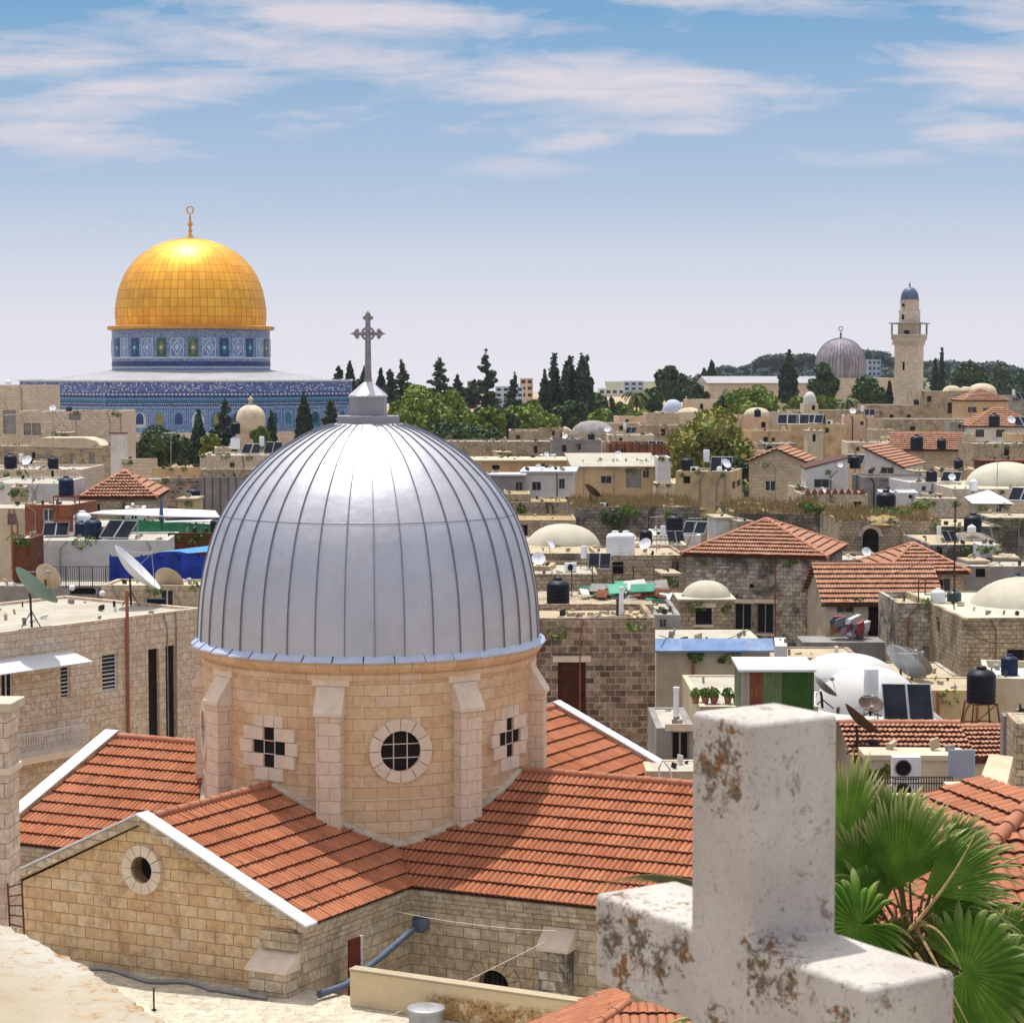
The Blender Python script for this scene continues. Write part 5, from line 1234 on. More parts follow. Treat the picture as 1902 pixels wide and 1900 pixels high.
for _ in range(330):
    px = rn.uniform(1285, 2150); f = rn.random() ** .7; D = 940 + 260 * f; r = rn.uniform(2.2, 4.2)
    yy = cresty(px) + (735 - cresty(px)) * (1 - f) * .8
    c = P(px, yy, D); bl.append((c.x, D, c.z + r * .3, r * 1.3, r, r))
px = 1290
while px < 2100:
    ts = silh(px) + rn.uniform(0, 2.5); r = rn.uniform(2.4, 4.2); D = rn.uniform(1120, 1200); c = P(px, ts, D); bl.append((c.x, D, c.z - r, r * 1.3, r, r)); bl.append((c.x + rn.uniform(-2, 2), D, c.z - r * 2.4, r * 1.4, r, r * 1.2)); px += rn.uniform(6, 13)
crown(m, bl, 30000, 1.3, rn, 0, .85); tag(obj('woodland', m, S['forest']), 'far wooded hillside of dark pines below the sky', 'woodland', kind='stuff')
# ================================================================== the old town, far to near
GR = None
# ---- far modern blocks
def fb(label, x0, x1, yt, D, mat='plaster', rows=3, cols=4, yb=None, dep=12, **k):
    yb = yb or yt + 46; ws = []
    for i in range(cols):
        for j in range(rows):
            a = x0 + (x1 - x0) * (i + .2) / cols; b_ = x0 + (x1 - x0) * (i + .8) / cols; t = yt + 3 + (yb - yt) * j / rows; ws.append((a, t, b_, t + (yb - yt) / rows * .5))
    return house(label, x0, x1, yt, D, 0, dep, mat, ws, name='apartment_block', cat='building', **k)
S['bluehaze'] = m_plain('pale_blue_render', srgb(176, 186, 204), .8, 0, .1, .3)
fb('pale blue white office block showing between the conifers', 920, 972, 718, 620, 'bluehaze', 5, 4, 770)
fb('pinkish apartment block with a stepped top right of the office block', 966, 990, 703, 640, 'rosy', 3, 2, 740)
fb('grey apartment block just left of the tall thin conifer', 868, 886, 708, 640, 'greyp', 3, 2, 740)
fb('low pale block far off right of the tall dark cypresses', 1112, 1160, 722, 800, 'plaster', 2, 4, 745)
fb('white far block standing highest right of the low pale block', 1158, 1196, 708, 860, 'bluehaze', 3, 3, 735)
fb('small bluish block half hidden by the mosque dome', 1612, 1636, 668, 1020, 'bluehaze', 3, 3, 700)
fb('grey far block at the right edge below the woods', 1876, 1925, 735, 420, 'greyp', 1, 2, 748)
fb('tan flat far house between palms and cypresses', 1120, 1142, 748, 480, 'rosy', 1, 2, 765)
fb('little tan house under the far pine', 1144, 1166, 752, 470, 'far', 1, 1, 766)
# ---- left far
H = {}
H['L1'] = house('pale stone block with tall joints at the left edge', -80, 60, 716, 262, -4, 12, 'farpink', [(6, 762, 30, 806, 'panel')])
H['L2'] = house('wide pinkish stone block with blocked windows in front of the shrine', 34, 228, 764, 250, 3, 12, 'farpink', [(44, 786, 58, 808, 'panel'), (60, 786, 76, 808, 'panel'), (128, 768, 150, 780, 'panel')])
H['L2b'] = house('long low stone wall house with vault roof at far left', -60, 212, 828, 232, 0, 5, 'rubble', [(60, 840, 66, 868, 'void'), (130, 842, 136, 866, 'panel'), (165, 840, 176, 864, 'panel')], roof='flat', par=.1, roofmat='cream')
v = H['L2b']; m = MB(); x0 = v.onfront(52, 828)[0]; x1 = v.onfront(192, 828)[0]; pr = [(x0 - .2, v.H), (x0 + .2, v.H + .55), (x0 + 1.3, v.H + .85)]
m.extr([(x0, -.12, v.H - .1), (x0 + .5, -.12, v.H + .5), (x0 + 1.4, -.12, v.H + .85), (x1 - 2, -.12, v.H + .85), (x1 - .7, -.12, v.H + .5), (x1, -.12, v.H - .3)], (0, 4.9, 0)); obj('vault', m, S['cream'], v.root, 50)
H['L2c'] = house('whitish square chimney block beside the bare garden wall', 205, 231, 806, 226, 0, 1.6, 'plaster', [], name='chimney_block', cat='building')
m_ = H['L2c']; m = MB(); m.box(-.1, -.1, m_.H + .01, m_.W + .1, 1.7, m_.H + .12); obj('capstone', m, S['wood'], m_.root)
house('long tan wall standing below the garden trees', 282, 380, 868, 214, 0, .5, 'orange', [], name='garden_wall', cat='wall', par=.02)
house('short pinkish wall left of the long tan wall', 225, 291, 852, 217, 0, .5, 'farpink', [], name='garden_wall', cat='wall', par=.02)
house('pale tall wall at the foot of the shrine behind the garden trees', 226, 560, 812, 322, 0, 1, 'farpink', [], name='terrace_wall', cat='wall', par=.02)
H['L3w'] = house('brick pink wall house with flat roof left of the silver dome', 371, 690, 846, 196, 2, 9, 'farpink', [], par=.15)
house('dark rubble wall with bare brown stones left of the silver dome', 300, 378, 888, 168, 0, 1, 'dark', [], name='rubble_wall', cat='wall', par=.05)
H['cont'] = house('grey metal sheet fence with upright posts left of the silver dome', 373, 470, 886, 164, 0, .3, 'greyp', [], name='sheet_fence', cat='fence', par=.02)
m = MB()
for i in range(7): m.box(.25 + i * .6, -.04, 0, .31 + i * .6, -.003, H['cont'].H)
obj('fence_post', m, S['rust'], H['cont'].root)
house('rubble heap wall under the tan roof edge near the silver dome', 371, 500, 872, 182, 0, 3, 'rubble', [], par=.1)
house('low grey stone house behind the orange hip roof', 215, 302, 890, 172, 0, 4, 'rubble', [], par=.1)
H['L3'] = house('house with orange hip roof beyond the black square tank', 150, 288, 924, 150, 4, 9, 'rubble', [], roof='hip', rh=1.65, over=.15)
H['L3b'] = house('low dusty roofed house left of the orange hip roof', -40, 152, 872, 180, 0, 10, 'farpink', [(95, 874, 100, 888, 'void')], par=.2)
# ---- behind the dome, right of it: centre band
house('low tan house far back under the leafy garden', 945, 1062, 800, 300, 0, 9, 'far', [(958, 808, 966, 816), (1020, 806, 1028, 812)], par=.2)
H['tent'] = house('flat house carrying the ribbed grey pyramid dome', 1046, 1180, 806, 292, 0, 10, 'far', [(1060, 812, 1068, 820)], par=.2)
dome_on(H['tent'], 1101, 781, 810, 42, 'greyp', 297)
house('brown rubble wall house with dark doorway mark', 640, 1030, 820, 268, 0, 8, 'rubble', [(992, 828, 998, 842, 'void')], par=.15)
H['gr'] = house('grey rendered block with rooftop junk', 1024, 1118, 817, 262, 0, 9, 'greyp', [], par=.3)
house('cream pillar wall between grey block and red fence', 1118, 1134, 820, 258, 0, 2, 'cream', [])
H['rf'] = house('house with red brown plank fence around its roof', 1132, 1244, 824, 250, 0, 8, 'redwood', [], par=.9, roofmat='rooftar')
m = MB()
for i in range(9): m.box(i * H['rf'].W / 8 - .05, -.05, H['rf'].H - 1.6, i * H['rf'].W / 8 + .05, -.003, H['rf'].H + .08)
obj('fence_post', m, S['wood'], H['rf'].root)
H['c3'] = house('long low orange plaster house under a cream flat roof', 600, 1078, 857, 236, 0, 9, 'orange', [(880, 862, 890, 870, 'shut'), (914, 864, 928, 872, 'void'), (1000, 861, 1012, 870)], roof='slab', roofmat='cream', over=.4)
H['c4'] = house('white prefab house with two small windows', 972, 1064, 878, 208, -3, 9, 'plaster', [(988, 895, 1005, 911), (1038, 889, 1049, 908)], roof='slab', roofmat='whitemetal', over=.35)
house('grey brown shed wall left of the white prefab house', 640, 974, 884, 206, 0, 4, 'greyp', [], roof='slab', roofmat='whitemetal', over=.2)
H['c5'] = house('orange plaster house with white sloping metal roof and mesh side', 1066, 1222, 868, 222, 3, 9, 'orange', [(1116, 884, 1136, 898), (1163, 872, 1191, 906, 'panel'), (1194, 874, 1206, 888)], roof='shedy', roofmat='rooftar', rh=1.0, over=.3)
house('plain white block between orange house and fig tree', 1222, 1246, 850, 218, 0, 6, 'plaster', [])
house('low brown wall right of the orange plaster house', 1218, 1256, 898, 204, 0, 4, 'farpink', [])
house('rough wall under the white prefab house', 930, 1068, 932, 190, 0, 7, 'rubble', [(975, 960, 988, 975, 'void')], par=.1, roofmat='dry')
house('crumbling wall by the dome edge with weeds', 560, 985, 918, 192, 0, 6, 'rubble', [], roofmat='dry', par=.05)
house('low stone wall with dark cave mouth right of the dome', 600, 1070, 966, 168, 0, 7, 'rubble', [(968, 975, 980, 1000, 'void')], par=.1, roofmat='dry')
H['ruin'] = house('grey ruined wall overgrown with dry grass', 1068, 1300, 942, 172, 2, 11, 'ruin', [(1138, 982, 1148, 994, 'void')], par=.15, roofmat='dry', name='ruined_wall', cat='ruin')
H['bx'] = house('tall beige plaster block with water tanks on its roof', 1255, 1358, 876, 190, -14, 7, 'tan', [], swins=[(1360, 895, 1366, 910), (1368, 893, 1376, 905)], par=.25)
# ---- right far band
H['m1'] = house('rubble stone house with three lime domes beside the minaret', 1712, 1800, 727, 372, 0, 14, 'rubble', [(1722, 736, 1730, 746, 'void'), (1760, 748, 1768, 768, 'void')], par=.1, roofmat='cream')
for px, yt, hw in ((1768, 716, 18), (1794, 718, 14), (1824, 712, 27)): dome_on(H['m1'], px, yt, 730, hw, 'cream', 380)
H['m0'] = house('low rubble stone range below the minaret', 1610, 1715, 752, 368, 0, 10, 'rubble', [(1668, 752, 1676, 760, 'void'), (1652, 770, 1660, 776, 'void'), (1684, 770, 1692, 776, 'void')], par=.1)
house('long stone wall range left of the minaret foot', 1470, 1640, 762, 352, 0, 8, 'rubble', [], par=.1)
H['m2'] = house('cream house with faded red hip roof right of the lime domes', 1790, 1872, 744, 352, 0, 9, 'orange', [(1798, 756, 1814, 766), (1826, 758, 1846, 768)], roof='hip', rh=1.9, over=.2)
H['m3'] = house('white walled house under a bright red roof at the right edge', 1802, 1930, 792, 318, 0, 9, 'plaster', [(1812, 798, 1828, 812), (1850, 798, 1866, 812)], roof='hip', rh=2.7, over=.3)
house('rubble wall range in front of the minaret', 1640, 1815, 778, 340, 0, 8, 'rubble', [(1690, 792, 1700, 800, 'void')], par=.1)
H['n1'] = house('rosy plaster house with curved gable under a shallow lime dome', 1366, 1428, 772, 318, 0, 8, 'rosy', [], par=.15)
dome_on(H['n1'], 1406, 757, 771, 24, 'cream', 322)
house('square cream house with dark tank in front of the green garden', 1424, 1472, 766, 322, 0, 8, 'cream', [(1452, 780, 1458, 790, 'void')], par=.15)
H['n2'] = house('tall slim cream house carrying a small white dome', 1494, 1520, 750, 330, 0, 5, 'cream', [(1508, 753, 1514, 762, 'void')], par=.05)
dome_on(H['n2'], 1504, 728, 745, 12, 'domewhite', 332)
H['n3'] = house('long sandy plaster wall house with leafless creeper', 1466, 1572, 788, 300, 0, 9, 'tan', [], par=.2)
H['n4'] = house('plain rosy plaster block left of the minaret foot', 1568, 1624, 772, 306, -6, 8, 'rosy', [], par=.2)
house('narrow stone wall with red coping right of the rosy block', 1622, 1662, 798, 298, 0, 6, 'far', [], par=.1)
house('low stone terrace house beneath the solar panels', 1408, 1480, 824, 280, 0, 8, 'rubble', [(1424, 828, 1434, 834, 'void')], par=.15)
house('flat tan house in front of the small blue dome', 1200, 1262, 768, 330, 0, 8, 'far', [(1212, 790, 1218, 798, 'void')], par=.15)
H['bd'] = house('pink stone house with pale blue dome left of the fig tree', 1222, 1300, 766, 350, 0, 9, 'farpink', [(1232, 772, 1238, 780, 'void')], par=.1)
dome_on(H['bd'], 1250, 742, 766, 20, 'bluehaze', 354); dome_on(H['bd'], 1280, 757, 772, 24, 'cream', 352)
house('pinkish stone house just below the mosque windows', 1275, 1345, 742, 440, 0, 9, 'farpink', [(1300, 750, 1306, 760, 'void')], par=.1)
# ---- right middle band
H['p1'] = house('stone cottage with brown boarded gable and orange roof', 1391, 1495, 857, 218, -14, 9, 'far', [(1421, 893, 1440, 912, 'white')], roof='gabley', rh=1.2, over=.3)
H['p2'] = house('white house with roof line rising to the right and one wide window', 1497, 1574, 872, 206, -4, 7, 'plaster', [(1512, 890, 1540, 906)], roof='shedx', rh=(.0, 1.1), roofmat='wood', over=.15)
H['p3'] = house('white walled house under a long orange roof falling to the right', 1606, 1676, 866, 226, -22, 11, 'plaster', [(1636, 868, 1660, 880), (1612, 872, 1622, 886)], roof='shedx', rh=(1.9, .0), roofmat='tiles', over=.3)
H['p4'] = house('stone house with orange ridge roof and dark pergola', 1658, 1782, 834, 252, -10, 8, 'far', [(1680, 842, 1694, 856), (1740, 868, 1752, 880)], swins=[(1788, 846, 1796, 860)], roof='gablex', rh=1.7, over=.35)
house('long rubble wall at the right edge beyond the white dome', 1808, 1940, 824, 240, 0, 8, 'rubble', [], par=.15)
house('beige low house with flat roof in front of the red roofed cottage', 1604, 1740, 886, 204, 0, 7, 'greyp', [(1655, 892, 1668, 902), (1700, 890, 1712, 900)], par=.3)
house('brown roofed shed strip by the right edge', 1826, 1940, 858, 214, 0, 4, 'rust', [], roof='slab', roofmat='rust', over=.2)
H['wd'] = house('low stone house carrying the big white lime dome', 1770, 1960, 908, 188, 0, 15, 'farpink', [], par=.05, roofmat='cream')
dome_on(H['wd'], 1868, 858, 908, 76, 'domelime', 196)
H['q1'] = house('stone cottage wall below the zigzag parapet', 1490, 1612, 918, 194, 0, 6, 'far', [], par=.2)
z = H['q1']; m = MB(); nt_ = 9
for i in range(nt_): 
    x = .2 + i * (z.W - .4) / nt_; w2 = (z.W - .4) / nt_; m.extr([(x, -.02, z.H), (x + w2, -.02, z.H), (x + w2 / 2, -.02, z.H + .55)], (0, .2, 0))
obj('zigzag_parapet', m, S['redwood'], z.root)
house('white box shaped roof hut behind the green bushes', 1636, 1706, 915, 186, -6, 5, 'plaster', [(1688, 919, 1694, 926, 'void')], par=.05, roofmat='whitemetal')
house('stone wall piece beside the white hut', 1704, 1778, 926, 180, -5, 2, 'farpink', [], par=.02, name='stone_wall', cat='wall')
H['wt'] = house('cream house with a white tent like roof at the right', 1812, 1875, 936, 176, -8, 9, 'cream', [], par=.05)
m = MB(); w_ = H['wt']; m.add([(-.3, -.3, w_.H + .03), (w_.W + .3, -.3, w_.H + .03), (w_.W + .3, w_.dep + .3, w_.H + .03), (-.3, w_.dep + .3, w_.H + .03), (w_.W / 2, w_.dep / 2, w_.H + .9)], [(0, 1, 4), (1, 2, 4), (2, 3, 4), (3, 0, 4), (0, 3, 2, 1)]); obj('tent_roof', m, S['whitemetal'], w_.root)
H['ro'] = house('low ruin with dark stained wall under dry grass', 1372, 1560, 954, 166, 3, 12, 'ruin', [], par=.1, roofmat='dry', name='ruined_house', cat='ruin')
H['ra'] = house('round shouldered stone house with one arched dark window', 1558, 1748, 968, 152, -2, 12, 'rubble', [(1602, 995, 1632, 1025, 'void')], par=.12, roofmat='dry')
a_ = H['ra']; (ua, za), (ub, zb_) = a_.onfront(1602, 996), a_.onfront(1632, 996); m = MB(); rr = (ub - ua) / 2; cx = (ua + ub) / 2
m.extr([(cx + rr * cos(pi * j / 12), -.02, za - .02 + rr * sin(pi * j / 12)) for j in range(13)], (0, .05, 0)); wo = obj('window_arch', m, S['void'], a_.root)
m = MB()
for j in range(12):
    t0, t1 = pi * j / 12 + .02, pi * (j + 1) / 12 - .02; m.extr([(cx + r_ * cos(t), -.01, za + r_ * sin(t)) for r_, t in ((rr, t0), (rr + .28, t0), (rr + .28, t1), (rr, t1))], (0, -.07, 0))
obj('arch_stones', m, S['trimplain'], wo)
house('broken grey terrace wall right of the arched window house', 1745, 1862, 978, 158, 0, 10, 'ruin', [], par=.1, roofmat='dust')
H['rub'] = house('rubble stone hovel with rough domed roof', 1725, 1860, 1012, 142, 0, 10, 'ruin', [(1740, 1016, 1750, 1030, 'void')], par=.05, roofmat='dust')
dome_on(H['rub'], 1800, 988, 1016, 52, 'ruin', 147)
house('dark stone wall with slanting white coping at the right edge', 1838, 1950, 962, 164, 0, 7, 'ruin', [], par=.1, roofmat='dust')
house('patched white concrete wall beside the green awning', 1820, 1856, 1012, 138, 0, 2, 'plaster', [], par=.02, name='concrete_wall', cat='wall')
house('low grey yard wall behind the big lime dome', 1790, 1950, 1052, 132, 0, 4, 'greyp', [(1812, 1056, 1830, 1072, 'void')], par=.05)
H['w1'] = house('small white roof hut with solar panel left of the orange hip roof', 1214, 1302, 994, 152, 0, 6, 'plaster', [(1240, 1009, 1252, 1020)], par=.1)
# ---- nearer middle band
H['bd2'] = house('rough stone house carrying the wide lime plaster dome', 700, 1115, 1028, 132, 0, 14, 'rubble', [], par=.05, roofmat='dust')
dome_on(H['bd2'], 1046, 973, 1030, 72, 'domelime', 140, shape=.9)
H['wl'] = house('long rough stone wall with waving top', 1112, 1276, 1032, 128, 3, 7, 'rubble', [], par=.1, roofmat='dust')
H['hip'] = house('grey speckled limestone house with orange hip roof and paired windows', 1275, 1530, 1034, 126, -16, 8.5, 'grey', [(1364, 1120, 1396, 1176, 'lint'), (1405, 1120, 1437, 1176, 'lint'), (1392, 1084, 1400, 1092, 'void')], roof='hip', rh=1.85, over=.25, par=0)
H['cup'] = house('small square stone hut with whitewashed cupola', 1262, 1364, 1116, 112, 0, 3.2, 'rubble', [(1292, 1129, 1322, 1160, 'bars')], par=.02, roofmat='dust')
dome_on(H['cup'], 1312, 1078, 1115, 47, 'domelime', 113.6)
m = MB(); c_ = H['cup']; m.box(-.1, -.1, c_.H + .01, c_.W + .1, c_.dep + .1, c_.H + .1); obj('ledge', m, S['domelime'], c_.root)
H['lt'] = house('long house with striped orange tile roof and open porch', 1534, 1745, 1116, 120, 2, 6, 'cream', [(1554, 1124, 1586, 1138), (1612, 1122, 1648, 1192, 'door'), (1656, 1124, 1666, 1190, 'panel')], roof='gablex', rh=1.7, over=.3)
H['lt2'] = house('taller rear wing under a second orange hip roof', 1650, 1790, 1062, 127, 2, 7, 'rubble', [], roof='hip', rh=1.4, over=.3)
H['st'] = house('dark stained stone wall house with tall aerial mast', 1668, 1792, 1120, 113, 0, 6, 'grey', [(1712, 1200, 1735, 1240, 'panel')], par=.35, roofmat='dust')
H['bg'] = house('large stone house carrying the big white lime dome near the right edge', 1788, 1990, 1148, 106, 2, 13, 'rubble', [(1870, 1206, 1902, 1250, 'grate')], par=.05, roofmat='domelime')
dome_on(H['bg'], 1905, 1072, 1146, 108, 'domelime', 113)
H['wr'] = house('low white roofed room with parapet below the grated window', 1832, 1960, 1262, 92, -10, 6, 'cream', [], par=.3, roofmat='domewhite')
H['tower'] = house('tall square tower house of dark brown blocks with a shuttered opening', 985, 1217, 1148, 84, 1, 5.2, 'dark', [(1036, 1230, 1088, 1338, 'shut')], par=.25, roofmat='dust')
H['bl'] = house('white rendered wall house with pale blue sheet metal eave', 1219, 1430, 1206, 92, 1, 7, 'cream', [], par=.0)
b_ = H['bl']; m = MB(); m.extr([(-.15, -.3, b_.H - .1), (-.15, .25, b_.H + .38), (-.15, .25, b_.H + .44), (-.15, -.3, b_.H - .02)], (b_.W + .3, 0, 0)); obj('metal_eave', m, S['bluemetal'], b_.root)
m = MB(); m.tube([(b_.onfront(1287, 1300)[0], -.08, 3), (b_.onfront(1287, 1300)[0], -.08, b_.H - .1)], .06, 8); obj('drain_pipe', m, S['pipe'], b_.root)
H['gw'] = house('small house with pale green flat roof and double window', 1219, 1290, 1352, 72, 0, 4.5, 'greyp', [(1246, 1358, 1280, 1412, 'lint')], par=.04, roofmat='rooftar')
H['dw'] = house('house carrying two joined white domes and solar panels', 1496, 1760, 1342, 82, 0, 9, 'greyp', [], par=.04, roofmat='domewhite')
dome_on(H['dw'], 1572, 1214, 1262, 92, 'domewhite', 92); dome_on(H['dw'], 1612, 1238, 1322, 100, 'domewhite', 86)
H['gs'] = house('open roof deck behind the stone cross', 1300, 1520, 1312, 76, 0, 8, 'cream', [], par=.05, roofmat='rooftar')
house('brown rubble yard wall between blue metal eave and white domes', 1428, 1600, 1222, 98, 0, 4, 'dark', [], par=.05, roofmat='dust')
house('grey stone yard wall under the dark pots', 1600, 1790, 1262, 97, 0, 6, 'grey', [], par=.05, roofmat='dust')
H['yd'] = house('brown plaster yard wall with curved cable right of the white domes', 1712, 1850, 1282, 90, 0, 4, 'tan', [], par=.05, roofmat='dust')
H['tr'] = house('house with weathered stripe tiled roof above the air conditioners', 1590, 1800, 1408, 70, -2, 6.5, 'cream', [], roof='gablex', rh=.55, over=.2)
H['tr2'] = house('dull orange roofed house at the right edge below the black tank', 1784, 1990, 1408, 73, 3, 6, 'cream', [], roof='gablex', rh=.5, over=.2)
H['acw'] = house('cream rendered balcony room behind the palm leaves', 1610, 1790, 1412, 64, -2, 1.2, 'cream', [(1760, 1452, 1790, 1490, 'shut')], roof='slab', roofmat='cream', over=.1)
# ---- left near
H['wsh'] = house('long white shack with door and small window under rooftop junk', 58, 312, 1004, 118, 3, 6, 'plaster', [(98, 1003, 118, 1068, 'panel'), (202, 1000, 236, 1013)], par=.1, roofmat='rooftar')
house('white plaster house under the square black tank', -40, 110, 898, 150, 0, 9, 'plaster', [], par=.1)
H['bwn'] = house('brown orange hut with white roof edge at the left', 46, 132, 938, 134, -8, 5, 'redwood', [], par=.05)
house('pale arcaded terrace wall at the left edge', -60, 46, 944, 136, 0, 6, 'cream', [(14, 954, 30, 975, 'panel')], par=.1)
house('low stone wall under the green awnings', 130, 620, 978, 138, 0, 7, 'greyp', [], par=.05, roofmat='rooftar')
H['rfn'] = house('reddish slatted fence on the roof beside the silver dome', 312, 400, 990, 122, 0, .3, 'redwood', [], name='slat_fence', cat='fence', par=.02)
m = MB()
for i in range(14): m.box(0, -.03, H['rfn'].H - .1 - i * .16, H['rfn'].W, -.003, H['rfn'].H - .04 - i * .16)
obj('slats', m, S['wood'], H['rfn'].root)
H['lw'] = house('low tan roof wall carrying the cream dish', 188, 420, 1088, 105, -4, 3.2, 'far', [], par=.1, roofmat='cream')
house('dim lean to wall below the white shack', -30, 200, 1088, 112, 0, 3, 'greyp', [(130, 1092, 180, 1104, 'void')], par=.05)
house('rusty brown sheet hut at the left edge', 24, 58, 1000, 114, 0, 3, 'rust', [], par=.05)
H['fac'] = house('long pink limestone house with narrow slit windows and balcony', -80, 372, 1184, 86, 53, 9, 'pink',
    [(190, 1216, 219, 1284, 'louv'), (113, 1232, 131, 1298, 'louv'), (277, 1206, 297, 1378, 'void'), (309, 1200, 328, 1380, 'void'), (3, 1240, 25, 1302, 'white')], par=.12, roofmat='rooftar')
f = H['fac']; u0 = f.onfront(-40, 1380)[0]; u1 = f.onfront(132, 1380)[0]; zb_ = f.onfront(100, 1388)[1]
m = MB(); m.box(u0, -1.0, zb_ - .3, u1, -.002, zb_); bal = obj('balcony', m, S['trimplain'], f.root, bevel=.02)
m = MB(); k = int((u1 - u0) / .13)
for i in range(k + 1): x = u0 + (u1 - u0) * i / k; m.tube([(x, -.95, zb_), (x, -1.12, zb_ + .2), (x, -.97, zb_ + .45), (x, -.95, zb_ + .98)], .014, 4)
for i in range(8): m.tube([(u1, -.95 + i * .13, zb_), (u1, -.95 + i * .13, zb_ + .98)], .014, 4)
m.tube([(u0, -.95, zb_ + .98), (u1, -.95, zb_ + .98), (u1, 0, zb_ + .98)], .022, 5); obj('railing', m, S['whitemetal'], bal)
u1b = f.onfront(132, 1228)[0]; zt_ = f.onfront(100, 1214)[1]; m = MB(); m.extr([(u0, -1.35, zt_ - .35), (u0, 0, zt_), (u0, 0, zt_ + .04), (u0, -1.35, zt_ - .31)], (u1b - u0, 0, 0)); obj('awning', m, S['whitemetal'], f.root)
up = f.onfront(235, 1300)[0]; m = MB(); m.tube([(up, -.1, 2), (up, -.1, f.H + .1), (up, -.1, f.H + 1.15)], .075, 10); obj('drain_pipe', m, S['pipe'], f.root, 40)
# near pillar at the far left
H['pil'] = house('weathered pale stone corner pier at the left edge in front of the church', -170, 12, 1322, 42, -3, .8, 'pink', [], par=.02, name='stone_pier', cat='pier')
p_ = H['pil']; m = MB(); m.box(-.05, -.1, p_.H + .003, p_.W + .12, p_.dep + .1, p_.H + .18); obj('coping', m, S['cream'], p_.root, bevel=.02); m = MB(); m.box(-.05, -.05, p_.H - 1.25, p_.W + .07, p_.dep, p_.H - 1.12); obj('string_course', m, S['trimplain'], p_.root, bevel=.01)
# ================================================================== things standing on the roofs
def on(kind, label, Hn, px, back, hpx, rz=0, group=None):
    Q = H[Hn] if isinstance(Hn, str) else Hn; D = Q.org.y + back; z = getattr(Q, 'rz', Q.zt); x = P(px, 900, D).x
    std = {'black': 1.26, 'navy': 1.26, 'green': 1.26, 'blacklegs': 2.36, 'whitet': 1.36, 'boiler': 2.08, 'panel': 1.1, 'dish': 1.3, 'ant': 2.6, 'ac': .75}[kind]
    return place(kind, label, (x, D, z), hpx / FPX * D / std, radians(rz), group)
G1 = 'black water tanks on the roofs'; G2 = 'solar heaters on the roofs'; G3 = 'satellite dishes on the roofs'
on('black', 'big black ribbed water tank right beside the silver dome', 'tower', 1037, 6.6, 54, group=G1)
tw_ = H['tower']
on('whitet', 'white plastic tank, left of the pair beyond the dark tower house', 'wl', 1143, 1.5, 46); on('whitet', 'white plastic tank, right of the pair beyond the dark tower house', 'wl', 1163, 1.5, 46)
on('blacklegs', 'black tank with dark blue sheen on a rusty iron stand at the right edge', 'tr2', 1828, 5.0, 128, 8, G1)
on('green', 'dark green tank by the grated window house', 'st', 1775, 1.2, 34)
on('boiler', 'white boiler with two black solar panels on the joined white domes', 'dw', 1622, .9, 98, -4, G2)
on('whitet', 'slim white cylinder tank above the white domes at left', 'dw', 1473, 6.5, 44)
on('whitet', 'white cylinder tank beside the dark green tank', 'st', 1745, .8, 38)
on('navy', 'navy square shouldered tank raised above the blue tarpaulin house', 'wsh', 123, 5.4, 36, group=G1)
# its tall iron stand
def stand(label, Hn, px, back, hpx, wpx):
    Q = H[Hn]; D = Q.org.y + back; x = P(px, 900, D).x; z = Q.rz; h = hpx / FPX * D; w_ = wpx / FPX * D / 2; m = MB()
    for sx in (-1, 1):
        for sy in (-1, 1): m.tube([(sx * w_, sy * w_, 0), (sx * w_ * .85, sy * w_ * .85, h)], .03, 5)
    for zz in (h * .45, h): m.tube([(-w_ * .9, -w_ * .9, zz), (w_ * .9, -w_ * .9, zz), (w_ * .9, w_ * .9, zz), (-w_ * .9, w_ * .9, zz), (-w_ * .9, -w_ * .9, zz)], .025, 4)
    m.tube([(-w_, -w_, 0), (w_ * .9, -w_ * .9, h * .45)], .02, 4); m.box(-w_ * .9, -w_ * .9, h + .02, w_ * .9, w_ * .9, h + .06)
    o = obj('tank_stand', m, S['rust'], loc=(x, D, z)); tag(o, label, 'stand'); return z + h + .065
for o in list(bpy.data.objects):
    if o.get('label', '').startswith('navy square shouldered'):
        zt_ = stand('tall rusty iron stand under the raised navy tank', 'wsh', 123, 5.4, 72, 46); o.location.z = zt_
on('navy', 'navy blue tank standing on the white shack roof', 'wsh', 172, 2.5, 40, group=G1); on('panel', 'long dark solar panel leaning on the white shack roof', 'wsh', 196, 2.6, 34, -20)
on('navy', 'small blue barrel behind the navy tank on the white shack', 'wsh', 150, 4.2, 30); on('whitet', 'pale grey boiler standing behind the small blue barrel', 'wsh', 152, 5.3, 46)
on('black', 'black tank touching the silver dome edge at left', 'wsh', 402, 5.5, 32, group=G1)
on('navy', 'dark blue tank in front of the grey sheet fence', 'L3w', 359, -33, 33, group=G1)
q = [o for o in bpy.data.objects if o.get('label', '').startswith('dark blue tank in front of the grey')][0]; q.location = P(359, 938, 160)
on('black', 'black tank in front of the orange hip roof house, far left', 'L3b', 99, 4, 26, group=G1)
on('black', 'dark tank standing before the shrine cypress on a white wall', 'L3w', 437, 5, 24, group=G1)
[o for o in bpy.data.objects if o.get('label', '').startswith('dark tank standing before the shrine')][0].location = P(437, 806, 200)
on('whitet', 'white boiler below the dark tank near the shrine cypress', 'L3w', 437, 5, 24); [o for o in bpy.data.objects if o.get('label', '').startswith('white boiler below the dark')][0].location = P(437, 834, 200)
on('boiler', 'white boiler with panels on the pink wall house beside the dome', 'L3w', 487, 6, 34, -8, G2); on('panel', 'small solar panels left of the white boiler on the pink wall house', 'L3w', 452, 6, 20, -10)
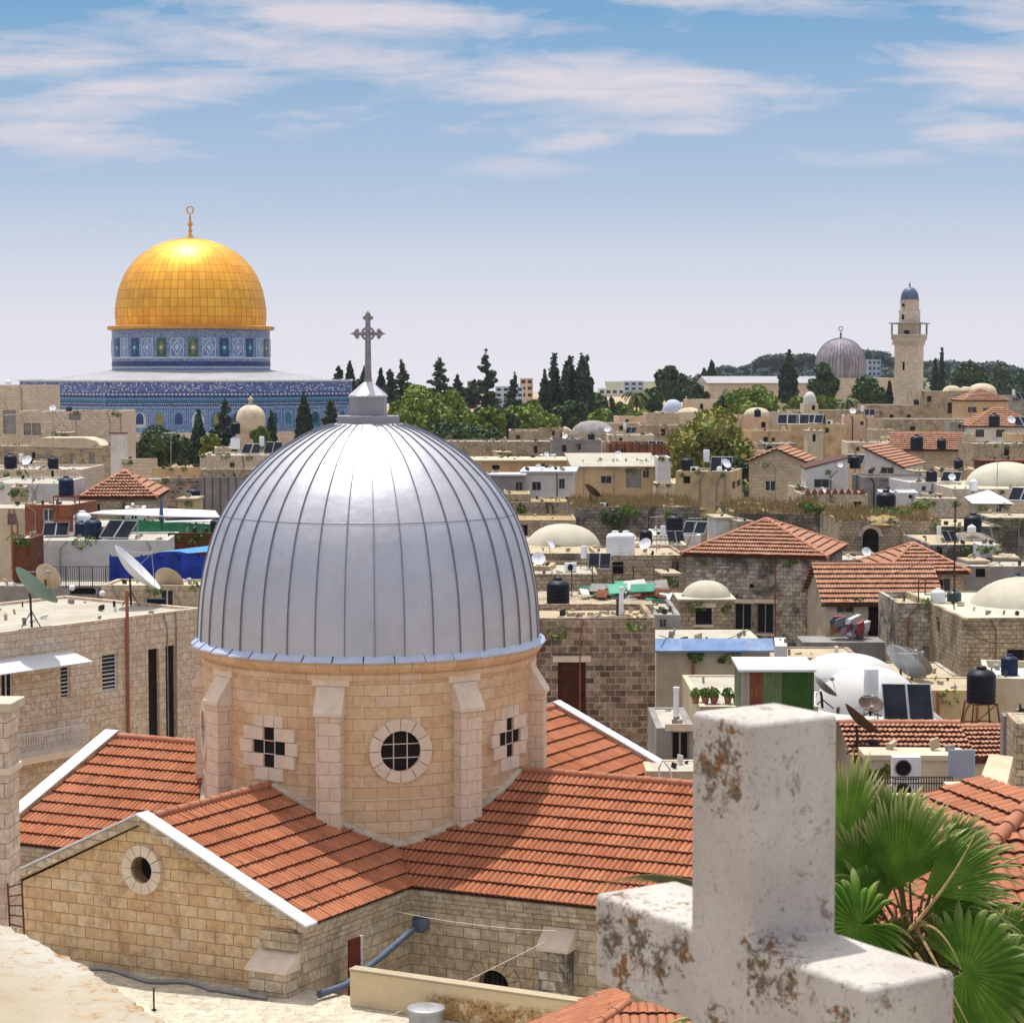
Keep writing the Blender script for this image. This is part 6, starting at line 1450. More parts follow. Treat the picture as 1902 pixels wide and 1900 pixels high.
on('black', 'black tank on the beige block in front of the fig tree', 'bx', 1276, 2.5, 30, group=G1); on('boiler', 'white boiler with panels on the beige block in front of the fig tree', 'bx', 1312, 3.0, 42, -10, G2)
on('dish', 'pale dish at the right end of the beige block roof', 'bx', 1347, 2, 26, 40, G3)
on('whitet', 'white chimney like cowl on the low end of the beige block', 'bx', 1336, .4, 14)
on('black', 'black tank on thin legs before the ruined wall', 'w1', 1253, 2.0, 40, group=G1); on('panel', 'solar panel beside the black tank on the white hut', 'w1', 1272, 2.2, 24, -20)
on('black', 'black tank at the corner of the hip roofed limestone house', 'lt', 1567, 6.5, 40, group=G1)
on('black', 'slim black tank over the green bushes', 'ra', 1646, 9, 46, group=G1); on('black', 'tall black tank right of the stone wall piece', 'rub', 1808, 9, 42, group=G1)
on('whitet', 'white boiler under the tall black tank', 'rub', 1806, 8.2, 22)
on('navy', 'navy tank at the right edge beside the big lime dome', 'bg', 1893, 13, 36, group=G1)
on('panel', 'solar panels by the white tent roof', 'wt', 1878, 4, 26, -30)
for px, hp, lb in ((1408, 20, 'dark tank on the rosy gable house'), (1455, 20, 'dark tank on the square cream house')):
    pass
on('black', 'dark tank in front of the rosy gable house', 'n1', 1406, -3, 16, group=G1); on('black', 'dark tank in front of the square cream house', 'n3', 1454, 4, 16, group=G1)
on('black', 'dark tank left of the small white dome house', 'n3', 1484, 9, 22, group=G1); on('panel', 'solar panels left of the small white dome house', 'n3', 1496, 8, 18, -15); on('black', 'dark tank right of the small white dome house', 'n3', 1524, 9, 20, group=G1)
on('panel', 'wide solar panels on the low stone terrace house', 'n3', 1444, 3, 20, -10); on('panel', 'second solar panels to the right on the terrace house', 'n3', 1466, 3, 20, -10)
on('black', 'black tank on the red roofed white house at right', 'm3', 1845, -4, 26, group=G1)
on('black', 'black tank between the white houses in the middle right', 'p2', 1588, 2, 26, group=G1); on('black', 'dark tank in front of the stone house with pergola', 'p4', 1702, -5, 30, group=G1)
on('whitet', 'white tank in front of the big white lime dome', 'wd', 1808, -2, 22); on('dish', 'small pale dish beside the zigzag parapet', 'q1', 1528, 1.5, 16, 30, G3)
on('dish', 'grey dish edge on beside the wide lime dome', 'bd2', 1021, 1.0, 26, 60, G3)
on('dish', 'pale dish high on the flat grey block roof', 'gr', 1050, 4, 14, -30, G3); on('ac', 'white air conditioner on the grey rendered block', 'gr', 1070, 1, 7); on('dish', 'small dish on the long low orange house', 'c3', 1015, 4, 12, 20, G3)
on('ant', 'thin aerial on the long low orange house', 'c3', 1022, 5, 36); on('ant', 'aerial rising beside the orange plaster house', 'c5', 1210, 2, 40, 30); on('ant', 'aerial by the zigzag parapet cottage', 'q1', 1545, 3, 30, 60)
on('ant', 'aerial above the orange hip roof at left', 'L3b', 100, 6, 110, 20); on('ant', 'aerial in front of the garden trees', 'L3w', 318, -6, 76, 70); [o for o in bpy.data.objects if o.get('label', '').startswith('aerial in front of the garden')][0].location = P(318, 888, 166)
on('ant', 'aerial on the white roof hut at right', 'm3', 1802, 2, 60, 10); on('ant', 'aerial over the white lime dome', 'wd', 1852, 2, 90, 45); on('dish', 'dish on the white walled red roof house', 'm3', 1876, -3, 20, 10, G3)
on('ant', 'aerial on the orange cottage', 'p1', 1470, 6, 34, 0); on('dish', 'small dish on the white house with rising roof', 'p2', 1560, -1, 14, 0, G3)
on('ac', 'white box on the ruined wall top', 'ruin', 1120, 1, 10); on('ac', 'white air conditioner on the ruined stone house', 'w1', 1225, 1, 8)
# bulky dark dish backs near the white domes


# roof-top clutter of the right middle: red bucket, chairs, pots
p = P(1704, 1320, 82); m = MB(); m.lathe([(.2, 0), (.26, .5), (.27, .52), (.02, .52)], 16); o = obj('bucket', m, m_plain('red_plastic', srgb(206, 66, 40), .5, 0, .1, 2), loc=(p.x, 84.5, H['dw'].rz)); tag(o, 'orange red bucket standing on the white dome roof', 'bucket')
# ---- mast
mb_ = H['st']; m = MB(); x = P(1771, 1200, 113.6).x; zb_ = mb_.rz; ztop = P(1771, 930, 113.6).z; m.tube([(0, 0, 0), (0, 0, ztop - zb_)], [.06, .035], 6)
for f in (.3, .62, .8): m.lathe([(.09, (ztop - zb_) * f), (.09, (ztop - zb_) * f + .15)], 6)
ms_ = obj('aerial_mast', m, S['iron'], loc=(x, 113.6, zb_)); tag(ms_, 'tall dark aerial mast rising from the stained stone wall house', 'mast')
# iron frame on the wall top
m = MB(); 
for a, b_ in (((0, 0, 0), (0, 0, 1.5)), ((1.3, 0, 0), (1.3, 0, 1.5)), ((0, 0, 1.5), (1.3, 0, 1.5)), ((.35, 0, 1.5), (.35, 0, .7)), ((.35, 0, .7), (1.3, 0, .7))): m.tube([a, b_], .035, 4)
o = obj('frame_stand', m, S['rust'], loc=(P(1706, 1100, 114).x, 114, H['st'].rz)); tag(o, 'rusty iron frame standing before the striped tile roof', 'frame')
# ---- junk heap on the porch
rj = random.Random(5); jc = [srgb(196, 196, 206), srgb(150, 60, 80), srgb(120, 122, 130), srgb(210, 214, 220), srgb(170, 110, 60), srgb(90, 96, 110)]
jk = thing('junk_heap', 'heap of household junk piled at the open porch', 'junk heap', (P(1545, 1190, 117).x, 117, P(1545, 1192, 117).z))
m_ = MB(); m_.box(-1.6, -.2, -8, 3.6, 2.6, 0); o = obj('low_platform', m_, S['greyp'], loc=jk.location); tag(o, 'grey platform wall under the junk heap', 'platform')
for i, c in enumerate(jc * 3):
    m = MB()
    for _ in range(1):
        a = Vector((rj.uniform(0, 1.7), rj.uniform(.2, 1.5), rj.uniform(0, .8))); m.obox(a, (rj.uniform(.2, .6), rj.uniform(-.2, .2), rj.uniform(-.1, .3)), (rj.uniform(-.2, .2), rj.uniform(.2, .5), 0), (rj.uniform(-.1, .2), 0, rj.uniform(.2, .6)))
    obj('junk_piece', m, m_plain('junk_%d' % i, c, .7, 0, .2, 3), jk, bevel=.02)
# ---- shed by the cross: white top, red-brown door, two greens
sh = H['gs']; D = 74.5; a = P(1376, 1300, D); b_ = P(1512, 1300, D); zb_ = P(1440, 1330, D).z; zt_ = P(1376, 1248, D).z; W = b_.x - a.x
sd_ = thing('shed', 'corrugated shed with red brown and green panels under a white roof', 'shed', (a.x, D, zb_))
xs_ = [0, W * .12, W * .30, W * .56, W * 1.0]
for i, (mt, nm) in enumerate((('rooftar', 'wall'), ('redwood', 'door'), ('greenfade', 'wall_panel'), ('greenpaint', 'wall_panel'))):
    m = MB(); n = max(2, int((xs_[i + 1] - xs_[i]) / .12)); w_ = (xs_[i + 1] - xs_[i]) / n
    for k in range(n): x = xs_[i] + k * w_; m.add([(x, 0, 0), (x + w_ * .5, -.05, 0), (x + w_, 0, 0), (x, 0, zt_ - zb_), (x + w_ * .5, -.05, zt_ - zb_), (x + w_, 0, zt_ - zb_)], [(0, 1, 4, 3), (1, 2, 5, 4)])
    obj(nm, m, S[mt], sd_)
m = MB(); m.box(0, .03, 0, W, 2.2, zt_ - zb_); obj('back', m, S['greenfade'], sd_); m = MB(); m.obox((-.1, -.15, zt_ - zb_ + .02), (W + .15, 0, 0), (0, 2.5, .12), (0, 0, .08)); obj('roof', m, S['whitemetal'], sd_)
# plant pots on that deck
for i, px in enumerate((1292, 1310, 1326, 1352)):
    D = 77; b_ = P(px, 1300, D); z = H['gs'].rz; r0 = thing('potted_plant', ['leafy plant in a long dark trough, leftmost on the deck', 'small shrub in a clay pot, second on the deck', 'green bush in a clay pot, third on the deck', 'small red pot plant nearest the shed'][i], 'plant', (b_.x, D, z), 0, 'potted plants on the deck')
    m = MB(); m.lathe([(.10, 0), (.15, .25), (.01, .25)], 12); obj('pot', m, S['tilecap'], r0); m = MB(); crown(m, [(0, 0, .38, .2, .2, .18)], 90, .12, rj, 0, .5); obj('foliage', m, S['bush'], r0)
# white vent pipes
def vent(label, px, y0, y1, D, r, mat='whitep', name='vent_pipe', z=None):
    b_ = P(px, y0, D); z = b_.z if z is None else z; t = P(px, y1, D).z; m = MB(); m.lathe([(r, 0), (r, t - z - .1), (r * 1.15, t - z - .1), (r * 1.15, t - z)], 12); return tag(obj(name, m, S[mat], loc=(b_.x, D, z), smooth=40), label, 'pipe')
vent('white plastic vent pipe on the tower house roof', 1154, 1128, 1090, 87.0, .09, z=H['tower'].rz); vent('short black vent pipe beside the white one on the tower roof', 1147, 1128, 1112, 86.4, .05, 'iron', z=H['tower'].rz)
vent('white cowl pipe on the pale green flat roof', 1256, 1325, 1276, 74, .10, z=H['gw'].rz); vent('dark grey chimney pot on the striped tile roof', 1622, 1402, 1374, 71, .16, 'iron')
# debris on the tower roof and the tarp heap behind
m = MB(); T = H['tower']
for _ in range(70):
    x = rj.uniform(P(1030, 1, 86).x, P(1205, 1, 88).x); y = rj.uniform(84.6, 88.8); s_ = rj.uniform(.06, .28); m.obox((x, y, T.rz), (s_, rj.uniform(-.1, .1), 0), (rj.uniform(-.05, .05), s_ * .7, 0), (0, 0, rj.uniform(.04, .16)))
tag(obj('rubble', m, S['dust']), 'loose stones and boards strewn on the tower house roof', 'rubble', kind='stuff')
m = MB()
for i, (x0_, y0_, L_) in enumerate(((1040, 85.0, 1.9), (1052, 85.3, 1.4), (1075, 85.1, 1.8))): a = P(x0_, 1140, y0_); m.obox((a.x, y0_, T.rz + .02 + .04 * i), (L_, .1, .05), (0, .18, 0), (0, 0, .04))
tag(obj('board', m, S['greyp']), 'grey boards lying on the front of the tower house roof', 'boards')
hp_ = thing('tarpaulin_heap', 'heap of netting and green sheets below the white twin tanks', 'tarpaulin', (P(1140, 1100, 103).x, 103, P(1140, 1116, 103).z))
m = MB(); m.box(-3.4, 0, -9, 2.6, 6, 0); o = obj('low_roof', m, S['rubble'], loc=(P(1110, 1100, 102).x, 101, P(1140, 1114, 103).z)); tag(o, 'low stone block roof beyond the tower house with debris', 'building')
for mt, s0 in (('greendark', 1), ('greyp', 2), ('green', 3), ('rust', 4), ('plaster', 5)):
    rr = random.Random(s0); m = MB()
    for _ in range(7):
        c = Vector((rr.uniform(-1.8, 2.0), rr.uniform(-.5, 1.2), rr.uniform(0, .5))); a = Vector((rr.uniform(.4, 1.2), rr.uniform(-.2, .2), rr.uniform(-.15, .15))); b2 = Vector((rr.uniform(-.2, .2), rr.uniform(.3, .8), rr.uniform(0, .4))); m.obox(c, a, b2, (0, 0, .03))
    obj('sheet', m, S[mt], hp_)
# frame with rails above
m = MB(); 
for k in range(5): m.tube([(k * 1.0, 0, 0), (k * 1.0, 0, 1.5)], .025, 4)
for z in (.8, 1.5): m.tube([(0, 0, z), (4.0, 0, z)], .02, 4)
o = obj('roof_railing', m, S['iron'], loc=(P(1062, 1100, 104.6).x, 104.6, P(1140, 1114, 103).z)); tag(o, 'thin dark railing behind the tarpaulin heap', 'railing')
# ---- left: tarpaulins, awnings, dishes
D = 110; def_ = lambda px, py, D: P(px, py, D)
tp_ = thing('blue_tarpaulin', 'bright blue tarpaulin screen with folds left of the silver dome', 'tarpaulin', (0, 0, 0)); m = MB(); rt = random.Random(2); n = 30; vs = []
zb_ = P(200, 1085, D).z - .6
for i in range(n + 1):
    f = i / n; px = 203 + 215 * f; yt = 1031 + 5 * sin(f * 9) - 4 * f; x = P(px, yt, D).x; zt_ = P(px, yt, D).z
    for j in range(7): y = D - .12 * sin(i * 1.3 + j * .5) - .05 * sin(i * 2.7); vs.append((x, y, zt_ + (zb_ - zt_) * j / 6))
m.add(vs, [(i * 7 + j, i * 7 + 7 + j, i * 7 + 8 + j, i * 7 + 1 + j) for i in range(n) for j in range(6)]); sc_ = obj('sheet', m, S['bluetarp'], tp_, 60)
m = MB(); zz = P(330, 1030, D).z; vs = [P(268, 1034, D), P(420, 1022, D), P(420, 1010, D + 4), P(300, 1024, D + 4)]; m.add(vs, [(0, 1, 2, 3)]); m.add([v - Vector((0, 0, .03)) for v in vs], [(0, 3, 2, 1)]); obj('top_sheet', m, S['lightblue'], tp_)
m = MB()
for px in (204, 262, 330, 380): a = P(px, 1030, D + .1); m.tube([(a.x, D + .15, zb_ - 6), (a.x, D + .15, a.z)], .04, 5)
obj('posts', m, S['iron'], tp_)
ga = thing('green_awning', 'green sheet awning under white canvas roofs left of the silver dome', 'awning', (0, 0, 0)); D = 130
m = MB(); vs = []
for i in range(21):
    f = i / 20; px = 205 + 195 * f; yt = 962 + 12 * f; x = P(px, yt, D).x; zt_ = P(px, yt, D).z; zb_ = P(px, 990 + 5 * f, D).z
    for j in range(4): vs.append((x, D - .1 * sin(i * 1.7 + j), zt_ + (zb_ - zt_) * j / 3))
m.add(vs, [(i * 4 + j, i * 4 + 4 + j, i * 4 + 5 + j, i * 4 + 1 + j) for i in range(20) for j in range(3)]); obj('sheet', m, S['green'], ga)
for nm, pts in (('canvas_roof', [(165, 953, 128), (300, 958, 128), (408, 960, 129), (400, 948, 134), (300, 944, 134), (190, 948, 133)]), ('canvas_roof', [(305, 969, 127), (400, 968, 127), (410, 958, 133), (310, 960, 133)])):
    m = MB(); vs = [P(*q) for q in pts]; k = len(vs); m.add(vs + [v - Vector((0, 0, .06)) for v in vs], [tuple(range(k)), tuple(range(k, 2 * k))[::-1]] + [(i, (i + 1) % k, k + (i + 1) % k, k + i) for i in range(k)]); obj(nm, m, S['whitemetal'], ga)
m = MB()
for px in (205, 238, 268, 302, 352, 398): a = P(px, 962, D + .1); m.tube([(a.x, D + .2, a.z - 4), (a.x, D + .2, a.z)], .045, 5)
obj('posts', m, S['iron'], ga)
# folded parasol
pa = P(300, 985, 128.5); m = MB(); m.tube([(0, 0, 0), (0, 0, 2.0)], .03, 6); u_ = thing('parasol', 'folded blue grey parasol before the green awning', 'parasol', pa); obj('pole', m, S['iron'], u_)
m = MB(); m.lathe([(.04, .5), (.15, .6), (.11, 1.2), (.03, 1.9)], 10); obj('canopy', m, m_plain('blue_grey_cloth', srgb(70, 92, 140), .8, 0, .2, 2), u_)
# large dishes
def bigdish(label, px, py, D, rpx, yaw, pit, mat, mast_y, dp=.16, feed=1):
    c = P(px, py, D); R_ = rpx / FPX * D; t = thing('satellite_dish', label, 'satellite dish', (c.x, D, P(px, mast_y, D).z), 0, 'large satellite dishes at the left'); h = c.z - t.location.z
    rot = Vector(yaw).normalized().to_track_quat('Z', 'Y').to_matrix(); m = dishmesh(R_, R_ * dp * 2, 32, 6); m.v = [tuple(rot @ Vector(v) + Vector((0, 0, h))) for v in m.v]; obj('reflector', m, S[mat], t, 50)
    m = MB()
    for k in range(3): a = 2 * pi * k / 3; m.tube([rot @ Vector((R_ * .95 * cos(a), R_ * .95 * sin(a), R_ * .3)) + Vector((0, 0, h)), rot @ Vector((0, 0, R_ * .95)) + Vector((0, 0, h))], .014, 4)
    p_ = rot @ Vector((0, 0, R_ * .95)) + Vector((0, 0, h)); m.ell(p_, (.09, .09, .09), 8, 6); obj('feed', m, S['steel'], t)
    back = rot @ Vector((0, 0, -.12)) + Vector((0, 0, h)); m = MB(); m.tube([(0, .02, 0), (back.x * .5, back.y * .5, h - .25), back], .05, 7); m.tube([(-.4, -.1, 0), (0, 0, h * .45)], .025, 5); m.tube([(.4, -.1, 0), (0, 0, h * .45)], .025, 5); obj('mast', m, S['iron'], t)
    return t
bigdish('sea green dish tilted steeply on a dark tripod at the left edge', 58, 1098, 89.5, 50, (.58, .40, .72), 0, 'dishgreen', 1165)
bigdish('cream dish facing away beyond the sea green dish', 86, 1075, 103, 27, (.35, .80, .45), 0, 'cream', 1112)
bigdish('large white dish seen edge on before the blue tarpaulin', 243, 1066, 98.5, 58, (.70, .06, .70), 0, 'whitemetal', 1125)
bigdish('cream dish right of the white edge on dish beside the silver dome', 311, 1083, 106, 29, (.30, .80, .55), 0, 'cream', 1112)
bigdish('small white dish on the blue tarpaulin edge', 340, 1084, 108, 9, (.4, .8, .4), 0, 'whitemetal', 1100)
q = P(290, 1122, 100); m = MB(); m.box(-.35, 0, 0, .5, .3, .3); o = obj('black_box', m, S['black'], loc=(q.x, 99.5, q.z), bevel=.02); tag(o, 'black box lying on the roof below the cream dish', 'box')
for px, py, lb in ((134, 1096, 'small white globe lamp by the lean to wall'), (190, 1107, 'white globe lamp at the end of the lean to wall')):
    q = P(px, py, 104.5); m = MB(); m.tube([(0, 0, -.8), (0, 0, 0)], .02, 5); r0 = thing('globe_lamp', lb, 'lamp', q); obj('post', m, S['iron'], r0); m = MB(); m.ell((0, 0, .12), (.15, .15, .15), 14, 10); obj('globe', m, S['whitep'], r0, 60)
S['brownish'] = m_plain('brown_metal', srgb(96, 74, 58), .7, 0, .3, 3)
bigdish('brown edge on dish standing between the cross and the tiled roof', 1594, 1344, 71, 42, (.66, .10, .74), 0, 'brownish', 1400)
bigdish('grey edge on dish left of the white boiler on the domes', 1528, 1280, 80, 28, (.66, .12, .70), 0, 'steel', 1315)
bigdish('big grey dish back right of the white domes', 1675, 1240, 90, 46, (.66, .35, .66), 0, 'steel', 1290)
bigdish('dark grey dish back behind the big grey one', 1695, 1236, 93, 36, (.62, .45, .66), 0, 'greyp', 1290)
bigdish('brown round dish lying low before the white boiler', 1617, 1312, 79, 24, (.1, -.5, .85), 0, 'brownish', 1330)
bigdish('dark tilted dish on the low wall by the beige block', 1098, 915, 176, 18, (.6, .3, .7), 0, 'brownish', 935)
# terrace railing by the shack
m = MB(); a = P(98, 1092, 109); b_ = P(205, 1090, 109); n = 26
for i in range(n + 1): x = a.x + (b_.x - a.x) * i / n; m.tube([(x, 109, a.z), (x, 109, a.z + 1.1)], .012 if i % 6 else .03, 4)
m.tube([(a.x, 109, a.z + 1.1), (b_.x, 109, a.z + 1.1)], .02, 4); tag(obj('roof_railing', m, S['iron']), 'thin black railing before the white shack', 'railing')
# ladder by the pier
lp = P(24, 1735, 43.5); m = MB(); t0 = P(14, 1640, 41.2); t1 = P(40, 1632, 41.6); b0 = P(20, 1716, 41.6); b1 = P(46, 1722, 41.9)
m.tube([b0 - Vector((0, 0, .6)), t0], .02, 5); m.tube([b1 - Vector((0, 0, .6)), t1], .02, 5)
for i in range(5): f = i / 4.4; m.tube([b0.lerp(t0, f), b1.lerp(t1, f)], .015, 5)
tag(obj('ladder', m, S['rust']), 'short rusty iron ladder between the pier and the gable wall', 'ladder')
# air conditioners and the balcony at right
for i, (py, lb) in enumerate(((1468, 'upper white air conditioner with round fan, right of the cross'), (1497, 'lower white air conditioner just below the other one'))):
    q = P(1682, 1440, 62.6); s_ = .92
    place('ac', lb, (q.x, 62.4, P(1682, (1449, 1492)[i], 62.4).z), s_, 0, 'stacked air conditioners')
m = MB(); a = P(1624, 1510, 61.3); b_ = P(1768, 1510, 61.3); zt_ = P(1624, 1443, 61.3).z
for i in range(31): x = a.x + (b_.x - a.x) * i / 30; m.tube([(x, 61.3, a.z - .3), (x, 61.3, zt_)], .014, 4)
for z in (zt_, zt_ - .18, a.z): m.tube([(a.x, 61.3, z), (b_.x, 61.3, z)], .022, 4)
tag(obj('balcony_railing', m, S['iron']), 'dark iron balcony railing in front of the air conditioners', 'railing')
m = MB(); q = P(1752, 1436, 62.5); w_ = 50 / 4000 * 62; m.box(0, 0, 0, w_, .04, 53 / 4000 * 62)
for k in range(10): m.box(.03 + k * w_ / 10, -.02, .02, .03 + k * w_ / 10 + .03, -.001, 52 / 4000 * 62)
tag(obj('corrugated_sheet', m, S['bluehaze'], loc=(q.x, 61.8, q.z)), 'pale corrugated metal sheet above the balcony end', 'metal sheet')
m = MB(); vs = [P(1838, 1400, 57), P(1882, 1405, 57), P(1858, 1512, 50), P(1795, 1512, 50)]; m.add(vs + [v - Vector((0, 0, .3)) for v in vs], [(0, 1, 2, 3), (0, 4, 5, 1), (1, 5, 6, 2), (2, 6, 7, 3), (3, 7, 4, 0), (4, 7, 6, 5)])
tag(obj('sloping_slab', m, S['rosy']), 'pale sloping plastered slab behind the right tiled roof', 'slab')
m = MB(); q = P(1757, 1505, 58); m.box(0, 0, -4, .45, .4, 1.6 * .45); tag(obj('stone_post', m, S['cream'], loc=q), 'short cream post by the balcony end', 'post')
H['chim'] = house('thin grey weathered chimney stack at the right edge', 1864, 1892, 1330, 60, -5, .6, 'greyp', [], par=.02, name='chimney_stack', cat='chimney')
house('dark mossy stone wall strip at the far right edge', 1888, 1960, 1345, 58, -5, 2, 'rubble', [], par=.02)
house('cream wall behind the balcony post', 1600, 1960, 1500, 56, 0, 2, 'rosy', [(1775, 1506, 1810, 1540, 'shut')], par=.02, name='yard_wall', cat='wall')
house('plaster yard wall below the pale green roofed house', 1200, 1330, 1432, 66, 0, 2, 'cream', [], par=.02, name='yard_wall', cat='wall')
m = MB(); pth = [P(1225, 1452, 64), P(1224, 1425, 64), P(1232, 1412, 64), P(1244, 1428, 64), P(1248, 1452, 64)]; m.tube(pth, .03, 6); tag(obj('hoop', m, S['whitep'], smooth=60), 'pale bent pipe hoop between the church coping and the yard wall', 'pipe')

# ================================================================== vegetation
GT = 'conifers on the skyline'; 
T_ = tree
T_('con', 'ragged small conifer left of the cross on the silver dome', 629, 680, 722, 11, 430, 1); T_('cyp', 'small dark cypress just left of the dome cross', 650, 672, 724, 8, 425, 2)
T_('cyp', 'short dark tree directly behind the dome cross', 677, 682, 730, 11, 424, 3); T_('cyp', 'thin dark cypress touching the dome cross at right', 707, 686, 745, 9, 420, 4)
T_('con', 'dark bushy conifer third right of the dome cross', 724, 684, 745, 14, 418, 5); T_('con', 'taller dark conifer fourth right of the dome cross', 746, 668, 745, 15, 416, 6)
T_('con', 'open crowned conifer left of the blue white office block', 815, 661, 745, 23, 420, 7, n=1300); T_('con', 'low dark conifer right of the open crowned one', 850, 696, 745, 13, 425, 8); T_('con', 'narrow bluish conifer before the stepped blocks', 880, 705, 755, 12, 425, 9)
T_('con', 'tall spire shaped araucaria standing highest in the middle', 903, 650, 775, 23, 405, 10, n=2200); T_('con', 'bluish cypress in front of the office block', 956, 692, 785, 19, 400, 11); T_('cyp', 'slim dark cypress left of the big dark clump', 1011, 690, 798, 15, 385, 12)
T_('clump', 'broad dark evergreen clump, left mass', 1044, 657, 800, 34, 392, 13); T_('clump', 'broad dark evergreen clump, middle mass', 1074, 656, 800, 30, 388, 14); T_('cyp', 'broad dark cypress clump, right lower mass', 1088, 664, 795, 17, 390, 15)
T_('leafy', 'large green broadleaf tree right of the dome lantern', 785, 712, 850, 56, 335, 16, n=4200); T_('leafy', 'yellow green tree in front of the conifers', 860, 730, 845, 48, 325, 17, n=4200); T_('pine', 'dark green lower tree behind the dome shoulder', 812, 790, 856, 56, 312, 18, n=3600)
T_('leafy', 'green tree between the office block and slim cypress', 968, 752, 812, 42, 345, 19, n=2600); T_('pine', 'dark green bushy tree under the dark cypresses', 945, 772, 815, 26, 335, 20); T_('leafy', 'small green tree beside the lantern antenna', 745, 742, 800, 26, 340, 61)
T_('palm', 'far date palm with yellow green crown', 1182, 714, 782, 30, 385, 21); T_('pine', 'big round dark pine left of the mosque hall', 1246, 678, 762, 34, 450, 22, n=2600); T_('pine', 'smaller dark pine under the big round pine', 1212, 712, 780, 22, 430, 23); T_('pine', 'bluish far tree between pine and mosque hall', 1283, 700, 748, 16, 600, 24)
T_('cyp', 'pair of dark spires left of the wooded hill', 1322, 672, 712, 8, 640, 25); T_('con', 'dark tree at the left corner of the mosque hall', 1308, 686, 716, 12, 620, 26)
T_('cyp', 'bold dark cypress in front of the mosque hall roof', 1465, 653, 745, 18, 465, 27, n=2400); T_('pine', 'round dark tree before the grey mosque dome', 1534, 670, 745, 30, 440, 28, n=2600); T_('pine', 'brownish olive tree right of the mosque dome foot', 1604, 700, 762, 32, 430, 29, n=2400)
T_('leafy', 'bright green garden trees below the mosque hall', 1400, 722, 785, 58, 372, 30, n=3600); T_('pine', 'dark pine at the right end of the bright green garden', 1345, 735, 790, 20, 374, 31); T_('palm', 'yellow green palm near the small white dome', 1572, 728, 775, 30, 400, 32); T_('leafy', 'low green tree left of the yellow green palm', 1535, 738, 768, 22, 395, 62)
T_('cyp', 'thin dark cypress left of the minaret', 1652, 710, 758, 6, 404, 33); T_('cyp', 'thin dark spire cypress right of the minaret', 1750, 646, 745, 6, 520, 34, n=900); T_('cyp', 'dark low cypress close to the minaret shaft', 1738, 668, 740, 7, 530, 35)
T_('leafy', 'wide green brown tree behind the lime domes', 1800, 676, 745, 42, 560, 36, mat='pine'); T_('pine', 'dark green tree right of the lime domes', 1850, 672, 745, 40, 600, 37, n=2600); T_('pine', 'bluish wooded clump at the right edge', 1898, 690, 745, 24, 640, 38)
T_('fig', 'large fig tree with rusty green crown among the houses', 1326, 768, 905, 84, 236, 39, n=7000, size=.5); T_('pine', 'dark foliage below the big fig tree crown', 1372, 850, 915, 30, 228, 40)
T_('pine', 'spreading green garden tree in front of the shrine', 300, 795, 868, 62, 290, 41, n=3800, mat='pine'); T_('cyp', 'dark cypress in front of the shrine tiles, left', 369, 764, 862, 17, 288, 42, n=1800); T_('con', 'ragged cedar in front of the shrine tiles', 417, 738, 842, 24, 292, 43, n=2400)
T_('cyp', 'short dark cypress right of the stone garden dome', 504, 765, 825, 9, 300, 44); T_('leafy', 'little olive green tree under the stone garden dome', 484, 790, 835, 20, 288, 45); T_('cyp', 'pointed dark cypress before the right shrine wall', 564, 730, 815, 15, 310, 46); T_('con', 'small dark conifer before the shrine, touching the silver dome', 613, 742, 800, 15, 308, 47); T_('leafy', 'low green shrub tree left of the ragged cedar', 392, 808, 850, 22, 286, 63)
# fountain dome in front of the shrine
fd = P(466, 800, 318); sf = thing('garden_dome', 'pale carved stone garden dome with knob in front of the shrine', 'dome', (fd.x, 318, ground_h(318))); zz = fd.z - ground_h(318)
m = MB(); m.lathe([(2.0, 0), (2.0, zz)], 16); obj('drum', m, S['far'], sf); k_ = 318 / 4000
def fz_(y): return P(466, y, 318).z - ground_h(318)
m = MB(); m.lathe(crom([(22 * k_, fz_(802)), (27 * k_, fz_(788)), (27 * k_, fz_(775)), (22 * k_, fz_(762)), (12 * k_, fz_(754)), (4 * k_, fz_(752)), (.02, fz_(751.5))], 3), 28, cap=False); obj('dome', m, m_plain('carved_stone', srgb(214, 200, 176), .9, 0, .2, .8, dirt=srgb(170, 152, 128), dirtamt=.5), sf, 60)
m = MB(); m.lathe([(.4, fz_(752)), (.25, fz_(746)), (.45, fz_(742)), (.2, fz_(738)), (.02, fz_(735))], 10); obj('knob', m, S['far'], sf, 50)
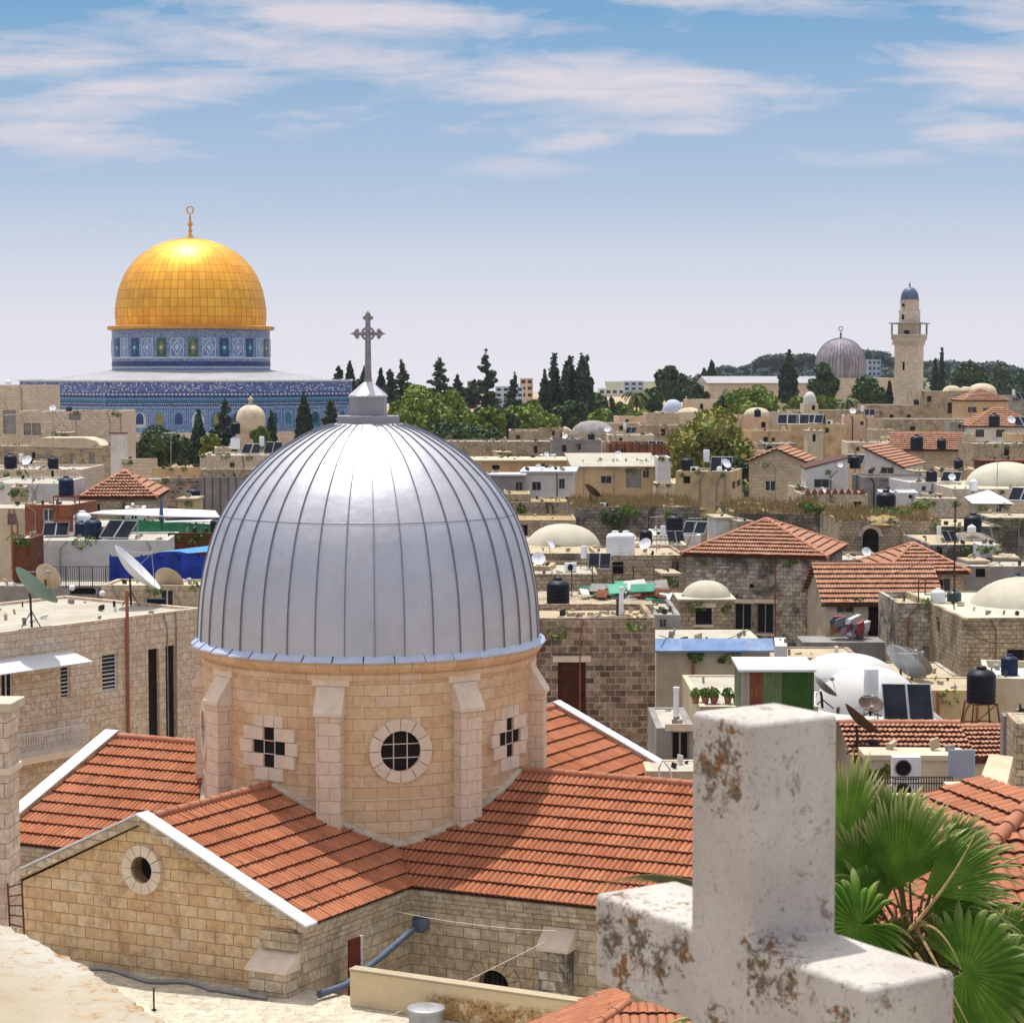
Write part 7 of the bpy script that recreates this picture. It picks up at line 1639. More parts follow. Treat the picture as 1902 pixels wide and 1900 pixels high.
# bushes
for i, (px, yt, yb, hw, D, mt) in enumerate(((1498, 930, 952, 18, 163, 'bush'), (1520, 934, 956, 16, 163, 'bush'), (1560, 940, 960, 16, 160, 'bush'), (1640, 938, 962, 24, 156, 'bush'), (1672, 936, 972, 24, 156, 'bush'), (1700, 926, 962, 26, 160, 'bush'), (1728, 958, 990, 12, 156, 'pine'),
        (1150, 938, 985, 22, 171, 'pine'), (1170, 932, 965, 18, 171, 'bush'), (1128, 945, 975, 14, 171, 'pine'), (1240, 945, 975, 12, 171, 'bush'), (1290, 960, 995, 18, 160, 'pine'), (1320, 955, 985, 20, 165, 'pine'), (1192, 1005, 1022, 16, 148, 'bush'), (1760, 1135, 1178, 26, 111, 'palmf'), (968, 935, 955, 10, 190, 'bush'), (998, 955, 980, 12, 189, 'pine'), (1546, 1540 - 350, 1205, 6, 118, 'bush'))):
    names = ['low green bush on the dry ruin top, leftmost', 'second green bush on the dry ruin top', 'low bush over the left shoulder of the arched window house', 'green bush left on the arched window house top', 'large green bush in the middle of the arched window house top', 'green bush right on the arched window house top', 'dark bush hanging at the end of the arched window house',
             'dark weeds hanging from the grey ruined wall', 'green weeds on top of the grey ruined wall', 'small dark weeds left on the ruined wall', 'weeds beside the black tank on legs', 'dark weeds right of the ruined wall', 'dark bush left of the dry ruin top', 'green plants beside the white roof hut', 'yellow green plant by the tall aerial mast', 'weeds near the prefab house wall', 'dark weeds on the rough wall under the prefab house', 'small plant by the junk heap']
    bush(names[i], px, yt, yb, hw, D, seed=i, mat=mt, size=.16 if D > 130 else .11, group='bushes and weeds on old walls')
# dry grass on ruins
def drygrass(label, Hn, n, hgt, seed):
    Q = H[Hn]; rr = random.Random(seed); m = MB(); a = Q.root.rotation_euler.z
    for _ in range(n):
        lx, ly = rr.uniform(0, Q.W), rr.uniform(0, Q.dep); p = Q.org + Q.u * lx + Q.nb * ly; hh = hgt * rr.uniform(.3, 1.2) * (1 + .8 * sin(lx * 1.3 + ly)); an = rr.uniform(0, 6.3); w_ = .12
        z = Q.rz; m.add([(p.x - w_ * cos(an), p.y - w_ * sin(an), z), (p.x + w_ * cos(an), p.y + w_ * sin(an), z), (p.x + rr.uniform(-.15, .15), p.y + rr.uniform(-.15, .15), z + max(.1, hh))], [(0, 1, 2)])
    for _ in range(14):
        lx, ly = rr.uniform(1, Q.W - 1), rr.uniform(1, Q.dep - 1); p = Q.org + Q.u * lx + Q.nb * ly; m.ell((p.x, p.y, Q.rz - .15), (rr.uniform(.6, 2.4), rr.uniform(.6, 2.2), rr.uniform(.2, .55)), 11, 6, rr, .22)
    tag(obj('dry_grass', m, S['dry']), label, 'grass', kind='stuff')
drygrass('straw coloured grass on the grey ruined wall', 'ruin', 5200, .45, 1); drygrass('straw coloured grass on the stained ruin right of the beige block', 'ro', 5200, .45, 2); drygrass('straw coloured grass on the arched window house', 'ra', 5200, .4, 3)
# ================================================================== more town: garden belt and houses behind, small clutter
T_('leafy', 'yellow green garden tree left of the far date palm', 1150, 748, 790, 26, 392, 70, n=1800); T_('pine', 'dark garden tree right of the tall dark cypresses', 1120, 742, 792, 22, 396, 71, n=1600)
T_('pine', 'low dark garden tree under the office block', 930, 765, 800, 24, 378, 72, n=1600); T_('leafy', 'broad pale green tree between the cypresses and leafy garden', 990, 768, 806, 34, 350, 73, n=2400)
T_('leafy', 'green garden tree straight below the far date palm', 1185, 762, 800, 26, 362, 74, n=1800); T_('pine', 'small dark tree left of the pale blue dome', 1214, 740, 772, 16, 372, 75); T_('con', 'thin conifer left of the pale blue dome house', 1136, 735, 780, 8, 380, 76, n=700)
T_('pine', 'round dark tree standing left of the mosque hall corner', 1296, 715, 752, 18, 470, 77, n=1400); T_('leafy', 'light green tree at the end of the mosque garden', 1482, 738, 772, 24, 380, 78, n=1800); T_('pine', 'dark tree filling the gap left of the minaret', 1632, 722, 758, 20, 410, 79, n=1500)
T_('leafy', 'leafy green tree under the lantern antenna', 770, 765, 850, 40, 322, 80, n=3000); T_('pine', 'dark green tree right behind the dome shoulder', 862, 792, 862, 46, 305, 81, n=3000); T_('leafy', 'bright green tree top between lantern and conifers', 828, 722, 800, 44, 348, 82, n=3000)
T_('pine', 'far dark tree line clump left of the stepped blocks', 868, 722, 752, 18, 470, 83); T_('pine', 'far dark clump behind the broad cypresses', 1100, 730, 760, 22, 500, 84); T_('pine', 'dark crown between shrine roof and dome cross', 668, 706, 742, 18, 430, 85)
T_('leafy', 'green tree between tall evergreens and far date palm', 1116, 760, 800, 26, 372, 86, n=1800); T_('pine', 'dark tree in front of the tan far houses', 1150, 765, 800, 20, 366, 87, n=1500); T_('con', 'small conifer behind the ribbed pyramid dome', 1096, 738, 785, 12, 378, 88, n=1100)
house('long pale house row beyond the trees at centre right', 1085, 1215, 762, 440, 0, 8, 'rosy', [(1095, 766, 1102, 774), (1120, 766, 1127, 774), (1160, 766, 1167, 774), (1190, 766, 1197, 774)], par=.15)
house('far buff house just right of the office block', 990, 1040, 742, 560, 0, 10, 'cream', [(998, 747, 1006, 755), (1018, 747, 1026, 755)], par=.15)
house('buff house with flat roof just above the tan garden house', 1080, 1190, 786, 336, 0, 8, 'far', [(1096, 790, 1102, 797, 'void'), (1150, 791, 1158, 799)], par=.15)
house('pale house row end by the foot of the far date palm', 1150, 1215, 774, 352, 4, 8, 'rosy', [(1162, 779, 1168, 786, 'void')], par=.15)
house('rough wall house right under the pale blue dome house', 1190, 1262, 790, 312, 0, 8, 'rubble', [], par=.15)
house('white roofed strip house above the red plank fence', 1130, 1215, 808, 284, 0, 8, 'cream', [(1150, 813, 1156, 819)], par=.15, roofmat='rooftar')
house('tan wall house above the fig tree at right', 1395, 1470, 800, 296, 3, 7, 'orange', [], par=.15)
house('pale stone house left under the stone house with pergola', 1575, 1662, 822, 266, -3, 8, 'farpink', [(1590, 830, 1597, 838)], par=.15)
house('cream house low between the red roofs at right', 1720, 1812, 806, 288, 0, 8, 'cream', [(1740, 812, 1748, 819), (1776, 812, 1784, 819)], par=.15)
house('weathered tan house at the right edge under the red roof', 1880, 1960, 806, 276, -4, 8, 'tan', [], par=.15)
H['k1'] = house('low white house between cottage and lime dome', 1690, 1786, 896, 196, 4, 8, 'plaster', [(1712, 903, 1720, 912), (1750, 903, 1757, 911)], par=.2)
H['k2'] = house('small tan house beneath the pergola house', 1745, 1812, 872, 222, -6, 6, 'rosy', [(1760, 878, 1768, 886)], par=.2)
H['k3'] = house('plain house left of the orange hip roof limestone house', 1150, 1276, 1012, 140, 0, 6, 'farpink', [(1180, 1018, 1190, 1030)], par=.2)
H['k4'] = house('narrow house squeezed right of the limestone house', 1556, 1650, 1040, 136, 0, 6, 'rubble', [], par=.2)
H['k5'] = house('low house with cluttered roof under the wide lime dome', 720, 1110, 1066, 118, 0, 8, 'rubble', [], par=.2, roofmat='rooftar')
H['k6'] = house('dim narrow yard house between tower house and stone hut', 1214, 1264, 1142, 100, 0, 7, 'greyp', [(1225, 1150, 1238, 1165)], par=.2)
H['k7'] = house('pale patched house at the left edge above the arcaded wall', -60, 60, 872, 190, 2, 9, 'far', [], par=.2)
more = [('black', 'gr', 1098, 5, 16, 'black tank on the grey rendered block'), ('boiler', 'tent', 1160, 5, 20, 'solar heater beside the ribbed pyramid dome'), ('panel', 'tent', 1080, 3, 14, 'solar panels left of the ribbed pyramid dome'),
        ('black', 'rf', 1180, 4, 18, 'black tank inside the red plank fence'), ('panel', 'rf', 1205, 5, 16, 'solar panels inside the red plank fence'), ('dish', 'tent', 1128, 2, 16, 'dish before the ribbed pyramid dome'), ('ant', 'rf', 1225, 3, 34, 'aerial inside the red plank fence'),
        ('dish', 'c5', 1148, 7, 16, 'dish on the orange plaster house roof'), ('black', 'k1', 1730, 3, 26, 'black tank on the low white house by the lime dome'), ('dish', 'k1', 1768, 2, 18, 'dish on the low white house by the lime dome'), ('ant', 'k1', 1705, 3, 44, 'aerial on the low white house by the lime dome'),
        ('panel', 'k1', 1750, 4, 20, 'solar panels on the low white house by the lime dome'), ('black', 'k2', 1780, 3, 22, 'black tank on the small tan house'), ('boiler', 'm2', 1880, 4, 20, 'solar heater by the faded red hip roof'), ('panel', 'p2', 1570, 9, 20, 'solar panels behind the white house with rising roof'),
        ('black', 'k3', 1200, 3, 30, 'black tank left of the limestone house'), ('boiler', 'k3', 1232, 3.5, 34, 'solar heater left of the limestone house'), ('dish', 'k3', 1172, 2, 24, 'dish on the plain house left of the limestone house'), ('dish', 'k5', 1000, 4, 34, 'dish on the cluttered roof under the lime dome'),
        ('boiler', 'k5', 1085, 5, 44, 'solar heater on the cluttered roof under the lime dome'), ('ac', 'k5', 1062, 3, 18, 'white box unit on the cluttered roof under the lime dome'), ('dish', 'wl', 1200, 2, 30, 'dish on the waving top stone wall'), ('ant', 'wl', 1220, 3, 70, 'aerial on the waving top stone wall'),
        ('navy', 'wr', 1880, 3, 40, 'navy tank on the low white roofed room'), ('ant', 'dw', 1690, 6, 90, 'aerial right of the white domes'), ('dish', 'L3b', 52, 4, 26, 'dish on the low dusty roofed house at left'), ('black', 'L3b', 20, 5, 30, 'black tank at the left edge on the dusty roof'),
        ('ant', 'L2b', 20, 2, 60, 'aerial on the long vault roofed house'), ('boiler', 'k7', 40, 4, 30, 'solar heater on the pale patched house at the left edge'), ('panel', 'wsh', 80, 4, 26, 'solar panels at the left end of the white shack'), ('ant', 'bwn', 60, 2, 70, 'aerial on the brown orange hut'),
        ('whitet', 'L1', 18, 5, 16, 'white tank on the pale block at the left edge'), ('dish', 'L2', 100, 4, 16, 'dish on the wide pinkish stone block'), ('black', 'L2', 130, 5, 14, 'black tank on the wide pinkish stone block'), ('ant', 'L2', 195, 6, 40, 'aerial on the wide pinkish stone block'),
        ('black', 'p4', 1748, -3, 22, 'second dark tank by the pergola house'), ('panel', 'm3', 1880, -2, 18, 'solar panels on the white walled red roof house'), ('boiler', 'n4', 1600, 3, 20, 'solar heater on the plain rosy block'), ('ac', 'n3', 1540, 3, 9, 'white box unit on the long sandy house'),
        ('dish', 'n4', 1582, 2, 16, 'dish on the plain rosy block'), ('ant', 'n3', 1560, 4, 44, 'aerial on the long sandy house'), ('black', 'm0', 1700, 3, 12, 'tiny dark tank below the minaret'), ('boiler', 'rub', 1745, 3, 30, 'solar heater on the rubble hovel'), ('dish', 'k4', 1610, 2, 24, 'dish on the narrow house by the limestone house'),
        ('ant', 'hip', 1290, 3, 60, 'aerial rising beside the limestone house'), ('ant', 'cup', 1345, 1.5, 60, 'aerial by the small cupola'), ('ac', 'bx', 1290, 1, 12, 'white box unit on the beige block')]
for kd, hk, px, bk, hp, lb in more:
    on(kd, lb, hk, px, bk, hp, rng.uniform(-30, 30), {'black': G1, 'navy': G1, 'boiler': G2, 'dish': G3}.get(kd))
T_('leafy', 'yellow green tree at the right end of the big garden', 905, 752, 845, 34, 330, 90, n=3400); T_('pine', 'dark tree under the office block and spire conifer', 925, 745, 812, 28, 352, 91, n=2400); T_('leafy', 'green tree left of the slim dark cypress', 985, 742, 806, 28, 362, 92, n=2400)
T_('leafy', 'bright crown between lantern and open crowned conifer', 762, 722, 790, 34, 352, 93, n=3000); T_('pine', 'dark garden tree just above the brown rubble house', 905, 790, 855, 34, 296, 94, n=2800); T_('leafy', 'pale green crown in front of the tall evergreens', 1020, 762, 808, 26, 366, 95, n=2000); T_('pine', 'dark crown filling behind the ribbed dome house', 1060, 745, 800, 34, 382, 96, n=2600)
hu = [('square stair hut on the flat roofs left of the orange house', 925, 950, 842, 252, 'cream'), ('small plaster box hut above the white prefab house', 1000, 1028, 846, 246, 'plaster'), ('little rubble hut beside the ribbed dome tent', 1000, 1040, 796, 298, 'rubble'), ('narrow plaster hut behind the beige tank block', 1330, 1356, 862, 205, 'plaster'),
      ('low stone hut right of the beige block', 1362, 1394, 905, 200, 'rubble'), ('small brown hut left of the rising roof white house', 1478, 1500, 905, 202, 'farpink'), ('white box hut with dark slot below the pergola', 1700, 1722, 878, 212, 'plaster'), ('tan stair hut on the right far roofs', 1640, 1668, 812, 278, 'tan'),
      ('grey hut in the gap left of the red roofed white house', 1764, 1790, 784, 322, 'greyp'), ('pale hut under the long sandy wall', 1500, 1530, 802, 288, 'cream'), ('rosy hut above the red roofed cottage', 1420, 1450, 838, 245, 'rosy'), ('stone hut with slit left of the big white lime dome', 1722, 1752, 918, 184, 'far'),
      ('plaster hut behind the hip roofed limestone house', 1330, 1362, 965, 158, 'plaster'), ('low rubble hut left of the arched window house', 1372, 1402, 968, 156, 'rubble'), ('grey hut between arched house and striped roof', 1690, 1724, 1020, 140, 'greyp'), ('pale stone hut right of the striped roof ridge', 1800, 1836, 1046, 134, 'far'),
      ('small white hut above the waving stone wall', 1130, 1164, 1008, 144, 'plaster'), ('tan hut at the dome edge above the black tank', 985, 1022, 1052, 122, 'tan'), ('rubble hut behind the stone cupola', 1232, 1262, 1070, 122, 'rubble'), ('narrow white hut right of the blue eave', 1440, 1462, 1200, 96, 'plaster'),
      ('pale hut at the left edge behind the tall tank stand', 20, 48, 905, 146, 'far'), ('small stair hut above the vault roofed house', 100, 128, 806, 244, 'cream'), ('stone hut on the dusty roof left of the orange hip', 60, 92, 858, 190, 'far'), ('low plaster hut behind the green awnings', 232, 270, 944, 146, 'plaster'),
      ('tan hut by the grey sheet fence', 330, 362, 930, 152, 'tan'), ('stone hut on the pink wall house by the dome', 400, 430, 832, 216, 'far'), ('pale box hut left of the white joined domes', 1440, 1480, 1236, 90, 'cream'), ('stone hut above the grated window at the right edge', 1850, 1890, 1040, 136, 'rubble')]
for i, (lb, a, b_, yt, D_, mt) in enumerate(hu):
    ww = .55 / D_ * FPX; cx_h = a + (b_ - a) * (.3 if i % 2 else .62)
    hq = house(lb, a, b_, yt, D_, rng.uniform(-12, 12), rng.uniform(2.2, 4.5), mt, [(cx_h, yt + ww * .6, cx_h + ww * .8, yt + ww * (1.7 if i % 3 else 2.4), ('void', 'dark', 'white')[i % 3])], roof='flat' if i % 3 else 'slab', roofmat=('dust', 'whitemetal', 'rooftar')[i % 3], par=.12, over=.12, name='roof_hut', cat='hut')
def cable(lb, a, b_, sag): wire(lb, P(*a), P(*b_), sag, .018, 'iron', 16, 'cable')
cable('long black cable sagging across the roofs right of the dome', (1050, 1100, 104), (1280, 1090, 116), 1.0); cable('black cable from the aerial mast to the white lime dome', (1771, 1040, 113.6), (1900, 1010, 128), .8)
cable('dark cable from the aerial mast down to the left roofs', (1771, 1000, 113.6), (1560, 1060, 128), 1.0); cable('black cable looping over the pale block at the left edge', (0, 735, 258), (110, 790, 248), 2.6); cable('black cable drooping on the wide pinkish block', (100, 762, 246), (200, 800, 246), 2.2)
cable('thick dark cable crossing the white shack front', (20, 1055, 112), (96, 995, 116), .5); cable('dark cable across the grated window house', (1795, 1175, 105), (1900, 1190, 105), .3); cable('thin cable above the stone cross left of the shed', (1225, 1180, 92), (1400, 1165, 96), .5)
# scraps and loose stones strewn over the flat roofs
ms3 = [MB(), MB(), MB(), MB()]
for Q in HOUSES:
    if not hasattr(Q, 'rz') or Q.org.y > 330 or Q.org.y < 60: continue
    for _ in range(int(3 + Q.W * Q.dep * .2)):
        lx, ly = rj.uniform(.4, max(.5, Q.W - .4)), rj.uniform(.3, max(.4, Q.dep - .4)); p = Q.org + Q.u * lx + Q.nb * ly; s_ = rj.uniform(.05, .26) * (1 + Q.org.y / 400); a = rj.uniform(0, 6.3); z = Q.rz + .01
        ms3[rj.choice((0, 0, 1, 1, 2, 2, 3))].obox((p.x, p.y, z), (s_ * cos(a), s_ * sin(a), rj.uniform(-.02, .1)), (-s_ * .6 * sin(a), s_ * .6 * cos(a), 0), (rj.uniform(-.05, .05), 0, rj.uniform(.04, .3)))
for mm_, mt, lb in zip(ms3, ('dust', 'greyp', 'iron', 'plaster'), ('loose pale stones strewn over the flat roofs', 'grey scraps and boards strewn over the flat roofs', 'dark metal scraps strewn over the flat roofs', 'white scraps strewn over the flat roofs')):
    tag(obj('roof_scraps', mm_, S[mt]), lb, 'rubble', kind='stuff')
# tufts of weeds on wall heads
m = MB()
for Q in HOUSES:
    if Q.org.y > 260 or Q.org.y < 60 or rj.random() < .45: continue
    for _ in range(rj.randint(1, 4)):
        lx = rj.uniform(0, Q.W); p = Q.org + Q.u * lx; r_ = rj.uniform(.15, .45)
        crown(m, [(p.x, p.y - .05, Q.zt - rj.uniform(0, .5), r_, r_ * .5, r_ * .7)], 26, .2, rj, -.2, 0)
tag(obj('weeds', m, S['bush']), 'tufts of weeds growing from old wall heads', 'weeds', kind='stuff')
# ================================================================== foreground
# parapet at the bottom left
ZP = CH - 4.7; pp = [Pz(-260, 1640, ZP), Pz(0, 1712, ZP), Pz(60, 1742, ZP), Pz(170, 1800, ZP), Pz(235, 1846, ZP), Pz(312, 1902, ZP), Pz(440, 1990, ZP), Pz(-260, 1990, ZP)]
rp = random.Random(4); edge = []
for a, b_ in zip(pp[1:6], pp[2:7]):
    for k in range(10): q = a.lerp(b_, k / 10); edge.append((q.x + rp.uniform(-.035, .02), q.y + rp.uniform(-.03, .03)))
poly = [(pp[0].x, pp[0].y)] + edge + [(pp[6].x, pp[6].y), (pp[7].x, pp[7].y)]
pm = Mt('parapet_top', .95, 0, .2); n1 = pm.noise(pm.OB, .9, 8, .65, .3); n2 = pm.noise(pm.map(pm.OB, (1, 1, 1), (0, 0, 0), (0, 0, .6)), 5.5, 10, .78, .6); n3 = pm.noise(pm.OB, 14, 6, .7)
sx_ = pm.n('ShaderNodeSeparateXYZ'); pm.inp(sx_.inputs[0], pm.OB)
x = pm.mix(pm.rng(n1, .35, .65), srgb(176, 166, 146), srgb(164, 150, 126)); 
dd_ = pm.ma('ADD', pm.ma('MULTIPLY', sx_.outputs[0], .837), pm.ma('MULTIPLY', sx_.outputs[1], .547))
e0 = (Vector((pp[2].x, pp[2].y, 0)), Vector((pp[5].x, pp[5].y, 0))); ed = (e0[1] - e0[0]).normalized(); en = Vector((-ed.y, ed.x, 0)); en = en if en.x > 0 else -en; off = e0[0].dot(en)
dd_ = pm.ma('SUBTRACT', pm.ma('ADD', pm.ma('MULTIPLY', sx_.outputs[0], en.x), pm.ma('MULTIPLY', sx_.outputs[1], en.y)), off)
band_ = pm.rng(dd_, -.75, -.1, 0, 1)
x = pm.mix(pm.ma('MULTIPLY', band_, pm.rng(n1, .40, .55, .0, .9)), x, srgb(184, 180, 170))
x = pm.mix(pm.ma('MULTIPLY', pm.rng(band_, 0, 1, .06, 1), pm.rng(n2, .52, .60)), x, srgb(166, 132, 88)); x = pm.mix(pm.ma('MULTIPLY', pm.rng(band_, 0, 1, .15, .9), pm.rng(n2, .60, .68)), x, srgb(74, 58, 40)); x = pm.mix(pm.rng(n3, .62, .75, 0, .6), x, srgb(120, 100, 72))
pm.col(x); pm.bump(pm.ma('ADD', n2, n3), .7, .03); S['parapet'] = pm.m
m = MB(); m.prism(poly, 0, ZP); o = obj('parapet', m, S['parapet'], bevel=.03); tag(o, 'broad near parapet of cream plaster with chipped lichen stained edge at the lower left', 'parapet')

# stone cross close to the camera
LICH = [(.56, 2.06, .13), (.62, 2.10, .12), (.08, 1.50, .13), (.22, 1.50, .15), (.33, 1.46, .10), (.15, 1.38, .08), (.76, 1.55, .12), (.88, 1.54, .10), (1.10, 1.45, .12), (.60, 1.30, .14), (.72, 1.28, .10), (.66, 2.02, .07), (.42, 1.52, .08)]
cs = Mt('weathered_white_stone', .85, 0, .25)
c1 = cs.noise(cs.OB, 3.0, 8, .6); c2 = cs.noise(cs.OB, 7.0, 10, .78, .5); c3 = cs.noise(cs.map(cs.OB, (1, 1, .35)), 26, 8, .7); c4 = cs.noise(cs.OB, 60, 6, .7); c5 = cs.noise(cs.map(cs.OB, (1, 1, .5), (3, 1, 7)), 2.3, 5, .6)
x = cs.mix(cs.rng(c1, .3, .7), srgb(206, 200, 192), srgb(178, 170, 162))
x = cs.mix(cs.rng(c3, .55, .75, 0, .55), x, srgb(150, 136, 124)); x = cs.mix(cs.rng(c4, .56, .70, 0, .75), x, srgb(120, 106, 92)); x = cs.mix(cs.rng(c4, .25, .4, .4, 0), x, srgb(232, 226, 220))
spots = None
for (qx, qz, qr) in LICH:
    dv_ = cs.n('ShaderNodeVectorMath'); dv_.operation = 'LENGTH'; cs.inp(dv_.inputs[0], cs.vm('MULTIPLY', cs.vm('SUBTRACT', cs.OB, (qx, 0.0, qz)), (1.0, .55, .75))); f_ = cs.rng(dv_.outputs['Value'], qr, qr * .25)
    spots = f_ if spots is None else cs.ma('MAXIMUM', spots, f_)
l1 = cs.noise(cs.OB, 24, 8, .72, .4); l2 = cs.noise(cs.OB, 9, 6, .6)
msk = cs.rng(cs.ma('ADD', cs.ma('MULTIPLY', spots, .16), l1), .615, .68)
x = cs.mix(cs.ma('MULTIPLY', msk, .85), x, srgb(96, 82, 58)); x = cs.mix(cs.ma('MULTIPLY', msk, cs.rng(l2, .50, .60)), x, srgb(140, 92, 46)); x = cs.mix(cs.ma('MULTIPLY', cs.rng(cs.ma('ADD', cs.ma('MULTIPLY', spots, .14), c4), .65, .71), .8), x, srgb(70, 62, 50))
x = cs.mix(cs.ma('MULTIPLY', cs.rng(c2, .57, .63), .75), x, srgb(112, 98, 80))
cs.col(x); cs.bump(cs.ma('ADD', cs.ma('ADD', c3, c4), cs.ma('MULTIPLY', c2, 1.5)), .6, .012); S['crossstone'] = cs.m
zt_ = CH - 1.549 * 1.0; A_ = Pz(1104, 1658, zt_); B_ = Pz(1613, 1837, zt_); av = (B_ - A_); Lc = av.length; av.normalize(); C_ = Pz(1760, 1798, zt_); tv = Vector((-av.y, av.x, 0)); th_ = (C_ - B_).dot(tv)
def alongpx(px):
    r = ray(px, 1700); k = r.x / r.y; return (k * A_.y - A_.x) / (av.x - k * av.y)
s0, s1 = alongpx(1281.5), alongpx(1396); F_ = A_ + av * s1; ztop = P(1397, 1345, F_.y).z; zbot = P(1104, 1822, A_.y).z
cx_ = thing('stone_cross', 'big weathered white stone cross close in front at the lower right', 'cross', (A_.x, A_.y, zt_ - 1.6), atan2(av.y, av.x))
zb0 = zt_ - 1.6; q = lambda z: z - zb0
out_ = [(0, q(zbot)), (s0, q(zbot)), (s0, 0), (s1, 0), (s1, q(zbot)), (Lc, q(zbot)), (Lc, q(zt_)), (s1, q(zt_)), (s1, q(ztop)), (s0, q(ztop)), (s0, q(zt_)), (0, q(zt_))]
m = MB(); m.extr([(s, 0, z) for s, z in out_], (0, th_, 0)); obj('cross_body', m, S['crossstone'], cx_, bevel=.016, seg=4)
m = MB(); m.box(s0 - .25, -.2, -2.5, s1 + .25, th_ + .2, -.003); obj('pedestal', m, S['crossstone'], cx_, bevel=.02)
m = MB(); 
cb = thing('roof_block', 'stone gable block below the near cross', 'wall', (A_.x, A_.y, 0), atan2(av.y, av.x)); m.box(s0 - .6, -.4, 0, s1 + .8, th_ + .6, zb0 - 2.503); obj('wall', m, S['pink'], cb)

# right terracotta roof, near
S['tilenear'] = m_tile('terracotta_tiles_near', (.45, .17, .088), (.34, .12, .06), (.52, .25, .15))
rr_ = thing('tiled_roof_house', 'near red tiled hip roof house at the lower right behind the palm', 'house', (0, 0, 0))
E0 = P(1610, 1786, 26); E1 = P(2150, 1792, 26); E1.z = E0.z; E1.y = E0.y; R0 = P(1700, 1583, 28.6); hip = P(1935, 1478, 30.2)
dirv = (E1 - E0).normalized(); top = hip; R1 = top + dirv * 1.5
# extend the left edge line from eave corner through the visible hip line
tiles('roof_slope', top, R1, Vector((R0.x - .9, E0.y, E0.z)), E1, S['tilenear'], rr_, .19, .34, .022, .045, 8)
e0 = Vector((R0.x - .9, E0.y, E0.z)); m = MB(); caps(m, top + Vector((0, 0, .02)), e0, .11, .40, .03); obj('ridge_cap', m, S['tilecap'], rr_, 50)
eb = e0 + Vector((-1.5, 4.5, 0)); tiles('roof_slope', top, top + Vector((-.5, 1.5, 0)), e0, e0 + Vector((-1.7, 5.1, 0)), S['tilenear'], rr_, .19, .34, .022, .045, 6)
m = MB(); m.prism([(e0.x + .3, e0.y + .3), (E1.x, E0.y + .3), (E1.x, E0.y + 6), (e0.x - .8, e0.y + 5)], 0, E0.z - .12); obj('wall', m, S['pink'], rr_)
# small tiled roof at the bottom centre
br = thing('small_tiled_roof', 'small red tiled roof corner below the cross arm at the bottom', 'roof', (0, 0, 0)); a = P(1168, 1862, 38); b_ = P(1420, 1862, 38); c_ = P(985, 1935, 36.5); d_ = Vector((P(1420, 1940, 36.5).x, c_.y, c_.z)); b_ = Vector((b_.x, a.y, a.z))
c_ = c_ + Vector((-.55, -1.1, -.6)); d_ = d_ + Vector((0, -1.1, -.6)); tiles('roof_slope', a, b_, c_, d_, S['tilenear'], br, .16, .36, .02, .045, 6); m = MB(); caps(m, a, c_, .085, .36, .02); obj('ridge_cap', m, S['tilecap'], br, 50)
tiles('roof_slope', a, a + Vector((.3, 1.5, 0)), c_, c_ + Vector((.5, 4.0, 0)), S['tilenear'], br, .16, .36, .02, .045, 6); m = MB(); m.prism([(c_.x + .3, c_.y + .2), (d_.x, d_.y + .2), (d_.x, d_.y + 4), (c_.x + .7, c_.y + 4)], 0, c_.z - .1); obj('wall', m, S['pink'], br)

# fan palm
pl = Mt('fan_palm_leaf', .45, 0, .45); n1 = pl.noise(pl.OB, 3.5, 5, .6); sp = pl.n('ShaderNodeSeparateXYZ'); pl.inp(sp.inputs[0], pl.UV)
x = pl.mix(pl.rng(n1, .35, .65), (.08, .20, .022), (.19, .35, .045)); x = pl.mix(pl.rng(sp.outputs[1], .62, .95, 0, .9), x, (.50, .50, .22)); x = pl.mix(pl.rng(pl.ma('ABSOLUTE', pl.ma('SUBTRACT', sp.outputs[0], .5)), .30, .5, 0, .45), x, (.20, .30, .07))
pl.col(x); tr_ = pl.n('ShaderNodeBsdfTranslucent'); pl.inp(tr_.inputs[0], x); ad = pl.n('ShaderNodeMixShader'); ad.inputs[0].default_value = .35; pl.t.links.new(pl.b.outputs[0], ad.inputs[1]); pl.t.links.new(tr_.outputs[0], ad.inputs[2])
pl.t.links.new(ad.outputs[0], [n for n in pl.t.nodes if n.type == 'OUTPUT_MATERIAL'][0].inputs[0]); S['fan'] = pl.m
S['petiole'] = m_plain('palm_stalk', (.16, .15, .05), .6, 0, .3, 6); S['fibre'] = m_plain('palm_fibre', srgb(122, 92, 62), .95, 0, .4, 9, dirt=srgb(60, 44, 30), dirtamt=.7, bump=.8); S['drystalk'] = m_plain('dry_stalk', srgb(176, 150, 104), .8, 0, .3, 6)
DP = 22.0
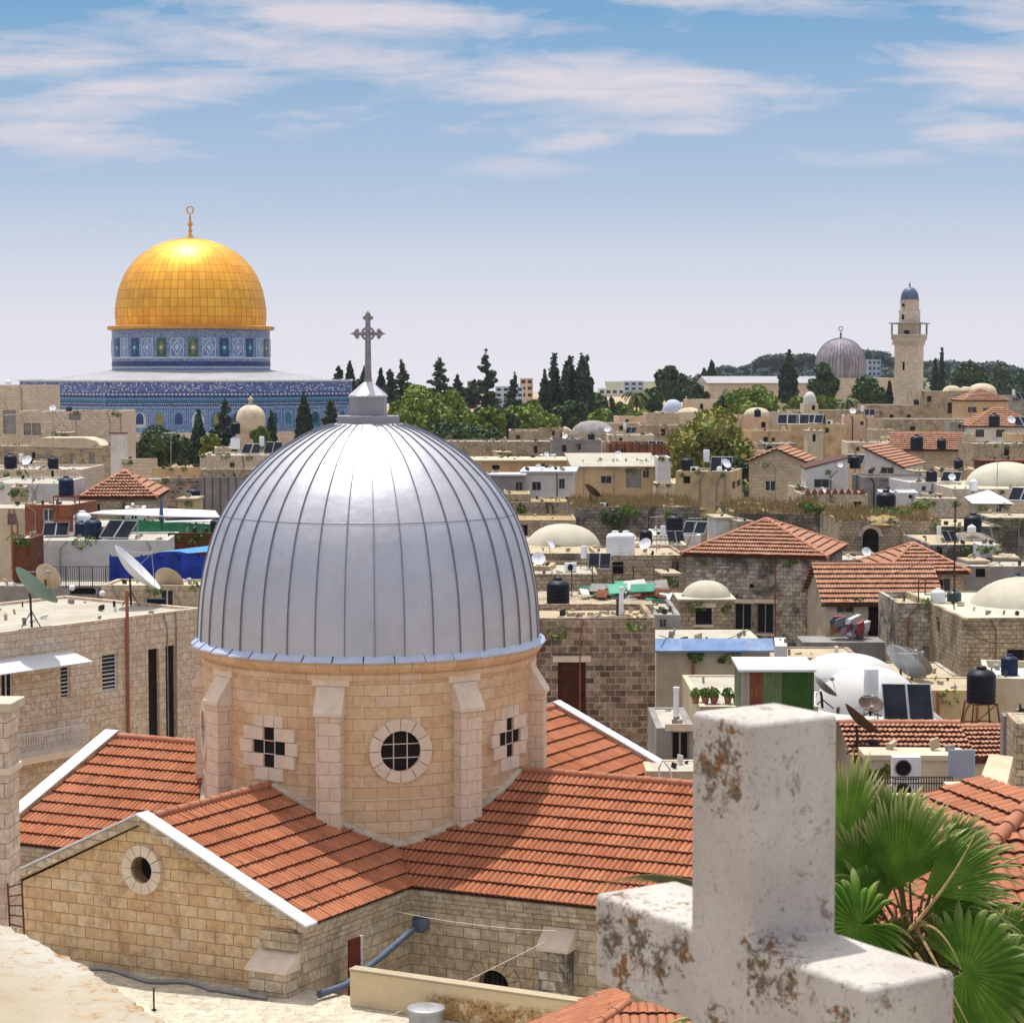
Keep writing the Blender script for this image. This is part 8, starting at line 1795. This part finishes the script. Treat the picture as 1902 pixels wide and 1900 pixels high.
def fan(hub, axis, nrm, R_, arc, seed, mat='fan', nseg=28, fold=.9, droop=.35):
    """pleated fan: hub point, central direction, leaf normal, radius, opening angle"""
    rr = random.Random(seed); axis = Vector(axis).normalized(); nrm = Vector(nrm); nrm = (nrm - axis * nrm.dot(axis)).normalized(); side = nrm.cross(axis)
    V_ = []; F_s = []; UV_ = []
    for i in range(nseg):
        t0 = -arc / 2 + arc * i / nseg; t1 = t0 + arc / nseg; tm = (t0 + t1) / 2; L_ = R_ * rr.uniform(.90, 1.05) * (1 - .22 * abs(tm / (arc / 2)) ** 2); split = (.80 if droop < .2 else .66) + rr.uniform(-.1, .08); b_ = len(V_); K = 9; tw_ = rr.uniform(-.12, .12); dz_ = droop * rr.uniform(.5, 1.6)
        for k in range(K + 1):
            f = k / K; dm_ = axis * cos(tm) + side * sin(tm)
            if f <= split: hw = f * L_ * tan(arc / nseg / 2)
            else: hw = split * L_ * tan(arc / nseg / 2) * (1 - (f - split) / (1 - split)) ** .8 + .001
            perp = -axis * sin(tm) + side * cos(tm); ff = max(0, f - split * .9)
            c = hub + dm_ * f * L_ - Vector((0, 0, 1)) * dz_ * L_ * (ff ** 1.9) * 3.4 - nrm * .16 * L_ * f * f + perp * tw_ * ff * L_
            fd_ = nrm * hw * fold
            V_ += [c - perp * hw - fd_, c + fd_, c + perp * hw - fd_]; UV_ += [(0, f), (.5, f), (1, f)]
        for k in range(K): p = b_ + k * 3; F_s += [(p, p + 1, p + 4, p + 3), (p + 1, p + 2, p + 5, p + 4)]
    return V_, F_s, UV_
palm = thing('fan_palm', 'green fan palm with drooping leaf tips behind the stone cross', 'palm', (P(1690, 1900, DP + .4).x, DP + .4, 0))
po = Vector(palm.location)
crownp = P(1695, 1800, DP + .4)
m = MB(); m.tube([(0, 0, 0), (.05, .05, 8), (0, 0, crownp.z - .1)], [.26, .22, .20], 14); obj('trunk', m, S['fibre'], palm, 60)
def leaf(hx, hy, dD, ax_, tilt, rpx, arc, seed, droop=.35, fold=1.0, mat='fan'):
    hub = P(hx, hy, DP + dD); a = radians(ax_); axis = Vector((cos(a), -.15, sin(a))); nrm = Vector((tilt[0], -1, tilt[1]))
    V_, F_s, UV_ = fan(hub, axis, nrm, rpx / FPX * (DP + dD), radians(arc), seed, droop=droop, fold=fold)
    V_ = [v - po for v in V_]
    me = bpy.data.meshes.new('leaf'); me.from_pydata([tuple(v) for v in V_], [], F_s); uvl = me.uv_layers.new(name='UVMap'); dat = []
    for l in me.loops: dat += UV_[l.vertex_index]
    uvl.data.foreach_set('uv', dat); me.materials.append(S[mat]); o = bpy.data.objects.new('leaf', me); link(o); o.parent = palm
    m = MB(); mid = (hub + crownp) / 2 + Vector((0, 0, .12)); pts = [crownp - po, mid - po, hub - po]; m.tube(pts, [.025, .018, .012], 6); obj('leaf_stalk', m, S['petiole'], o, 60); m.v = m.v
leaf(1562, 1590, .5, 84, (.15, .1), 200, 78, 1, .10); leaf(1660, 1650, .3, 74, (0, .25), 195, 95, 2, .12); leaf(1715, 1660, .1, 36, (-.25, .55), 205, 80, 3, .25, .8); leaf(1596, 1718, -.2, 200, (.1, .5), 140, 330, 4, .30)
leaf(1722, 1700, .2, -12, (-.2, .1), 140, 170, 5, .35); leaf(1792, 1806, -.3, -8, (0, .45), 180, 300, 6, .28, .7); leaf(1620, 1720, .35, 110, (.3, .3), 165, 120, 7, .4); leaf(1560, 1660, .6, 120, (.3, .3), 150, 200, 8, .4)
leaf(1700, 1760, .3, -70, (0, .4), 150, 220, 9, .5); leaf(1660, 1560, .8, 100, (0, .1), 110, 120, 10, .2); leaf(1830, 1900, .0, -20, (0, .6), 150, 200, 11, .4); leaf(1740, 1880, .3, -100, (0, .5), 130, 260, 12, .5)
leaf(1650, 1560, .5, 62, (0, .2), 120, 110, 21, .15); leaf(1745, 1610, .4, 48, (-.1, .3), 130, 80, 22, .18); leaf(1600, 1660, .45, 88, (.1, .2), 150, 110, 23, .18); leaf(1755, 1700, .3, 18, (-.2, .5), 150, 110, 24, .3); leaf(1690, 1640, .6, 86, (0, .3), 150, 100, 25, .2)
leaf(1570, 1780, .5, 150, (.2, .3), 130, 200, 26, .3); leaf(1850, 1760, .5, 40, (-.2, .5), 130, 120, 27, .3); leaf(1640, 1760, .1, -40, (0, .5), 120, 220, 28, .4); leaf(1810, 1860, -.1, -50, (0, .6), 150, 200, 29, .4); leaf(1870, 1830, -.2, 20, (-.1, .6), 150, 160, 30, .3)
leaf(1530, 1800, .8, 190, (.2, .5), 160, 200, 13, .5); leaf(1480, 1930, 1.2, 190, (.2, .5), 260, 140, 14, .4); leaf(1350, 1700, 1.0, 165, (.1, .9), 150, 60, 15, .55); leaf(1620, 1640, .7, 60, (.2, .2), 120, 150, 16, .4); leaf(1760, 1560, .6, 20, (0, .4), 70, 120, 17, .5)
# arching stalks and strands
rs = random.Random(9); m = MB()
for (a, b_, c_) in (((1685, 1730, 0), (1740, 1685, -.2), (1785, 1800, -.4)), ((1700, 1720, 0), (1740, 1790, -.5), (1800, 1905, -.6)), ((1690, 1725, -.1), (1770, 1640, -.1), (1815, 1540, .1)), ((1700, 1770, -.2), (1760, 1850, -.5), (1790, 1930, -.5)), ((1780, 1650, 0), (1850, 1600, .1), (1960, 1570, .3))):
    p0, p1, p2 = (P(x, y, DP + d) - po for x, y, d in (a, b_, c_)); pts = [p0 * (1 - t) ** 2 + p1 * 2 * t * (1 - t) + p2 * t * t for t in [k / 12 for k in range(13)]]; m.tube(pts, [.022 - .0013 * k for k in range(13)], 6)
obj('dry_stalks', m, S['drystalk'], palm, 60)
m = MB()
for _ in range(150):
    a = P(rs.uniform(1640, 1740), rs.uniform(1690, 1820), DP + rs.uniform(-.2, .4)) - po; l = rs.uniform(.15, .5); an = rs.uniform(-.8, .8); pts = [a, a + Vector((an * l * .5, 0, l * .2)), a + Vector((an * l, -.05, -l * .8))]; m.tube(pts, [.006, .005, .002], 3)
obj('fibre_strands', m, S['fibre'], palm)
# strand reaching over the church roof at left of the cross
m = MB()
for k in range(7):
    p0, p1, p2 = P(1320, 1650, DP + 1), P(1210 - k * 6, 1596 + k * 6, DP + .9), P(1085 + k * 22, 1655 - k * 3, DP + .8); pts = [p0 * (1 - t) ** 2 + p1 * 2 * t * (1 - t) + p2 * t * t - po for t in [j / 10 for j in range(11)]]; m.tube(pts, [.012 - .001 * j for j in range(11)], 4)
obj('leaf_strands', m, S['petiole'], palm)
# ================================================================== air
m = MB(); m.box(-1900, -70, -60, 1900, 3050, 52); hz = obj('haze', m, None); hm = bpy.data.materials.new('haze'); hm.use_nodes = True; t = hm.node_tree
for n in list(t.nodes):
    if n.type == 'BSDF_PRINCIPLED': t.nodes.remove(n)
pv = t.nodes.new('ShaderNodeVolumePrincipled'); pv.inputs['Color'].default_value = (.74, .82, .97, 1); pv.inputs['Density'].default_value = .00007; pv.inputs['Anisotropy'].default_value = .2
t.links.new(pv.outputs[0], [n for n in t.nodes if n.type == 'OUTPUT_MATERIAL'][0].inputs['Volume']); hz.data.materials.append(hm); tag(hz, 'thin bluish summer haze over the far town and hills', kind='stuff')
